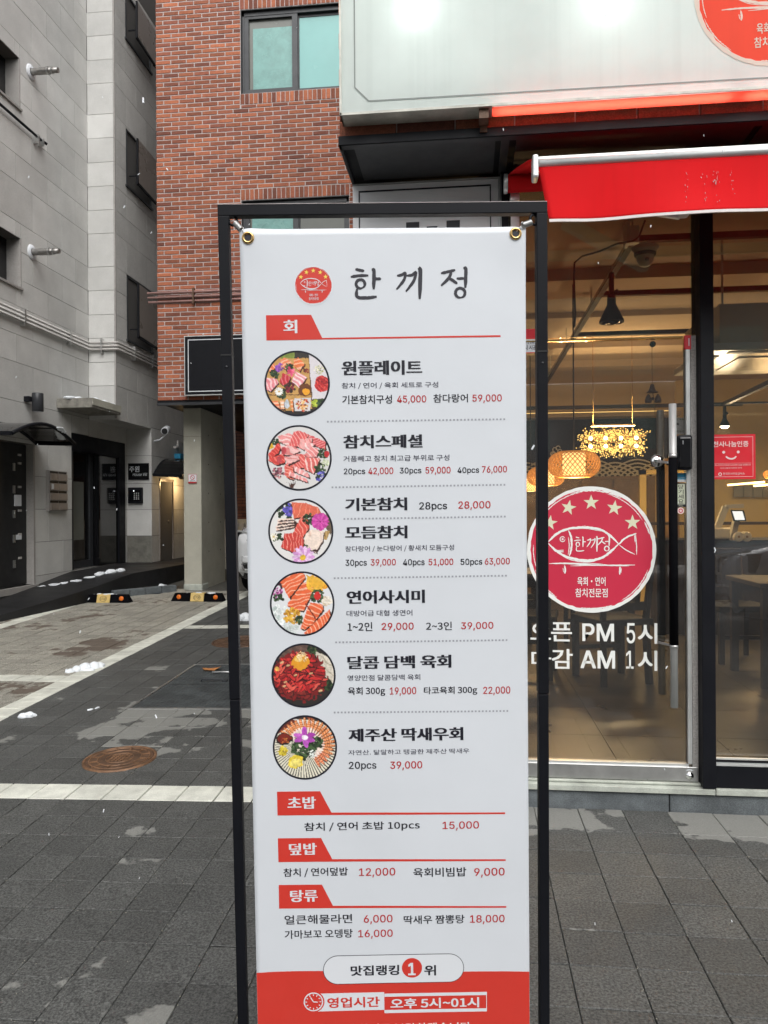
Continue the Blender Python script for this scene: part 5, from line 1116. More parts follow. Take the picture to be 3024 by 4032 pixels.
mb = MB(); mb.lathe((c.x, c.y, 0), [(0,c.z+.055),(.07,c.z+.05),(.078,c.z+.042),(.055,c.z+.01),(.05,c.z+.0)], 24); obj('housing', mb, M['dome'], dc); mb = MB(); mb.lathe((c.x, c.y, 0), [(.055,c.z+.015),(.062,c.z+.01),(.060,c.z-.004),(.05,c.z-.006)], 24); obj('band', mb, M['black_matt'], dc)
mb = MB(); mb.lathe((c.x, c.y, 0), [(.048,c.z),(.047,c.z-.03),(.035,c.z-.055),(.015,c.z-.066),(0,c.z-.068)], 24); obj('dome', mb, M['dome'], dc); mb = MB(); [mb.box(c.x-.010+i*.006, c.x-.007+i*.006, c.y-.05, c.y-.044, c.z-.045, c.z-.028) for i in range(4)]; obj('vent_slot', mb, M['black_matt'], dc)
cb = thing('black_cable', 'loose black cable looping down from the ceiling track', 'cable', c0); mb = MB()
pts = [onY(px, py, 4.5) for px, py in ((2540,868),(2515,935),(2490,950),(2430,960),(2360,990),(2290,1010),(2262,1035),(2260,1100),(2263,1180),(2265,1240),(2262,1290))]; mb.tube(pts, .006, 6); obj('cable', mb, M['blackcable'], cb)
def spot(px, py0, py1, Y, label, on=False, sc=1):
    a = onY(px, py0, Y); b = onY(px, py1, Y); h = a.z-b.z; t = thing('track_spotlight', label, 'spotlight', (a.x, Y, b.z), 0, 'track spotlights')
    mb = MB(); mb.lathe((a.x, Y, b.z), [(0,h*.60),(.085*h,h*.585),(.095*h,h*.38),(.255*h,.04*h),(.258*h,0),(.235*h,0),(.08*h,h*.34)], 24); obj('shade', mb, M['wood_dark'] if not on else M['black_metal'], t); part('adapter', t, M['wood_dark'], (a.x-.045*h, a.x+.045*h, Y-.02, Y+.02, b.z+h*.60, a.z+h*.05))
    mb = MB(); mb.tube([(a.x+.02*h, Y, b.z+.62*h), (a.x+.12*h, Y, b.z+.70*h), (a.x+.16*h, Y, b.z+.64*h), (a.x+.08*h, Y, b.z+.60*h)], .006, 5); obj('tilt_ring', mb, M['blackcable'], t)
    mb = MB(); mb.ell((a.x, Y, b.z+h*(.0 if on else .06)), (.21*h,.21*h,.12*h), 16, 8); obj('bulb', mb, M['bulb'] if on else M['darkpane'], t)
    if on: l = bpy.data.lights.new('bulb_light', 'POINT'); l.energy = 26; l.color = (1,.78,.48); l.shadow_soft_size = .05; o = bpy.data.objects.new('bulb_light', l); col.objects.link(o); o.parent = t; o.location = (0, 0, -.06)
    return t
spot(2407, 1085, 1270, 5.0, 'unlit dark cone spotlight on the near ceiling track')
spot(2853, 1600, 1678, 6.6, 'lit cone spotlight glowing behind the right window', True)
part('cross_rail', tr, M['wood_dark'], (1.75, 4.4, 6.6-.015, 6.6+.015, onY(2853, 1592, 6.6).z, onY(2853, 1585, 6.6).z))
mb = MB(); mb.bar(onY(2853,1590,6.6), onY(3040,1502,5.0), .03, .03); obj('rail', mb, M['wood_dark'], tr)
# lanterns
def lantern(px, py, wpx, Y, label, cord=True):
    c = onY(px, py, Y); r = wpx/2*Y/F*1.005; hh = r*.52; t = thing('woven_lantern', label, 'lantern', c, 0, 'woven cane pendant lanterns'); mb = MB()
    def pt(th, ph): rr = r*(math.cos(th)**.5) if math.cos(th) > 0 else 0; rr = max(rr, r*.45); return Vector((rr*math.cos(ph), rr*math.sin(ph), hh*math.sin(th)))
    n = 34
    for s in (-1, 1):
        for k in range(n): mb.tube([pt(R(-68+136*i/12), 2*math.pi*k/n+s*i*.085) for i in range(13)], r*.019, 4, cap=False)
    for th in (-68, 68): mb.tube([pt(R(th), 2*math.pi*i/24) for i in range(25)], r*.03, 5, cap=False)
    obj('woven_shade', mb, M['cane'], t, local=True)
    mb = MB(); mb.lathe((0,0,0), [(0,-hh*.90),(r*.44,-hh*.90),(r*.44,hh*.86),(0,hh*.86)], 24); obj('paper_core', mb, M['lampglow'], t, local=True); mb = MB(); mb.tube([(0,0,hh*.86),(0,0,ZC-c.z)], .006, 6); obj('cord', mb, M['blackcable'], t, local=True)
    mb = MB(); mb.lathe((0,0,0), [(0,-hh*1.0),(r*.40,-hh*1.0),(r*.40,-hh*.93)], 20); obj('diffuser', mb, M['lampglow'], t, local=True)
    l = bpy.data.lights.new('lantern_light', 'POINT'); l.energy = 23; l.color = (1,.66,.30); l.shadow_soft_size = .12; o = bpy.data.objects.new('lantern_light', l); col.objects.link(o); o.parent = t; o.location = (0, 0, -hh*1.25)
lantern(2260, 1829, 196, 6.0, 'largest woven cane lantern, hanging highest above the round door sticker'); lantern(2150, 1876, 142, 7.6, 'middle woven cane lantern, half behind the stand post'); lantern(2090, 1905, 110, 9.0, 'farthest woven cane lantern, seen left of the stand post')
lantern(3040, 1868, 60, 8.4, 'small woven lantern cut by the right picture edge')
# chandelier
Yc = 8.2; c = onY(2413, 1742, Yc); ch = thing('crystal_chandelier', 'wide golden spray chandelier with eight glowing bulbs', 'chandelier', c); hw = 118*Yc/F; mb = MB(); rr = random.Random(11); mt2 = MB()
for i in range(560):
    u = rr.uniform(-1, 1); s = rr.choice((-1, 1)); x0_ = u*hw*.9; a_ = rr.uniform(0, 2*math.pi); L_ = rr.uniform(.04, .125); zz = s*.05
    d = Vector((math.cos(a_)*.7+u*.5, math.sin(a_)*.7, rr.uniform(-.9, .9)+s*.3)).normalized(); p = Vector((x0_, 0, zz)); q = p+d*L_; mt2.tube([p, q], .0009, 3, cap=False); mb.ell(q, (.0052,.0052,.0052), 5, 4)
    if i % 2: mb.ell(p+d*L_*.6, (.005,.005,.005), 5, 4)
obj('crystal_spray', mb, M['spark'], ch, kind='stuff', local=True, recalc=False); obj('gold_twigs', mt2, mat('gold_twig', (.55,.36,.10), .4, .6, emit=(1,.6,.15), es=.35), ch, kind='stuff', local=True, recalc=False)
mb = MB(); mb.bar((-hw,0,0),(hw,0,0),.012,.012); mb.tube([(-.2,0,.12),(-.2,0,ZC-c.z)], .003, 4); mb.tube([(.2,0,.12),(.2,0,ZC-c.z)], .003, 4); obj('frame', mb, M['brass'], ch, local=True); mb = MB(); mb.box(-.22,.22,-.04,.04,.17,.185); obj('mount_bar', mb, M['brass'], ch, local=True)
for i in range(4):
    for s in (-1, 1): mb = MB(); mb.ell((-hw*.72+i*hw*.48, -.03, s*.042), (.020,.020,.020), 10, 8); obj('bulb', mb, M['bulb'], ch, local=True)
l = bpy.data.lights.new('chandelier_light', 'AREA'); l.shape = 'RECTANGLE'; l.size = .6; l.size_y = .2; l.energy = 25; l.color = (1,.74,.38); o = bpy.data.objects.new('chandelier_light', l); col.objects.link(o); o.parent = ch; o.location = (0, 0, -.16)
l = bpy.data.lights.new('chandelier_light', 'AREA'); l.shape = 'RECTANGLE'; l.size = .6; l.size_y = .2; l.energy = 20; l.color = (1,.74,.38); o = bpy.data.objects.new('chandelier_light', l); col.objects.link(o); o.parent = ch; o.location = (0, 0, .16); o.rotation_euler = (math.pi, 0, 0)
# wind chime on the door
c = onY(2559, 1365, 3.76); wc = thing('wind_chime', 'bronze bell wind chime hanging inside the door glass', 'wind chime', c); mb = MB(); mb.lathe((0,-.05,0), [(0,-.01),(.014,-.008),(.014,.0)], 16, 'Y'); obj('suction_cup', mb, M['wood_dark'], wc, local=True)
mb = MB(); mb.tube([(0,-.04,-.01),(0,-.04,-.185)], .0014, 5); mb.tube([(.004,-.04,-.22),(.012,-.04,-.34)], .0008, 4); mb.tube([(.0,-.04,-.22),(.018,-.04,-.34)], .0008, 4); obj('cord', mb, M['brass'], wc, local=True)
mb = MB(); mb.lathe((0,-.04,-.225), [(0,.040),(.008,.038),(.012,.02),(.018,.006),(.028,0),(.026,-.001)], 20); obj('large_bell', mb, M['rust2'], wc, local=True)
for dx, z0_ in ((-.018,-.262),(.026,-.262)): mb = MB(); mb.lathe((dx,-.04,z0_), [(0,.030),(.004,.028),(.013,.012),(.0165,-.004),(.014,-.012),(0,-.012)], 16); obj('small_bell', mb, M['rust2'], wc, local=True)
mb = MB(); mb.ell((.003,-.04,-.255), (.008,.008,.008), 10, 8); obj('bead', mb, M['black_matt'], wc, local=True)
# wave mural on the rear wall, cabinets, doors
mu = thing('wave_mural', 'dark wall frieze painted with pale overlapping wave arcs', 'mural', (1.3, RY1-.02, 1.9)); LM = rootloc(mu); YM = RY1-.03
part('panel', mu, M['in_dark'], (RX0+.1, 2.94, YM, RY1-.001, 1.55, 2.45)); S = lambda u, v, w: Vector((u, YM-.001-w, v))-LM; mb = MB(); k = 0
for i in range(8):
    cx_ = onY(2070+i*88, 1935, YM).x; cz = onY(2070+i*88, 1893 if i % 2 else 1905, YM).z
    amp = .42
    for q in range(5):
        w_ = .022; a0 = 2 if i % 2 else 20
        pts = [(cx_+(amp-.074*q)*math.cos(R(t))*1.0, cz+(amp-.074*q)*.72*math.sin(R(t))**1.6) for t in (12,35,60,90,120,145,168)]; ribbon(mb, pts, w_, S, .001+k*.0002, .5, .05, 5, k); k += 1
    if i % 3 == 1:
        for q in range(5): ribbon(mb, circ(cx_+.12+.05*math.cos(q), cz+.42+.05*math.sin(q*1.3), .03, 0, 270, 6), .014, S, .001+k*.0002, .5, .2, 3, k); k += 1
obj('wave_print', mb, M['wavepaint'], mu, local=True, recalc=False)
cabn = thing('wooden_partition', 'brown panelled wooden cabinets along the rear wall under the mural', 'cabinet', (1.8, 10.8, .14))
part('carcass', cabn, M['wood_mid'], (.2, 2.9, 10.86, 11.1, .14, 1.86))
for i in range(6): part('cabinet_door', cabn, M['wood_mid'], (.24+i*.445, .66+i*.445, 10.835, 10.858, .2, 1.82), bevel=.006); part('cabinet_handle', cabn, M['brass'], (.62+i*.445, .63+i*.445, 10.82, 10.834, 1.0, 1.12))
lwp = thing('golden_frame', 'gold lit open frame standing before the rear cabinets', 'frame', (1.5, 9.8, .14)); a = onY(2530, 1850, 9.8); b = onY(2580, 2300, 9.8)
part('frame_bar', lwp, mat('gold_frame', (.55,.40,.14), .5), (a.x-.04, a.x+.04, 9.78, 9.84, .14, a.z), (a.x-.04, a.x+.62, 9.78, 9.84, a.z-.06, a.z), (a.x+.16, a.x+.22, 9.78, 9.84, .14, a.z))
# tables and chairs
def chair_proto(label):
    t = thing('dining_chair', label, 'chair', (0,0,0), 0, 'dark wooden dining chairs'); wd = M['wood_dark']
    for sx in (-1, 1): obj('leg', MB().bar((sx*.19,-.19,0),(sx*.19,-.19,.44),.04,.04), wd, t, local=True); obj('leg', MB().bar((sx*.18,.20,0),(sx*.17,.17,.44),.04,.04), wd, t, local=True); obj('back_post', MB().bar((sx*.17,.17,.44),(sx*.18,.25,.92),.035,.035), wd, t, local=True)
    obj('seat', MB().box(-.22,.22,-.22,.20,.42,.47), M['in_dark'], t, .01, local=True); obj('stretcher', MB().box(-.19,.19,-.20,-.18,.2,.23), wd, t, local=True)
    for z_ in (.88, .56): obj('back_rail', MB().bar((-.18,.17+.08*(z_-.44)/.48,z_),(.18,.17+.08*(z_-.44)/.48,z_),.025,.06), wd, t, local=True)
    for x_ in (-.09, 0, .09): obj('slat', MB().bar((x_,.19,.56),(x_,.243,.88),.035,.012), wd, t, local=True)
    return t
def table_proto(label):
    t = thing('dining_table', label, 'table', (0,0,0), 0, 'dining tables'); obj('table_top', MB().box(-.6,.6,-.36,.36,.70,.735), M['wood_dark'], t, .005, local=True)
    for sx in (-1, 1):
        for sy in (-1, 1): obj('leg', MB().bar((sx*.55,sy*.31,0),(sx*.55,sy*.31,.70),.05,.05), M['wood_dark'], t, local=True)
    obj('apron', MB().box(-.53,.53,-.30,-.28,.62,.70).box(-.53,.53,.28,.30,.62,.70), M['wood_dark'], t, local=True); return t
cpz = [(1.05,5.75,200,'dark slat back chair nearest the door handle'),(.45,5.9,170,'dark slat back chair behind the opening hours lettering'),(.35,7.4,10,'dark chair deep behind the red door sticker'),(1.15,7.45,-15,'dark chair at the rear table seen past the sticker'),
       (2.25,5.0,165,'dark chair nearest the right window'),(2.95,5.2,190,'dark chair cut by the right picture edge'),(2.2,6.6,5,'dark chair on the far side of the right table'),(2.95,6.6,-10,'dark chair on the far side of the right table, at its end')]
ck = chair_proto(cpz[0][3])
for i, (x, y, a, lab) in enumerate(cpz):
    o = ck if i == 0 else copy_tree(ck); o.location = (x, y, .14); o.rotation_euler.z = R(a); o['label'] = lab
tk = table_proto('dark dining table behind the door')
for i, (x, y, lab) in enumerate(((.75,6.6,'dark dining table behind the door'),(2.6,5.85,'dark dining table behind the right window'),(.2,8.6,'dark dining table farthest back, under the lanterns'))):
    o = tk if i == 0 else copy_tree(tk); o.location = (x, y, .14); o['label'] = lab
# counter with tablet
ct = thing('service_counter', 'dark service counter with ochre back panel behind the right window', 'counter', (2.9, 8.2, .14)); a = onY(2780, 2125, 7.9)
part('counter_body', ct, M['wood_dark'], (a.x-.4, a.x+.95, 7.9, 8.5, .14, a.z-.03)); part('counter_top', ct, M['black_metal'], (a.x-.42, a.x+.97, 7.87, 8.52, a.z-.03, a.z)); part('counter_panel', ct, M['in_yellow'], (a.x+.62, a.x+2.2, 7.6, 7.66, .14, a.z+.22))
part('upper_shelf', ct, M['wood_dark'], (a.x-.4, a.x+1.2, 8.8, 9.1, onY(2800,2056,8.8).z-.03, onY(2800,2056,8.8).z)); part('side_post', ct, M['wood_dark'], (a.x+.14, a.x+.22, 8.9, 8.98, .14, 2.3)); part('side_panel', ct, M['wood_mid'], (a.x-.05, a.x+.05, 9.3, 9.4, .14, 2.0))
a = onY(2878, 2008, 7.7); b = onY(2936, 2052, 7.7)
tb_ = thing('tablet_stand', 'lit white tablet screen on a stand at the counter', 'tablet', ((a.x+b.x)/2, 7.7, a.z)); mb = MB(); mb.add([(a.x+.0,7.7,a.z),(b.x-.015,7.7,a.z-.004),(b.x,7.68,b.z),(a.x+.02,7.68,b.z),(a.x,7.715,a.z),(b.x-.015,7.715,a.z-.004),(b.x,7.695,b.z),(a.x+.02,7.695,b.z)], [(0,1,2,3),(7,6,5,4),(0,4,5,1),(1,5,6,2),(2,6,7,3),(3,7,4,0)]); obj('tablet', mb, M['black_metal'], tb_)
mb = MB(); mb.quad((a.x+.012,7.697,a.z-.012),(b.x-.03,7.697,a.z-.014),(b.x-.014,7.677,b.z+.012),(a.x+.03,7.677,b.z+.012)); obj('screen', mb, M['tablet'], tb_, recalc=False); mb = MB(); mb.bar(((a.x+b.x)/2,7.73,b.z+.05),((a.x+b.x)/2,7.9,onY(2780,2125,7.9).z),.05,.06); obj('stand', mb, M['dome'], tb_)
c = onY(2800, 2115, 7.85); mc = thing('card_machine', 'beige boxy till machine on the counter', 'machine', c); part('body', mc, M['dome'], (c.x+.02, c.x+.24, 7.88, 8.05, c.z-.02, c.z+.09), bevel=.02); part('base', mc, M['charcoal'], (c.x+.05, c.x+.22, 7.9, 8.05, c.z-.10, c.z-.02)); mb = MB(); mb.bar((c.x+.08,7.95,c.z+.06),(c.x+.17,7.95,c.z+.30),.05,.06); mb.bar((c.x+.17,7.95,c.z+.30),(c.x+.34,7.95,c.z+.31),.05,.04); obj('arm', mb, M['dome'], mc)
for i, (px, lab) in enumerate(((2903, 'white paper roll at the counter, the nearer one'), (2935, 'white paper roll at the counter, the farther one'))):
    c = onY(px, 2113, 7.84+.05*i); t = thing('paper_roll', lab, 'roll', c, 0, 'paper rolls'); mb = MB(); mb.lathe((0,0,0), [(.012,-.05),(.045,-.05),(.05,-.04),(.05,.05),(.0,.05)], 20, 'Y'); obj('roll', mb, M['dome'], t, local=True); mb = MB(); mb.lathe((0,0,0), [(0,-.045),(.014,-.05),(.014,-.04)], 12, 'Y'); obj('core', mb, M['wood_mid'], t, local=True)
for i, (q0, q1) in enumerate((((2865,1910),(3010,1898)), ((2968,1913),(3060,1906)))):
    p, q = onY(*q0, 8.6), onY(*q1, 8.6); t = thing('led_bar', ('long' if i == 0 else 'short')+' glowing yellow light bar behind the right window', 'lamp', p, 0, 'light bars'); mb = MB(); mb.bar(p, q, .02, .02); obj('tube', mb, M['led'], t)
# plain pale hangings on the yellow wall
hg = thing('wall_hangings', 'row of grey cloths hanging on the yellow rear wall', 'cloth', (4, 11.1, 1.9))
for i in range(4): a = onY(2890+i*38, 1912, 11.1); part('cloth', hg, M['stone_trim'], (a.x, a.x+.12, 11.1, 11.12, a.z-.16, a.z))
l = bpy.data.lights.new('led_light', 'AREA'); l.shape = 'RECTANGLE'; l.size = 2.2; l.size_y = .3; l.energy = 42; l.color = (1,.72,.34); o = bpy.data.objects.new('led_light', l); col.objects.link(o); o.parent = ct; o.location = (.9, .6, 2.3)

# ================================================================== MENU STAND AND BANNER
BO = Vector((-0.51390963, 1.53919939, 2.02288482)); BU = Vector((0.99248191, 0.12207738, 0.00876243)); BV = Vector((-0.00265654, -0.05008979, 0.99874119)); BN = BU.cross(BV)
def Bp(px, py):
    d = ray(px, py); t = (BO-Vector((0,0,H))).dot(BN)/d.dot(BN); p = Vector((0,0,H))+d*t-BO; return p.dot(BU), p.dot(BV)
TOPZ = 2.085
st = thing('banner_stand', 'black square tube banner stand with a bolted joint in each post', 'stand'); mm_ = Matrix((BU, -BN, BV)).transposed().to_4x4(); mm_.translation = BO+BU*.345-BV*TOPZ; st.matrix_world = mm_
ban = thing('menu_banner', 'tall white and red menu banner of raw fish dishes hung in the black stand', 'banner'); ban.matrix_world = mm_
def wave(u, v): return .0022*math.sin(v*3.1+.6)+.0014*math.sin(u*7+v*2)+.006*math.exp(-((u-.05)**2+(v+.06)**2)/.004)*.6+.006*math.exp(-((u-.63)**2+(v+.06)**2)/.004)*.6
def BS(u, v, w): return Vector((u-.345, -(w*.6+wave(u, v)), v+TOPZ))
T_ = .0225; D_ = .025
def sb(x0, x1, y0, y1, z0, z1): return (x0-.345, x1-.345, y0, y1, TOPZ+z0, TOPZ+z1)
for nm, xa in (('post', 0), ('post', .69-T_)):
    part_ = MB(); part_.box(*sb(xa, xa+T_, .001, D_, -1.045, -T_)); o = obj(nm, part_, M['black_metal'], st, .0015, local=True)
    part_ = MB(); part_.box(*sb(xa+.0006, xa+T_-.0006, .0016, D_-.001, -2.05, -1.0465)); obj('lower_post', part_, M['black_metal'], o, .0015, local=True)
    part_ = MB(); part_.box(*sb(xa-.0012, xa+T_+.0012, -.0006, D_+.001, -1.058, -1.040) ); 
    part_ = MB(); part_.lathe((xa+T_/2-.345, .0, TOPZ-.335), [(0,-.0005),(.002,-.0008),(.0025,.001)], 10, 'Y'); obj('rivet', part_, M['charcoal'], o, local=True)
    part_ = MB(); part_.box(*sb(xa-.0005, xa+T_+.0005, .0, D_+.0005, -.312, -.309)); obj('joint_seam', part_, M['black_matt'], o, local=True)
part_ = MB(); part_.box(*sb(0, .69, .001, D_, -T_, 0)); obj('top_bar', part_, M['black_metal'], st, .0015, local=True)
part_ = MB(); part_.box(*sb(.001, .689, .0002, .0008+D_, .0002, .0009)); obj('pale_top_edge', part_, M['trimwhite'], st, local=True)  # thin pale line along the top of the bar
part_ = MB(); part_.box(*sb(-.0, .69, .001, D_, -2.07, -2.05)); part_.box(*sb(.0, T_, -.2, .24, -2.085, -2.07)); part_.box(*sb(.69-T_, .69, -.2, .24, -2.085, -2.07)); obj('foot', part_, M['black_metal'], st, .0015, local=True)
# hooks and springs
for s, (ring_px, ey_px) in enumerate((((912, 862), (978, 939)), ((2105, 860), (2029, 922)))):
    ru, rv = Bp(*ring_px); eu, ev = Bp(*ey_px); sg = 1 if s == 0 else -1
    mb = MB(); P = lambda u, v, y: Vector((u-.345, y, v+TOPZ))
    mb.tube([P(ru+.0085*math.cos(2*math.pi*i/20), rv+.0105*math.sin(2*math.pi*i/20), .008+.004*math.cos(2*math.pi*i/20)) for i in range(21)], .0028, 8, cap=False); mb.tube([P(ru-sg*.006, rv+.008, .008), P(ru-sg*.016, rv+.010, .010)], .003, 6); obj('eye_hook', mb, M['black_metal'], st, local=True)
    p0 = P(ru+sg*.006, rv-.008, -.001); p1 = P(eu-sg*.0125, ev+.015, -.006); ax = (p1-p0); L_ = ax.length; ax.normalize(); a_ = ax.cross(Vector((0,1,0))).normalized(); b_ = ax.cross(a_)
    mb = MB(); pts = []; turns = 9
    for i in range(turns*12+1):
        t_ = i/12*2*math.pi; pts.append(p0+ax*(L_*.08+L_*.86*i/(turns*12))+(a_*math.cos(t_)+b_*math.sin(t_))*.0056)
    mb.tube(pts, .00115, 6); q0 = pts[-1]; e_ = P(eu-sg*.002, ev+.004, -.004); mb.tube([q0, p1+ax*.003, P(eu-sg*.007, ev+.007, -.005), e_, P(eu, ev+.003, .004), P(eu+.0, ev-.004, .004)], .0011, 6); mb.tube([p0, p0+ax*L_*.05+a_*.003, pts[0]], .0011, 6)
    obj('spring', mb, M['steel'], st, local=True)
# the vinyl sheet
u0, u1, v0, v1 = .0455, .6435, -1.97, -.0525
EY = [Bp(978, 939), Bp(2029, 922)]
nx, nz = 60, 150; mb = MB(); mb.smooth = True; vs = []
for j in range(nz+1):
    for i in range(nx+1):
        u = u0+(u1-u0)*i/nx; v = v0+(v1-v0)*j/nz
        if j == nz: v += .0018*math.exp(-((u-EY[0][0])/.03)**2)-.003*math.exp(-((u-u0)/.012)**2)-.003*math.exp(-((u-u1)/.012)**2)
        vs.append(BS(u, v, 0))
fs = [(j*(nx+1)+i, j*(nx+1)+i+1, (j+1)*(nx+1)+i+1, (j+1)*(nx+1)+i) for j in range(nz) for i in range(nx)]
mb.add(vs, fs); mb.cur = 0; sheet_ = obj('vinyl_sheet', mb, M['white_vinyl'], ban, local=True, recalc=False); sd_ = sheet_.modifiers.new('s', 'SOLIDIFY'); sd_.thickness = .0006; sd_.offset = -1
for eu, ev in EY:
    mb = MB(); c_ = BS(eu, ev, .0); prof = []
    for i in range(9): t_ = math.pi*i/8; prof.append((.0066+.0032*(1-math.cos(t_)), -.0032*math.sin(t_)))
    mb.lathe(c_+Vector((0,-.0006,0)), prof, 32, 'Y'); ey = obj('eyelet', mb, M['brass'], ban, local=True); mb = MB(); mb.lathe(c_+Vector((0,-.0009,0)), [(0,0),(.0067,0)], 28, 'Y'); obj('hole', mb, M['p_black'], ey, local=True, recalc=False)
ZA = lambda x, y: (840+x/1.22, 780+y/1.22)
ZB = lambda x, y: (940+x/1.3825, 1600+y/1.3825)
ZCc = lambda x, y: (940+x/1.3825, 2200+y/1.3825)
ZD = lambda x, y: (940+x/1.3825, 3050+y/1.3825)
def strip(mb, pts, w, n=40):
    """a filled polygon given by upper and lower outline, cut fine enough to follow the sheet"""
    up, lo = pts; 
    vs = []
    for k in range(n+1):
        for line in (up, lo):
            t = k/n*(len(line)-1); i = min(int(t), len(line)-2); f = t-i; vs.append(BS(line[i][0]+(line[i+1][0]-line[i][0])*f, line[i][1]+(line[i+1][1]-line[i][1])*f, w))
    mb.add(vs, [(2*i, 2*i+1, 2*i+3, 2*i+2) for i in range(n)])
TXN = {'head': ('dish_name', 'p_black'), 'thin': ('fine_print', 'p_navy'), 'black': ('lettering', 'p_black'), 'red': ('price', 'p_redtx'), 'white': ('section_name', 'p_white')}
def txt(key, Z, body, x0, y0, x1, y1, off=0., smear=0):
    mb = MB()
    a = Bp(*Z(x0, y1)); b = Bp(*Z(x1, y0)); a2 = Bp(*Z(x1, y1)); dv = 0
    # follow the slight slope of the printed rows
    ca, cb = Bp(*Z(x0, (y0+y1)/2)), Bp(*Z(x1, (y0+y1)/2)); hgt = b[1]-a[1]
    put_text(mb, body, a[0], a[1], b[0], b[1], BS, .0009, off, smear); obj(TXN[key][0], mb, M[TXN[key][1]], ban, local=True, recalc=False)
K = {k: MB() for k in ('head', 'thin', 'black', 'red', 'white', 'redhead', 'rh2', 'redtag', 'grey', 'pill', 'yellow')}
for Z, b, x0, y0, x1, y1 in ((ZA,'원플레이트',617,778,1003,852),(ZB,'참치스페셜',570,152,1000,230),(ZB,'기본참치',580,495,917,570),(ZB,'모듬참치',580,648,918,723),(ZCc,'연어사시미',588,168,1013,247),(ZCc,'달콤 담백 육회',592,522,1157,602),(ZCc,'제주산 딱새우회',598,915,1222,997)):
    txt('head', Z, b, x0, y0, x1, y1, .014, .0016)
for Z, b, x0, y0, x1, y1 in ((ZA,'참치 / 연어 / 육회 세트로 구성',617,882,1080,918),(ZB,'거품빼고 참치 최고급 부위로 구성',570,262,1147,302),(ZB,'참다랑어 / 눈다랑어 / 황새치 모듬구성',580,752,1172,795),(ZCc,'대방어급 대형 생연어',587,277,945,315),(ZCc,'영양만점 달콤담백 육회',592,628,988,666),(ZCc,'자연산. 달달하고 탱글한 제주산 딱새우',597,1030,1255,1070)):
    txt('thin', Z, b, x0, y0, x1, y1, .008)
for Z, b, x0, y0, x1, y1 in ((ZA,'기본참치구성',620,945,858,990),(ZA,'참다랑어',1057,940,1223,983),(ZB,'20pcs',572,337,688,378),(ZB,'30pcs',877,332,994,374),(ZB,'40pcs',1191,330,1309,371),(ZB,'28pcs',983,520,1134,572),(ZB,'30pcs',581,833,697,878),(ZB,'40pcs',895,830,1012,875),(ZB,'50pcs',1208,828,1326,872),
        (ZCc,'1~2인',593,345,727,396),(ZCc,'2~3인',1020,342,1160,390),(ZCc,'육회 300g',594,697,797,750),(ZCc,'타코육회 300g',1008,692,1298,745),(ZCc,'20pcs',600,1103,749,1155),(ZD,'참치 / 연어 초밥 10pcs',357,250,985,314),(ZD,'참치 / 연어덮밥',244,503,594,560),(ZD,'육회비빔밥',950,500,1238,556),
        (ZD,'얼큰해물라면',250,757,617,815),(ZD,'딱새우 짬뽕탕',898,758,1228,812),(ZD,'가마보꼬 오뎅탕',251,838,620,893)):
    txt('black', Z, b, x0, y0, x1, y1, .018)
for Z, b, x0, y0, x1, y1 in ((ZA,'45,000',883,947,1023,990),(ZA,'59,000',1245,942,1386,985),(ZB,'42,000',706,332,841,378),(ZB,'59,000',1017,328,1153,374),(ZB,'76,000',1325,323,1461,369),(ZB,'28,000',1196,515,1371,566),(ZB,'39,000',719,830,855,875),(ZB,'51,000',1034,828,1168,873),(ZB,'63,000',1340,824,1476,870),
        (ZCc,'29,000',778,347,952,397),(ZCc,'39,000',1211,343,1386,392),(ZCc,'19,000',823,698,966,748),(ZCc,'22,000',1331,694,1478,744),(ZCc,'39,000',825,1100,999,1152),(ZD,'15,000',1109,250,1307,303),(ZD,'12,000',655,505,852,560),(ZD,'9,000',1281,502,1446,557),(ZD,'6,000',681,760,837,814),(ZD,'18,000',1258,757,1446,811),(ZD,'16,000',651,840,838,893)):
    txt('red', Z, b, x0, y0, x1, y1, .016)
for Z, pts in ((ZA,((253,563),(470,561),(523,672),(1380,658),(1380,667),(255,684))),(ZD,((208,94),(443,91),(505,207),(1449,203),(1449,212),(211,223))),(ZD,((213,347),(448,345),(509,460),(1452,457),(1452,466),(216,476))),(ZD,((218,600),(453,598),(513,713),(1455,711),(1455,720),(220,728)))):
    P = [Bp(*Z(*p)) for p in pts]; bot = lambda f: (P[5][0]+(P[4][0]-P[5][0])*f, P[5][1]+(P[4][1]-P[5][1])*f); f1 = (P[1][0]-P[5][0])/(P[4][0]-P[5][0]); f2 = (P[2][0]-P[5][0])/(P[4][0]-P[5][0])
    mb = MB(); strip(mb, ([P[0], P[1]], [P[5], bot(f1)]), .0006, 6); strip(mb, ([P[1], P[2]], [bot(f1), bot(f2)]), .0006, 4); strip(mb, ([P[2], P[3]], [bot(f2), P[4]]), .0006, 30); obj('section_tag', mb, M['p_red'], ban, local=True, recalc=False)
for Z, b, x0, y0, x1, y1 in ((ZA,'회',337,585,403,650),(ZD,'초밥',266,120,420,188),(ZD,'덮밥',274,372,425,438),(ZD,'탕류',280,625,430,693)): txt('white', Z, b, x0, y0, x1, y1, .01, .0012)
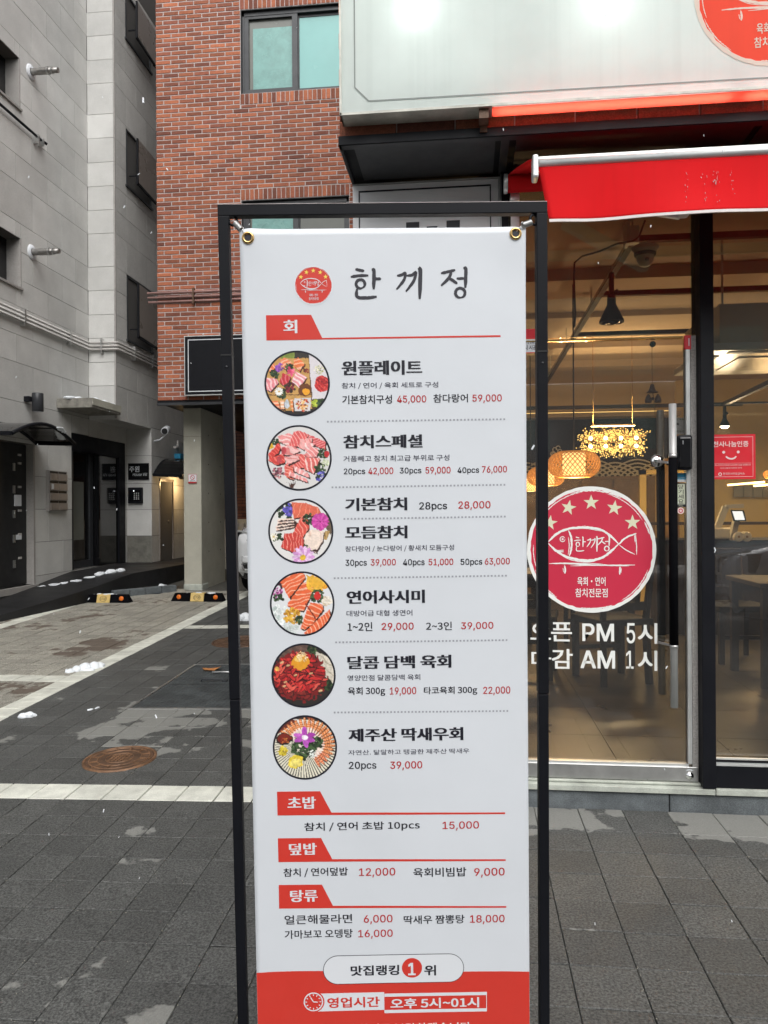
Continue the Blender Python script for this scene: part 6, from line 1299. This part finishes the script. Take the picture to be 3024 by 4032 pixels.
for Z, x0, y0, x1, y1 in ((ZA,550,1074,1398,1062),(ZB,510,441,1447,427),(ZB,575,613,1449,600),(ZB,522,936,1455,922),(ZCc,530,456,1458,443),(ZCc,522,838,1462,828)):
    a = Bp(*Z(x0, y0)); b = Bp(*Z(x1, y1)); n = max(2, round((b[0]-a[0])/.00762)); s_ = .0019
    mb = MB()
    for i in range(n+1):
        u = a[0]+(b[0]-a[0])*i/n; v = a[1]+(b[1]-a[1])*i/n; mb.add([BS(u-s_,v-s_,.0006),BS(u+s_,v-s_,.0006),BS(u+s_,v+s_,.0006),BS(u-s_,v+s_,.0006)], [(0,1,2,3)])
    obj('dotted_line', mb, M['p_grey'], ban, kind='stuff', local=True, recalc=False)
# title in brush letters
ink = mat('title_ink', (.022,.021,.030), .5)
for g in range(3):
    mb = MB(); brush_name(mb, lambda x, y, g: Bp(*ZA(x, y)), BS, .0008, 1.6, only=g); obj('title_letter', mb, ink, ban, local=True, recalc=False)
c_ = Bp(*ZA(481, 420)); e_ = Bp(*ZA(388, 420)); logo(ban, c_[0], c_[1], c_[0]-e_[0], BS, (M['p_red'], M['p_white'], M['p_yellow']), .0006, clipname='emblem')
# red foot of the sheet with the rank pill and the hours
L_ = [Bp(*ZD(*p)) for p in ((98,1076),(200,1070),(330,1067),(458,1067),(1226,1068),(1330,1066),(1460,1065),(1585,1067))]
nr, mz = 40, 12; vs = []
top = lambda u: np.interp(u, [p[0] for p in L_], [p[1] for p in L_])
for j in range(mz+1):
    for i in range(nr+1): u = u0+.0003+(u1-u0-.0006)*i/nr; t_ = float(top(u)); vs.append(BS(u, t_+(v0+.001-t_)*j/mz, .0005))
K['redtag'].add(vs, [(j*(nr+1)+i, (j+1)*(nr+1)+i, (j+1)*(nr+1)+i+1, j*(nr+1)+i+1) for j in range(mz) for i in range(nr)])
def pill(mb, p0, p1, w, inset=0):
    a = Bp(*p0); b = Bp(*p1); ua, ub, va, vb = a[0]+inset, b[0]-inset, b[1]+inset, a[1]-inset; r = (vb-va)/2; cy = (va+vb)/2; up = []; lo = []
    for t in range(0, 91, 10): up.append((ua+r-r*math.cos(R(t)), cy+r*math.sin(R(t)))); lo.append((ua+r-r*math.cos(R(t)), cy-r*math.sin(R(t))))
    for t in range(0, 91, 10): up.append((ub-r+r*math.sin(R(t)), cy+r*math.cos(R(t)))); lo.append((ub-r+r*math.sin(R(t)), cy-r*math.cos(R(t))))
    strip(mb, (up, lo), w, 76)
pill(K['black'], ZD(458,985), ZD(1226,1124), .0010); pill(K['pill'], ZD(458,985), ZD(1226,1124), .0013, .0013)
def rect(mb, p0, p1, w, n=10): a = Bp(*p0); b = Bp(*p1); strip(mb, ([(a[0],a[1]),(b[0],a[1])],[(a[0],b[1]),(b[0],b[1])]), w, n)
_bs = BS
def lift(extra): return lambda u, v, w: _bs(u, v, w+extra)
def txt2(mb, b, x0, y0, x1, y1, off, smear, w): a = Bp(*ZD(x0, y1)); c = Bp(*ZD(x1, y0)); put_text(mb, b, a[0], a[1], c[0], c[1], BS, w, off, smear)
txt2(K['black'], '맛집랭킹', 610,1032,873,1093, .035, .0008, .0017); txt2(K['black'], '위', 1010,1032,1073,1090, .035, .0008, .0017)
c_ = Bp(*ZD(943,1048)); r_ = Bp(*ZD(998,1048))[0]-c_[0]; disc(K['redhead'], c_[0], c_[1], r_, BS, .0017, 40); txt2(K['white'], '1', 922,1020,962,1088, .03, .0010, .0021)
rect(K['pill'], ZD(430,1190), ZD(793,1278), .0010, 16); 
for q0, q1 in (((793,1190),(1350,1194)),((793,1279),(1350,1283)),((1346,1190),(1350,1283))): rect(K['pill'], ZD(*q0), ZD(*q1), .0010, 16)
c_ = Bp(*ZD(407,1234)); r_ = Bp(*ZD(461,1234))[0]-c_[0]; disc(K['rh2'], c_[0]+.001, c_[1], r_*1.07, BS, .0012, 40); ring(K['pill'], c_[0], c_[1], r_*.86, r_*.98, BS, .0015, 40)
for i in range(12):
    t_ = R(30*i); a_ = (c_[0]+r_*.80*math.cos(t_), c_[1]+r_*.80*math.sin(t_)); b_ = (c_[0]+r_*.62*math.cos(t_), c_[1]+r_*.62*math.sin(t_)); ribbon(K['pill'], [a_, b_], r_*.09, BS, .0015, .9, 0, 3)
ribbon(K['pill'], [(c_[0]-r_*.28, c_[1]+r_*.48), (c_[0], c_[1])], r_*.10, BS, .0016, .9, 0, 4); ribbon(K['pill'], [(c_[0], c_[1]), (c_[0]+r_*.45, c_[1]-r_*.03)], r_*.10, BS, .0017, .9, 0, 4)
txt2(K['rh2'], '영업시간', 483,1205,767,1268, .03, .0008, .0015); txt2(K['pill'], '오후 5시~01시', 826,1205,1307,1272, .03, .0008, .0012)
txt2(K['white'], '정성들인 한끼로 보답하겠습니다', 398,1342,1262,1402, .004, .0004, .0012)
for k, nm, mt in (('head','dish_name_lettering','p_black'),('thin','fine_lettering','p_navy'),('black','lettering','p_black'),('red','price_lettering','p_redtx'),('white','white_lettering','p_white'),('redtag','red_print','p_red'),('redhead','red_disc','p_red'),('rh2','hours_heading','p_red'),('grey','dotted_line','p_grey'),('pill','white_print','p_white')):
    if K[k].v: obj(nm, K[k], M[mt], ban, local=True, recalc=False)

# ------------------------------------------------------------------ the six round dish pictures, drawn dot by dot
NP = 132
gx, gy = np.meshgrid(np.linspace(-1, 1, NP), np.linspace(1, -1, NP))
def vnoise(s, seed):
    r = np.random.default_rng(seed); n = r.random((s+3, s+3)); fx = (gx+1)/2*s; fy = (gy+1)/2*s; ix = fx.astype(int); iy = fy.astype(int); tx = fx-ix; ty = fy-iy; tx = tx*tx*(3-2*tx); ty = ty*ty*(3-2*ty)
    return (n[iy,ix]*(1-tx)+n[iy,ix+1]*tx)*(1-ty)+(n[iy+1,ix]*(1-tx)+n[iy+1,ix+1]*tx)*ty
N1, N2, N3 = vnoise(9, 1), vnoise(26, 2), vnoise(60, 3)
class Pic:
    def __init__(s, bgc): s.a = np.ones((NP, NP, 3))*np.array(srgb(bgc)); s.k = 0
    def put(s, mask, c, c2=None, st=None, tex=.18):
        s.k += 1; c = np.array(srgb(c)); base = np.ones((NP, NP, 3))*c
        if c2 is not None and st: ang, fr, duty = st; t = (gx*math.cos(R(ang))+gy*math.sin(R(ang)))*fr+N1*1.1; m = ((t % 1) < duty)[..., None]; base = np.where(m, np.array(srgb(c2)), base)
        base = base*(1+tex*2*(N2-.5)[..., None]+tex*2*(N3-.5)[..., None]); s.a = np.where(mask[..., None], np.clip(base, 0, 1), s.a); return s
    def ell(s, cx, cy, rx, ry, c, ang=0, wob=.15, **kw):
        x = gx-cx; y = gy-cy; ca, sa = math.cos(R(ang)), math.sin(R(ang)); u = (x*ca+y*sa)/rx; v = (-x*sa+y*ca)/ry; s.put(u*u+v*v < 1+wob*(N2-.5)*4, c, **kw); return s
    def poly(s, pts, c, **kw):
        m = np.zeros((NP, NP), bool); n = len(pts); X = gx+(N2-.5)*.03; Y = gy+(N3-.5)*.03
        for i in range(n):
            x0, y0 = pts[i]; x1, y1 = pts[(i+1)%n]
            if y0 == y1: continue
            cnd = ((y0 > Y) != (y1 > Y)) & (X < (x1-x0)*(Y-y0)/(y1-y0)+x0); m ^= cnd
        s.put(m, c, **kw); return s
    def shade(s, pts, k=.55):                      # a printed dark gap under a slice
        return s.poly([(x+.03, y-.045) for x, y in pts], '3a1c16', tex=.1)
    def slab(s, pts, c, c2, st): s.shade(pts); return s.poly(pts, c, c2=c2, st=st, tex=.10)
    def bunch(s, cx, cy, r, cols, n, d, seed):
        q = random.Random(seed)
        for i in range(n):
            a = q.random()*6.28; rr_ = r*math.sqrt(q.random()); s.ell(cx+rr_*math.cos(a), cy+rr_*math.sin(a), d*q.uniform(.6,1.2), d*q.uniform(.5,1), q.choice(cols), ang=q.random()*180, wob=.2, tex=.2)
        return s
    def flower(s, cx, cy, r, c, cc, n=10, c2=None):
        for k in range(n): a = 2*math.pi*k/n; s.ell(cx+r*.55*math.cos(a), cy+r*.55*math.sin(a), r*.5, r*.20, c if k % 2 else (c2 or c), ang=math.degrees(a), wob=.05, tex=.2)
        return s.ell(cx, cy, r*.22, r*.22, cc, wob=.1)
GRN = ['20301c', '33492a', '17240f', '47603a']; C = lambda x, y, X0=101, Y0=72, S=318.: ((x-X0)/S-1, 1-(y-Y0)/S)
pics = []
# 1: wooden board platter (coordinates read from the enlargement, circle 101..737 x 72..714)
p = Pic('4a3a28'); c = lambda x, y: C(x, y, 101, 75)
p.poly([c(110,130),c(535,130),c(560,690),c(120,690)], 'c79a58', tex=.12); p.poly([c(100,498),c(560,498),c(560,505),c(100,505)], '5a3a1c'); p.poly([c(262,85),c(400,85),c(400,150),c(262,150)], '7b8a3c'); p.poly([c(400,85),c(540,85),c(535,150),c(400,150)], '37332c')
p.poly([c(535,105),c(735,140),c(735,545),c(565,545)], 'dcd6da', tex=.04); p.poly([c(120,670),c(560,640),c(600,720),c(200,720)], '2b2522')
p.slab([c(262,170),c(300,135),c(385,200),c(335,260),c(280,240)], 'e9825a', 'f7c3a2', (120,7,.28)); p.slab([c(390,170),c(430,140),c(500,200),c(445,275),c(395,225)], 'e87a48', 'f6bf9a', (100,8,.28)); p.slab([c(140,230),c(180,185),c(225,230),c(160,290)], 'ea7a4a', 'f5b898', (60,8,.3))
p.bunch(*c(200,300), .13, GRN, 26, .05, 1); p.bunch(*c(350,240), .12, GRN, 18, .05, 2); p.bunch(*c(250,235), .11, ['8a4aa8','a65cc0','6d3a8f'], 22, .045, 3); p.bunch(*c(355,278), .11, ['e0587c','f07a98','c23a62'], 20, .05, 4)
p.slab([c(110,330),c(215,345),c(235,385),c(160,465),c(105,440)], 'e88a92', 'f7cfd0', (35,8,.4)); p.slab([c(240,375),c(285,285),c(360,330),c(310,430)], 'c2323a', 'e0707a', (20,9,.3)); p.slab([c(365,370),c(410,275),c(515,330),c(440,440)], 'eb9aa0', 'f9dcdc', (45,9,.4))
p.bunch(*c(350,430), .15, ['6a1a2a','8a2436','33201c','2c3a20'], 34, .05, 5); p.bunch(*c(270,490), .14, GRN, 30, .05, 6); p.flower(*c(240,468), .13, 'f2f0ea', 'd8b040', 12); p.bunch(*c(510,270), .08, ['8c2f2a','5c2a22'], 10, .04, 7)
p.ell(*c(495,460), .20, .20, '6a3c1c'); p.ell(*c(505,475), .11, .11, 'f0a52a', tex=.06); p.bunch(*c(635,265), .15, ['cfc9a0','8f9a5a','e8e2c4','a8a870'], 60, .02, 8)
p.ell(*c(660,398), .22, .25, 'b8242a', wob=.1, c2='e0504a', st=(60,8,.35)); p.bunch(*c(660,398), .2, ['c8302e','e2584c','8f1a20'], 40, .035, 9)
p.poly([c(385,535),c(550,535),c(545,662),c(388,662)], 'd8d4d6', tex=.05); p.bunch(*c(468,597), .19, ['d86a48','e8b06a','8a5a3a','c23a2a','e8d8a8'], 60, .035, 10)
p.slab([c(170,560),c(230,555),c(255,645),c(200,610)], 'e87a50', 'f6c4a4', (80,8,.3)); p.slab([c(250,555),c(285,555),c(290,640),c(255,640)], 'f0b690', 'fae2d2', (90,9,.4)); p.ell(*c(315,590), .08, .14, 'c9d0d8'); p.slab([c(345,550),c(375,545),c(378,675),c(355,640)], 'e98a50', 'f6c8a0', (90,8,.3)); p.bunch(*c(590,590), .1, ['a8b83a','8a9a2c','c0cc50'], 24, .05, 11); p.bunch(*c(650,590), .13, GRN, 24, .05, 12); pics.append(p)
# 2: plate of tuna
p = Pic('d9d6d4'); c = lambda x, y: C(x, y, 118, 797); K_ = ('e0706e', 'f6c6c2')
p.bunch(*c(215,965), .14, GRN, 22, .05, 1); p.bunch(*c(165,1000), .09, ['e0b030','c8902a'], 14, .04, 2)
p.slab([c(230,900),c(350,875),c(390,900),c(340,1000),c(250,960)], 'eb9896', 'f8d8d4', (70,7,.3)); p.slab([c(390,860),c(440,850),c(540,890),c(470,1010),c(340,1000)], 'df5f5e', 'f2a8a2', (25,10,.25)); p.slab([c(530,890),c(700,960),c(690,1040),c(560,985)], 'd8565a', 'f2aaa6', (-60,12,.25))
p.slab([c(135,1080),c(240,965),c(265,1000),c(240,1060),c(150,1130)], 'd23c38', 'e86a5c', (45,9,.3)); p.slab([c(130,1130),c(290,1060),c(300,1160),c(210,1180)], 'd4443e', 'ec7468', (60,9,.3))
p.slab([c(450,935),c(570,920),c(560,970),c(480,1040),c(430,1000)], 'f0b0ac', 'e27c7a', (30,6,.2)); p.slab([c(258,995),c(380,1000),c(455,1045),c(370,1090),c(270,1080)], 'f2c2be', 'e08482', (80,5,.35)); p.ell(*c(288,1045), .08, .12, 'c0444c')
p.slab([c(410,1080),c(500,1080),c(490,1200),c(300,1290),c(290,1190)], 'dc5c56', 'f0a096', (50,12,.28)); p.slab([c(480,970),c(600,975),c(540,1040),c(500,1060)], 'eea6a4', 'fadcd8', (30,6,.3)); p.slab([c(490,1080),c(560,1005),c(660,1045),c(600,1110),c(510,1110)], 'ea8e8c', 'f8ccc8', (40,6,.25)); p.ell(*c(245,1130), .08, .12, 'c24a50')
p.slab([c(285,1110),c(420,1080),c(440,1130),c(330,1180)], 'f0bab6', 'e08886', (70,6,.3)); p.slab([c(500,1110),c(640,1120),c(580,1270),c(480,1225)], 'e06a64', 'f8d0c8', (15,9,.3)); p.slab([c(300,1210),c(380,1190),c(380,1330),c(310,1300)], 'de5e50', 'f2a494', (80,12,.3)); p.slab([c(380,1185),c(520,1260),c(535,1310),c(395,1250)], 'eea2a0', 'fadad6', (-30,6,.3)); p.slab([c(340,1240),c(510,1320),c(520,1355),c(330,1290)], 'ec9a98', 'f8d4d0', (-30,6,.3))
p.bunch(*c(665,1080), .16, GRN, 28, .05, 3); p.ell(*c(705,1080), .08, .10, 'c22a30'); p.bunch(*c(235,1250), .17, ['8f4a5c','b86a78','5a2c3c','3c3a28','c88a8c'], 46, .04, 4); p.bunch(*c(640,1220), .16, GRN, 26, .05, 5); p.bunch(*c(650,1300), .15, ['5a58b8','7a74d0','44409a','2c3a24'], 34, .045, 6); p.bunch(*c(700,1170), .12, ['cfd6b0','a8b888','e4e8d0'], 30, .03, 7)
for k in range(5): p.poly([c(345,1400),c(300+k*26,1340),c(352+k*6,1404)], '4a2a22')
pics.append(p)
# 3: tuna, white fish, chrysanthemum
p = Pic('e2e0dd'); c = lambda x, y: C(x, y, 136, 1514, 315.)
p.bunch(*c(300,1630), .28, GRN, 50, .06, 1); p.bunch(*c(335,1620), .18, ['5a50b0','7868cc','4a3c94'], 30, .05, 2); p.slab([c(365,1550),c(490,1555),c(620,1600),c(655,1670),c(450,1700),c(385,1700)], 'dd6a50', 'f0997e', (-20,6,.12)); p.poly([c(700,1640),c(765,1780),c(740,1870),c(690,1800)], '6a5a48'); p.poly([c(690,1830),c(735,1830),c(700,1920),c(660,1900)], 'c8a468', c2='8a6a3c', st=(0,20,.3))
for k in range(4): p.slab([c(200+k*8,1820-k*32),c(250,1700-k*5+20),c(420-k*10,1735-k*10),c(385,1790-k*25)], 'f0ddd0', 'e2bfae', (80,3,.15))
p.slab([c(370,1850),c(450,1700),c(520,1720),c(530,1800),c(470,1890)], 'dc5446', 'f29a8c', (20,9,.25)); p.slab([c(255,1980),c(295,1845),c(420,1850),c(480,1900),c(470,2010),c(380,2035)], 'cc4038', 'f0a294', (0,10,.18)); p.bunch(*c(540,1720), .20, GRN, 40, .055, 3)
p.ell(*c(640,1740), .25, .26, 'b8348c'); 
for rr_ in (.22,.15,.08): p.flower(*c(640,1740), rr_+.04, 'd85ab0', '8a1c64', 16, 'c23c98')
for k in range(4): p.slab([c(480+k*40,1950+k*20),c(500+k*40,1850-k*8),c(560+k*38,1815+k*6),c(640+k*8,1830+k*30),c(600+k*10,2040-k*20),c(530+k*20,2010)], 'f1ddcf', 'e4c4b2', (10,3,.12))
p.bunch(*c(230,1890), .15, GRN, 26, .05, 4); p.flower(*c(190,1880), .12, 'f0ead8', 'e0c040', 9); p.bunch(*c(500,1990), .08, GRN, 12, .045, 6); p.flower(*c(470,2080), .34, 'e6c2e4', 'e8c040', 14, 'cf94cc'); p.ell(*c(465,2085), .09, .08, 'e0b83a'); pics.append(p)
# 4: salmon
p = Pic('dfe0e2'); c = lambda x, y: C(x, y, 153, 129, 312.); SM_ = lambda a: dict(c='e8683c', c2='f7b490', st=(a,9,.22))
def sal(pts, a): p.shade(pts); p.poly(pts, 'e8683c', c2='f8b898', st=(a,8,.24), tex=.10)
p.bunch(*c(240,240), .16, ['2a2028','4a2030'], 18, .05, 1); sal([c(250,220),c(330,160),c(480,140),c(500,190),c(340,390)], 115); sal([c(315,450),c(480,235),c(560,240),c(575,300),c(480,510),c(380,500)], 100)
p.bunch(*c(610,230), .30, ['eab03a','f0c050','dd9a2a'], 46, .09, 2); p.poly([c(500,160),c(690,250),c(640,320),c(560,260)], 'ecb43c', tex=.1); p.bunch(*c(225,330), .17, ['a03a84','c05aa0','7a2c60','e0a0d0'], 50, .04, 3); p.bunch(*c(240,385), .14, GRN, 24, .05, 4)
p.bunch(*c(240,560), .30, ['d4dcda','e8ecea','bcc8c4'], 60, .08, 5); sal([c(440,680),c(540,430),c(660,450),c(670,500),c(560,640),c(480,690)], 60); sal([c(470,735),c(560,640),c(730,500),c(735,580),c(620,720)], 20); p.poly([c(500,430),c(600,590),c(590,600),c(495,445)], '8a3020')
p.bunch(*c(615,370), .20, GRN, 44, .05, 6); p.ell(*c(615,368), .10, .13, 'cc2a26'); p.bunch(*c(710,420), .14, ['eadfce','d8c4a8','f4ede0'], 34, .06, 7); p.bunch(*c(365,560), .24, ['d8a032','e8b84a','b87e20'], 80, .05, 8); p.bunch(*c(430,600), .12, GRN, 24, .05, 9); p.bunch(*c(350,680), .2, ['dde2e0','c8d0cc'], 30, .06, 10); pics.append(p)
# 5: seasoned raw beef with yolk
p = Pic('2a2522'); c = lambda x, y: C(x, y, 168, 829, 311.)
p.poly([c(160,820),c(640,820),c(560,950),c(200,980)], '5c463e', c2='6c544a', st=(70,6,.4)); p.poly([c(580,900),c(800,1000),c(800,1260),c(690,1160)], 'd6cdbd', c2='b8ad98', st=(55,6,.2)); p.bunch(*c(560,900), .14, GRN, 22, .06, 1); p.bunch(*c(715,1230), .16, GRN, 30, .06, 2); p.ell(*c(440,1150), .84, .78, '7a1a1c', wob=.12)
q = random.Random(5)
for i in range(150):
    a = q.random()*6.28; r_ = .74*math.sqrt(q.random()); x = c(440,1150)[0]+r_*math.cos(a); y = c(440,1150)[1]+r_*.92*math.sin(a); an = q.uniform(-70,70); dk = .62 if y < -.45 else 1
    colr = [int(v*dk) for v in q.choice(((200,44,44),(178,34,38),(214,66,58),(150,28,32),(224,92,78)))]; p.ell(x, y-.02, .15, .05, (60,12,14), ang=an); p.ell(x, y, q.uniform(.10,.18), q.uniform(.030,.048), colr, ang=an, wob=.1)
p.ell(*c(450,1010), .27, .24, 'e09a26', tex=.06); p.ell(*c(430,985), .12, .07, 'f4c868', tex=.04); p.bunch(*c(470,960), .17, ['e8cc98','d4b078','f2e0b8'], 70, .022, 7); p.ell(*c(225,1070), .07, .07, 'e6b45a')
for x, y in ((270,1010),(300,1200),(400,1135),(330,1040),(290,1240),(550,1120),(640,1290)): p.ell(*c(x,y), .06, .03, 'd8b080', ang=20)
pics.append(p)
# 6: prawns in a fan on a striped plate
p = Pic('3a2e28'); c = lambda x, y: C(x, y, 182, 1525, 309.); p.ell(*c(500,1850), 1.0, .92, 'e6e0cc', wob=.02, tex=.03)
cx_, cy_ = c(470,1800); an = np.degrees(np.arctan2(gy-cy_, gx-cx_)); rad = np.hypot(gx-cx_, gy-cy_); p.put(((an % 5) < 1.8) & (rad > .25) & (np.hypot(gx-c(500,1850)[0], (gy-c(500,1850)[1])/.92) < .97), '3a3a36')
p.poly([c(180,1600),c(400,1525),c(400,1600),c(200,1720)], '6a2c20'); p.poly([c(380,1560),c(640,1590),c(560,1615),c(420,1610)], 'e2dfda'); p.bunch(*c(545,1550), .09, ['c06a3a','8a3a24'], 16, .04, 1)
for k in range(24):
    a = -62+k*9.6; 
    if a > 160: break
    ca, sa = math.cos(R(a)), math.sin(R(a)); x0_, y0_ = c(500,1800); r0, r1 = .46, .88
    mx_, my_ = x0_+ca*(r0+r1)/2*1.0, y0_+sa*(r0+r1)/2*.86
    p.ell(mx_+.01, my_-.015, .25, .055, '5a2c18', ang=a); p.ell(mx_, my_, .24, .048, 'dd7f42' if k > 3 else 'd4663e', ang=a, c2='f0b88c', st=(a,14,.3)); p.ell(x0_+ca*r0*1.05, y0_+sa*r0*.92, .10, .042, 'f0dcd0', ang=a)
p.bunch(*c(480,1840), .36, GRN, 150, .055, 2); p.bunch(*c(600,1790), .2, GRN, 60, .05, 3); p.bunch(*c(560,1900), .12, ['e8ece6','cfd6ce'], 20, .03, 8)
for k, (a, cc_) in enumerate(((90,'b84ab8'),(165,'c868c4'),(15,'a63aa4'),(205,'b452b4'),(-80,'c05ac0'),(-25,'b04ab0'))): p.ell(c(490,1735)[0]+.17*math.cos(R(a)), c(490,1735)[1]+.15*math.sin(R(a)), .17, .085, cc_, ang=a)
p.ell(*c(492,1738), .10, .08, 'f2e6f0'); p.ell(*c(295,1750), .25, .19, '2a1a14'); p.ell(*c(295,1745), .21, .15, '7a2416'); p.bunch(*c(300,1770), .12, ['d08040','a03c20'], 18, .025, 4); p.bunch(*c(280,1865), .13, ['d8c030','e6d048','b89c20'], 40, .05, 5)
p.ell(*c(400,1970), .24, .20, 'e8cc3c', ang=20); p.ell(*c(400,1980), .17, .13, 'f0de78', ang=20); pics.append(p)
mk = {}
for i, (p, (px, py, rp)) in enumerate(zip(pics, ((1170,1510,129),(1177,1803,129),(1184,2092,128.5),(1189.5,2378,127.5),(1195,2661,126.5),(1200.5,2944,126.5)))):
    cu, cv = Bp(px, py); r_ = Bp(px+rp, py)[0]-cu; ry = cv-Bp(px, py+rp)[1]
    a = p.a*.92+.006; vs = [BS(cu+gx[j,k]*r_, cv+gy[j,k]*ry, .0006) for j in range(NP) for k in range(NP)]; r2 = gx**2+gy**2; fs = [(j*NP+k, (j+1)*NP+k, (j+1)*NP+k+1, j*NP+k+1) for j in range(NP-1) for k in range(NP-1) if r2[j,k] < .97]
    mb = MB(); mb.add(vs, fs); o = obj('dish_picture', mb, M['photo'], ban, local=True, recalc=False)
    at = o.data.color_attributes.new('ink', 'FLOAT_COLOR', 'POINT'); buf = np.ones((NP*NP, 4), np.float32); buf[:, :3] = a.reshape(-1, 3); at.data.foreach_set('color', buf.ravel())
    mb = MB(); n = 96; vv = []
    for q_ in range(n):
        t = 2*math.pi*q_/n
        for k in (.945, 1.0): vv.append(BS(cu+r_*k*math.cos(t), cv+ry*k*math.sin(t), .0009))
    mb.add(vv, [(2*q_, 2*q_+1, (2*q_+3) % (2*n), (2*q_+2) % (2*n)) for q_ in range(n)]); obj('black_rim', mb, M['p_black'], o, local=True, recalc=False)

# ================================================================== ACROSS THE STREET (seen only in reflections) AND FALLING SNOW
ob = thing('added_street_building', 'dark grey office block across the street, behind the viewer', 'building', (2, -17, 0)); mb = MB(); mb.box(-14, 18, -22, -17, -.3, 11.5); obj('wall', mb, mat('dark_render', (.24,.235,.23), .8, noise=.1, nscale=1), ob)  # added out of view, its height set to block bright sky from the glass
for i in range(9):
    for j in range(3): part('window', ob, M['frost1'], (-12+i*3.2, -10.2+i*3.2, -17.02, -16.98, 1.0+j*2.3, 2.4+j*2.3))
car('parked_car', (5.0, -1.9, .0), R(-90), M['cargrey'], 'grey blue car parked at the kerb behind the viewer, mirrored in the window')
mb = MB(); rr = random.Random(21)
for i in range(95):
    Y = rr.choice((rr.uniform(.9, 3.0), rr.uniform(2.2, 9))); px = rr.uniform(0, 3024); py = rr.uniform(0, 4032); p = onY(px, py, Y)
    if p.z < .1 or p.z > 8: continue
    if p.x > -.5 and Y > 3.05: continue
    if -.55 < p.x < .3 and 1.35 < Y < 1.8: continue
    s = rr.uniform(.0016, .0035)*(1 if Y < 3 else 1.8); a = rr.uniform(-.6, .9); d = Vector((math.sin(a), .1, math.cos(a)))
    mb.tube([p-d*s*1.1, p+d*s*1.1], s*.42, 5)
o = tag(obj('falling_snow', mb, M['snow'], recalc=False), 'sparse small white snowflakes drifting down through the street', 'snow'); o['kind'] = 'stuff'
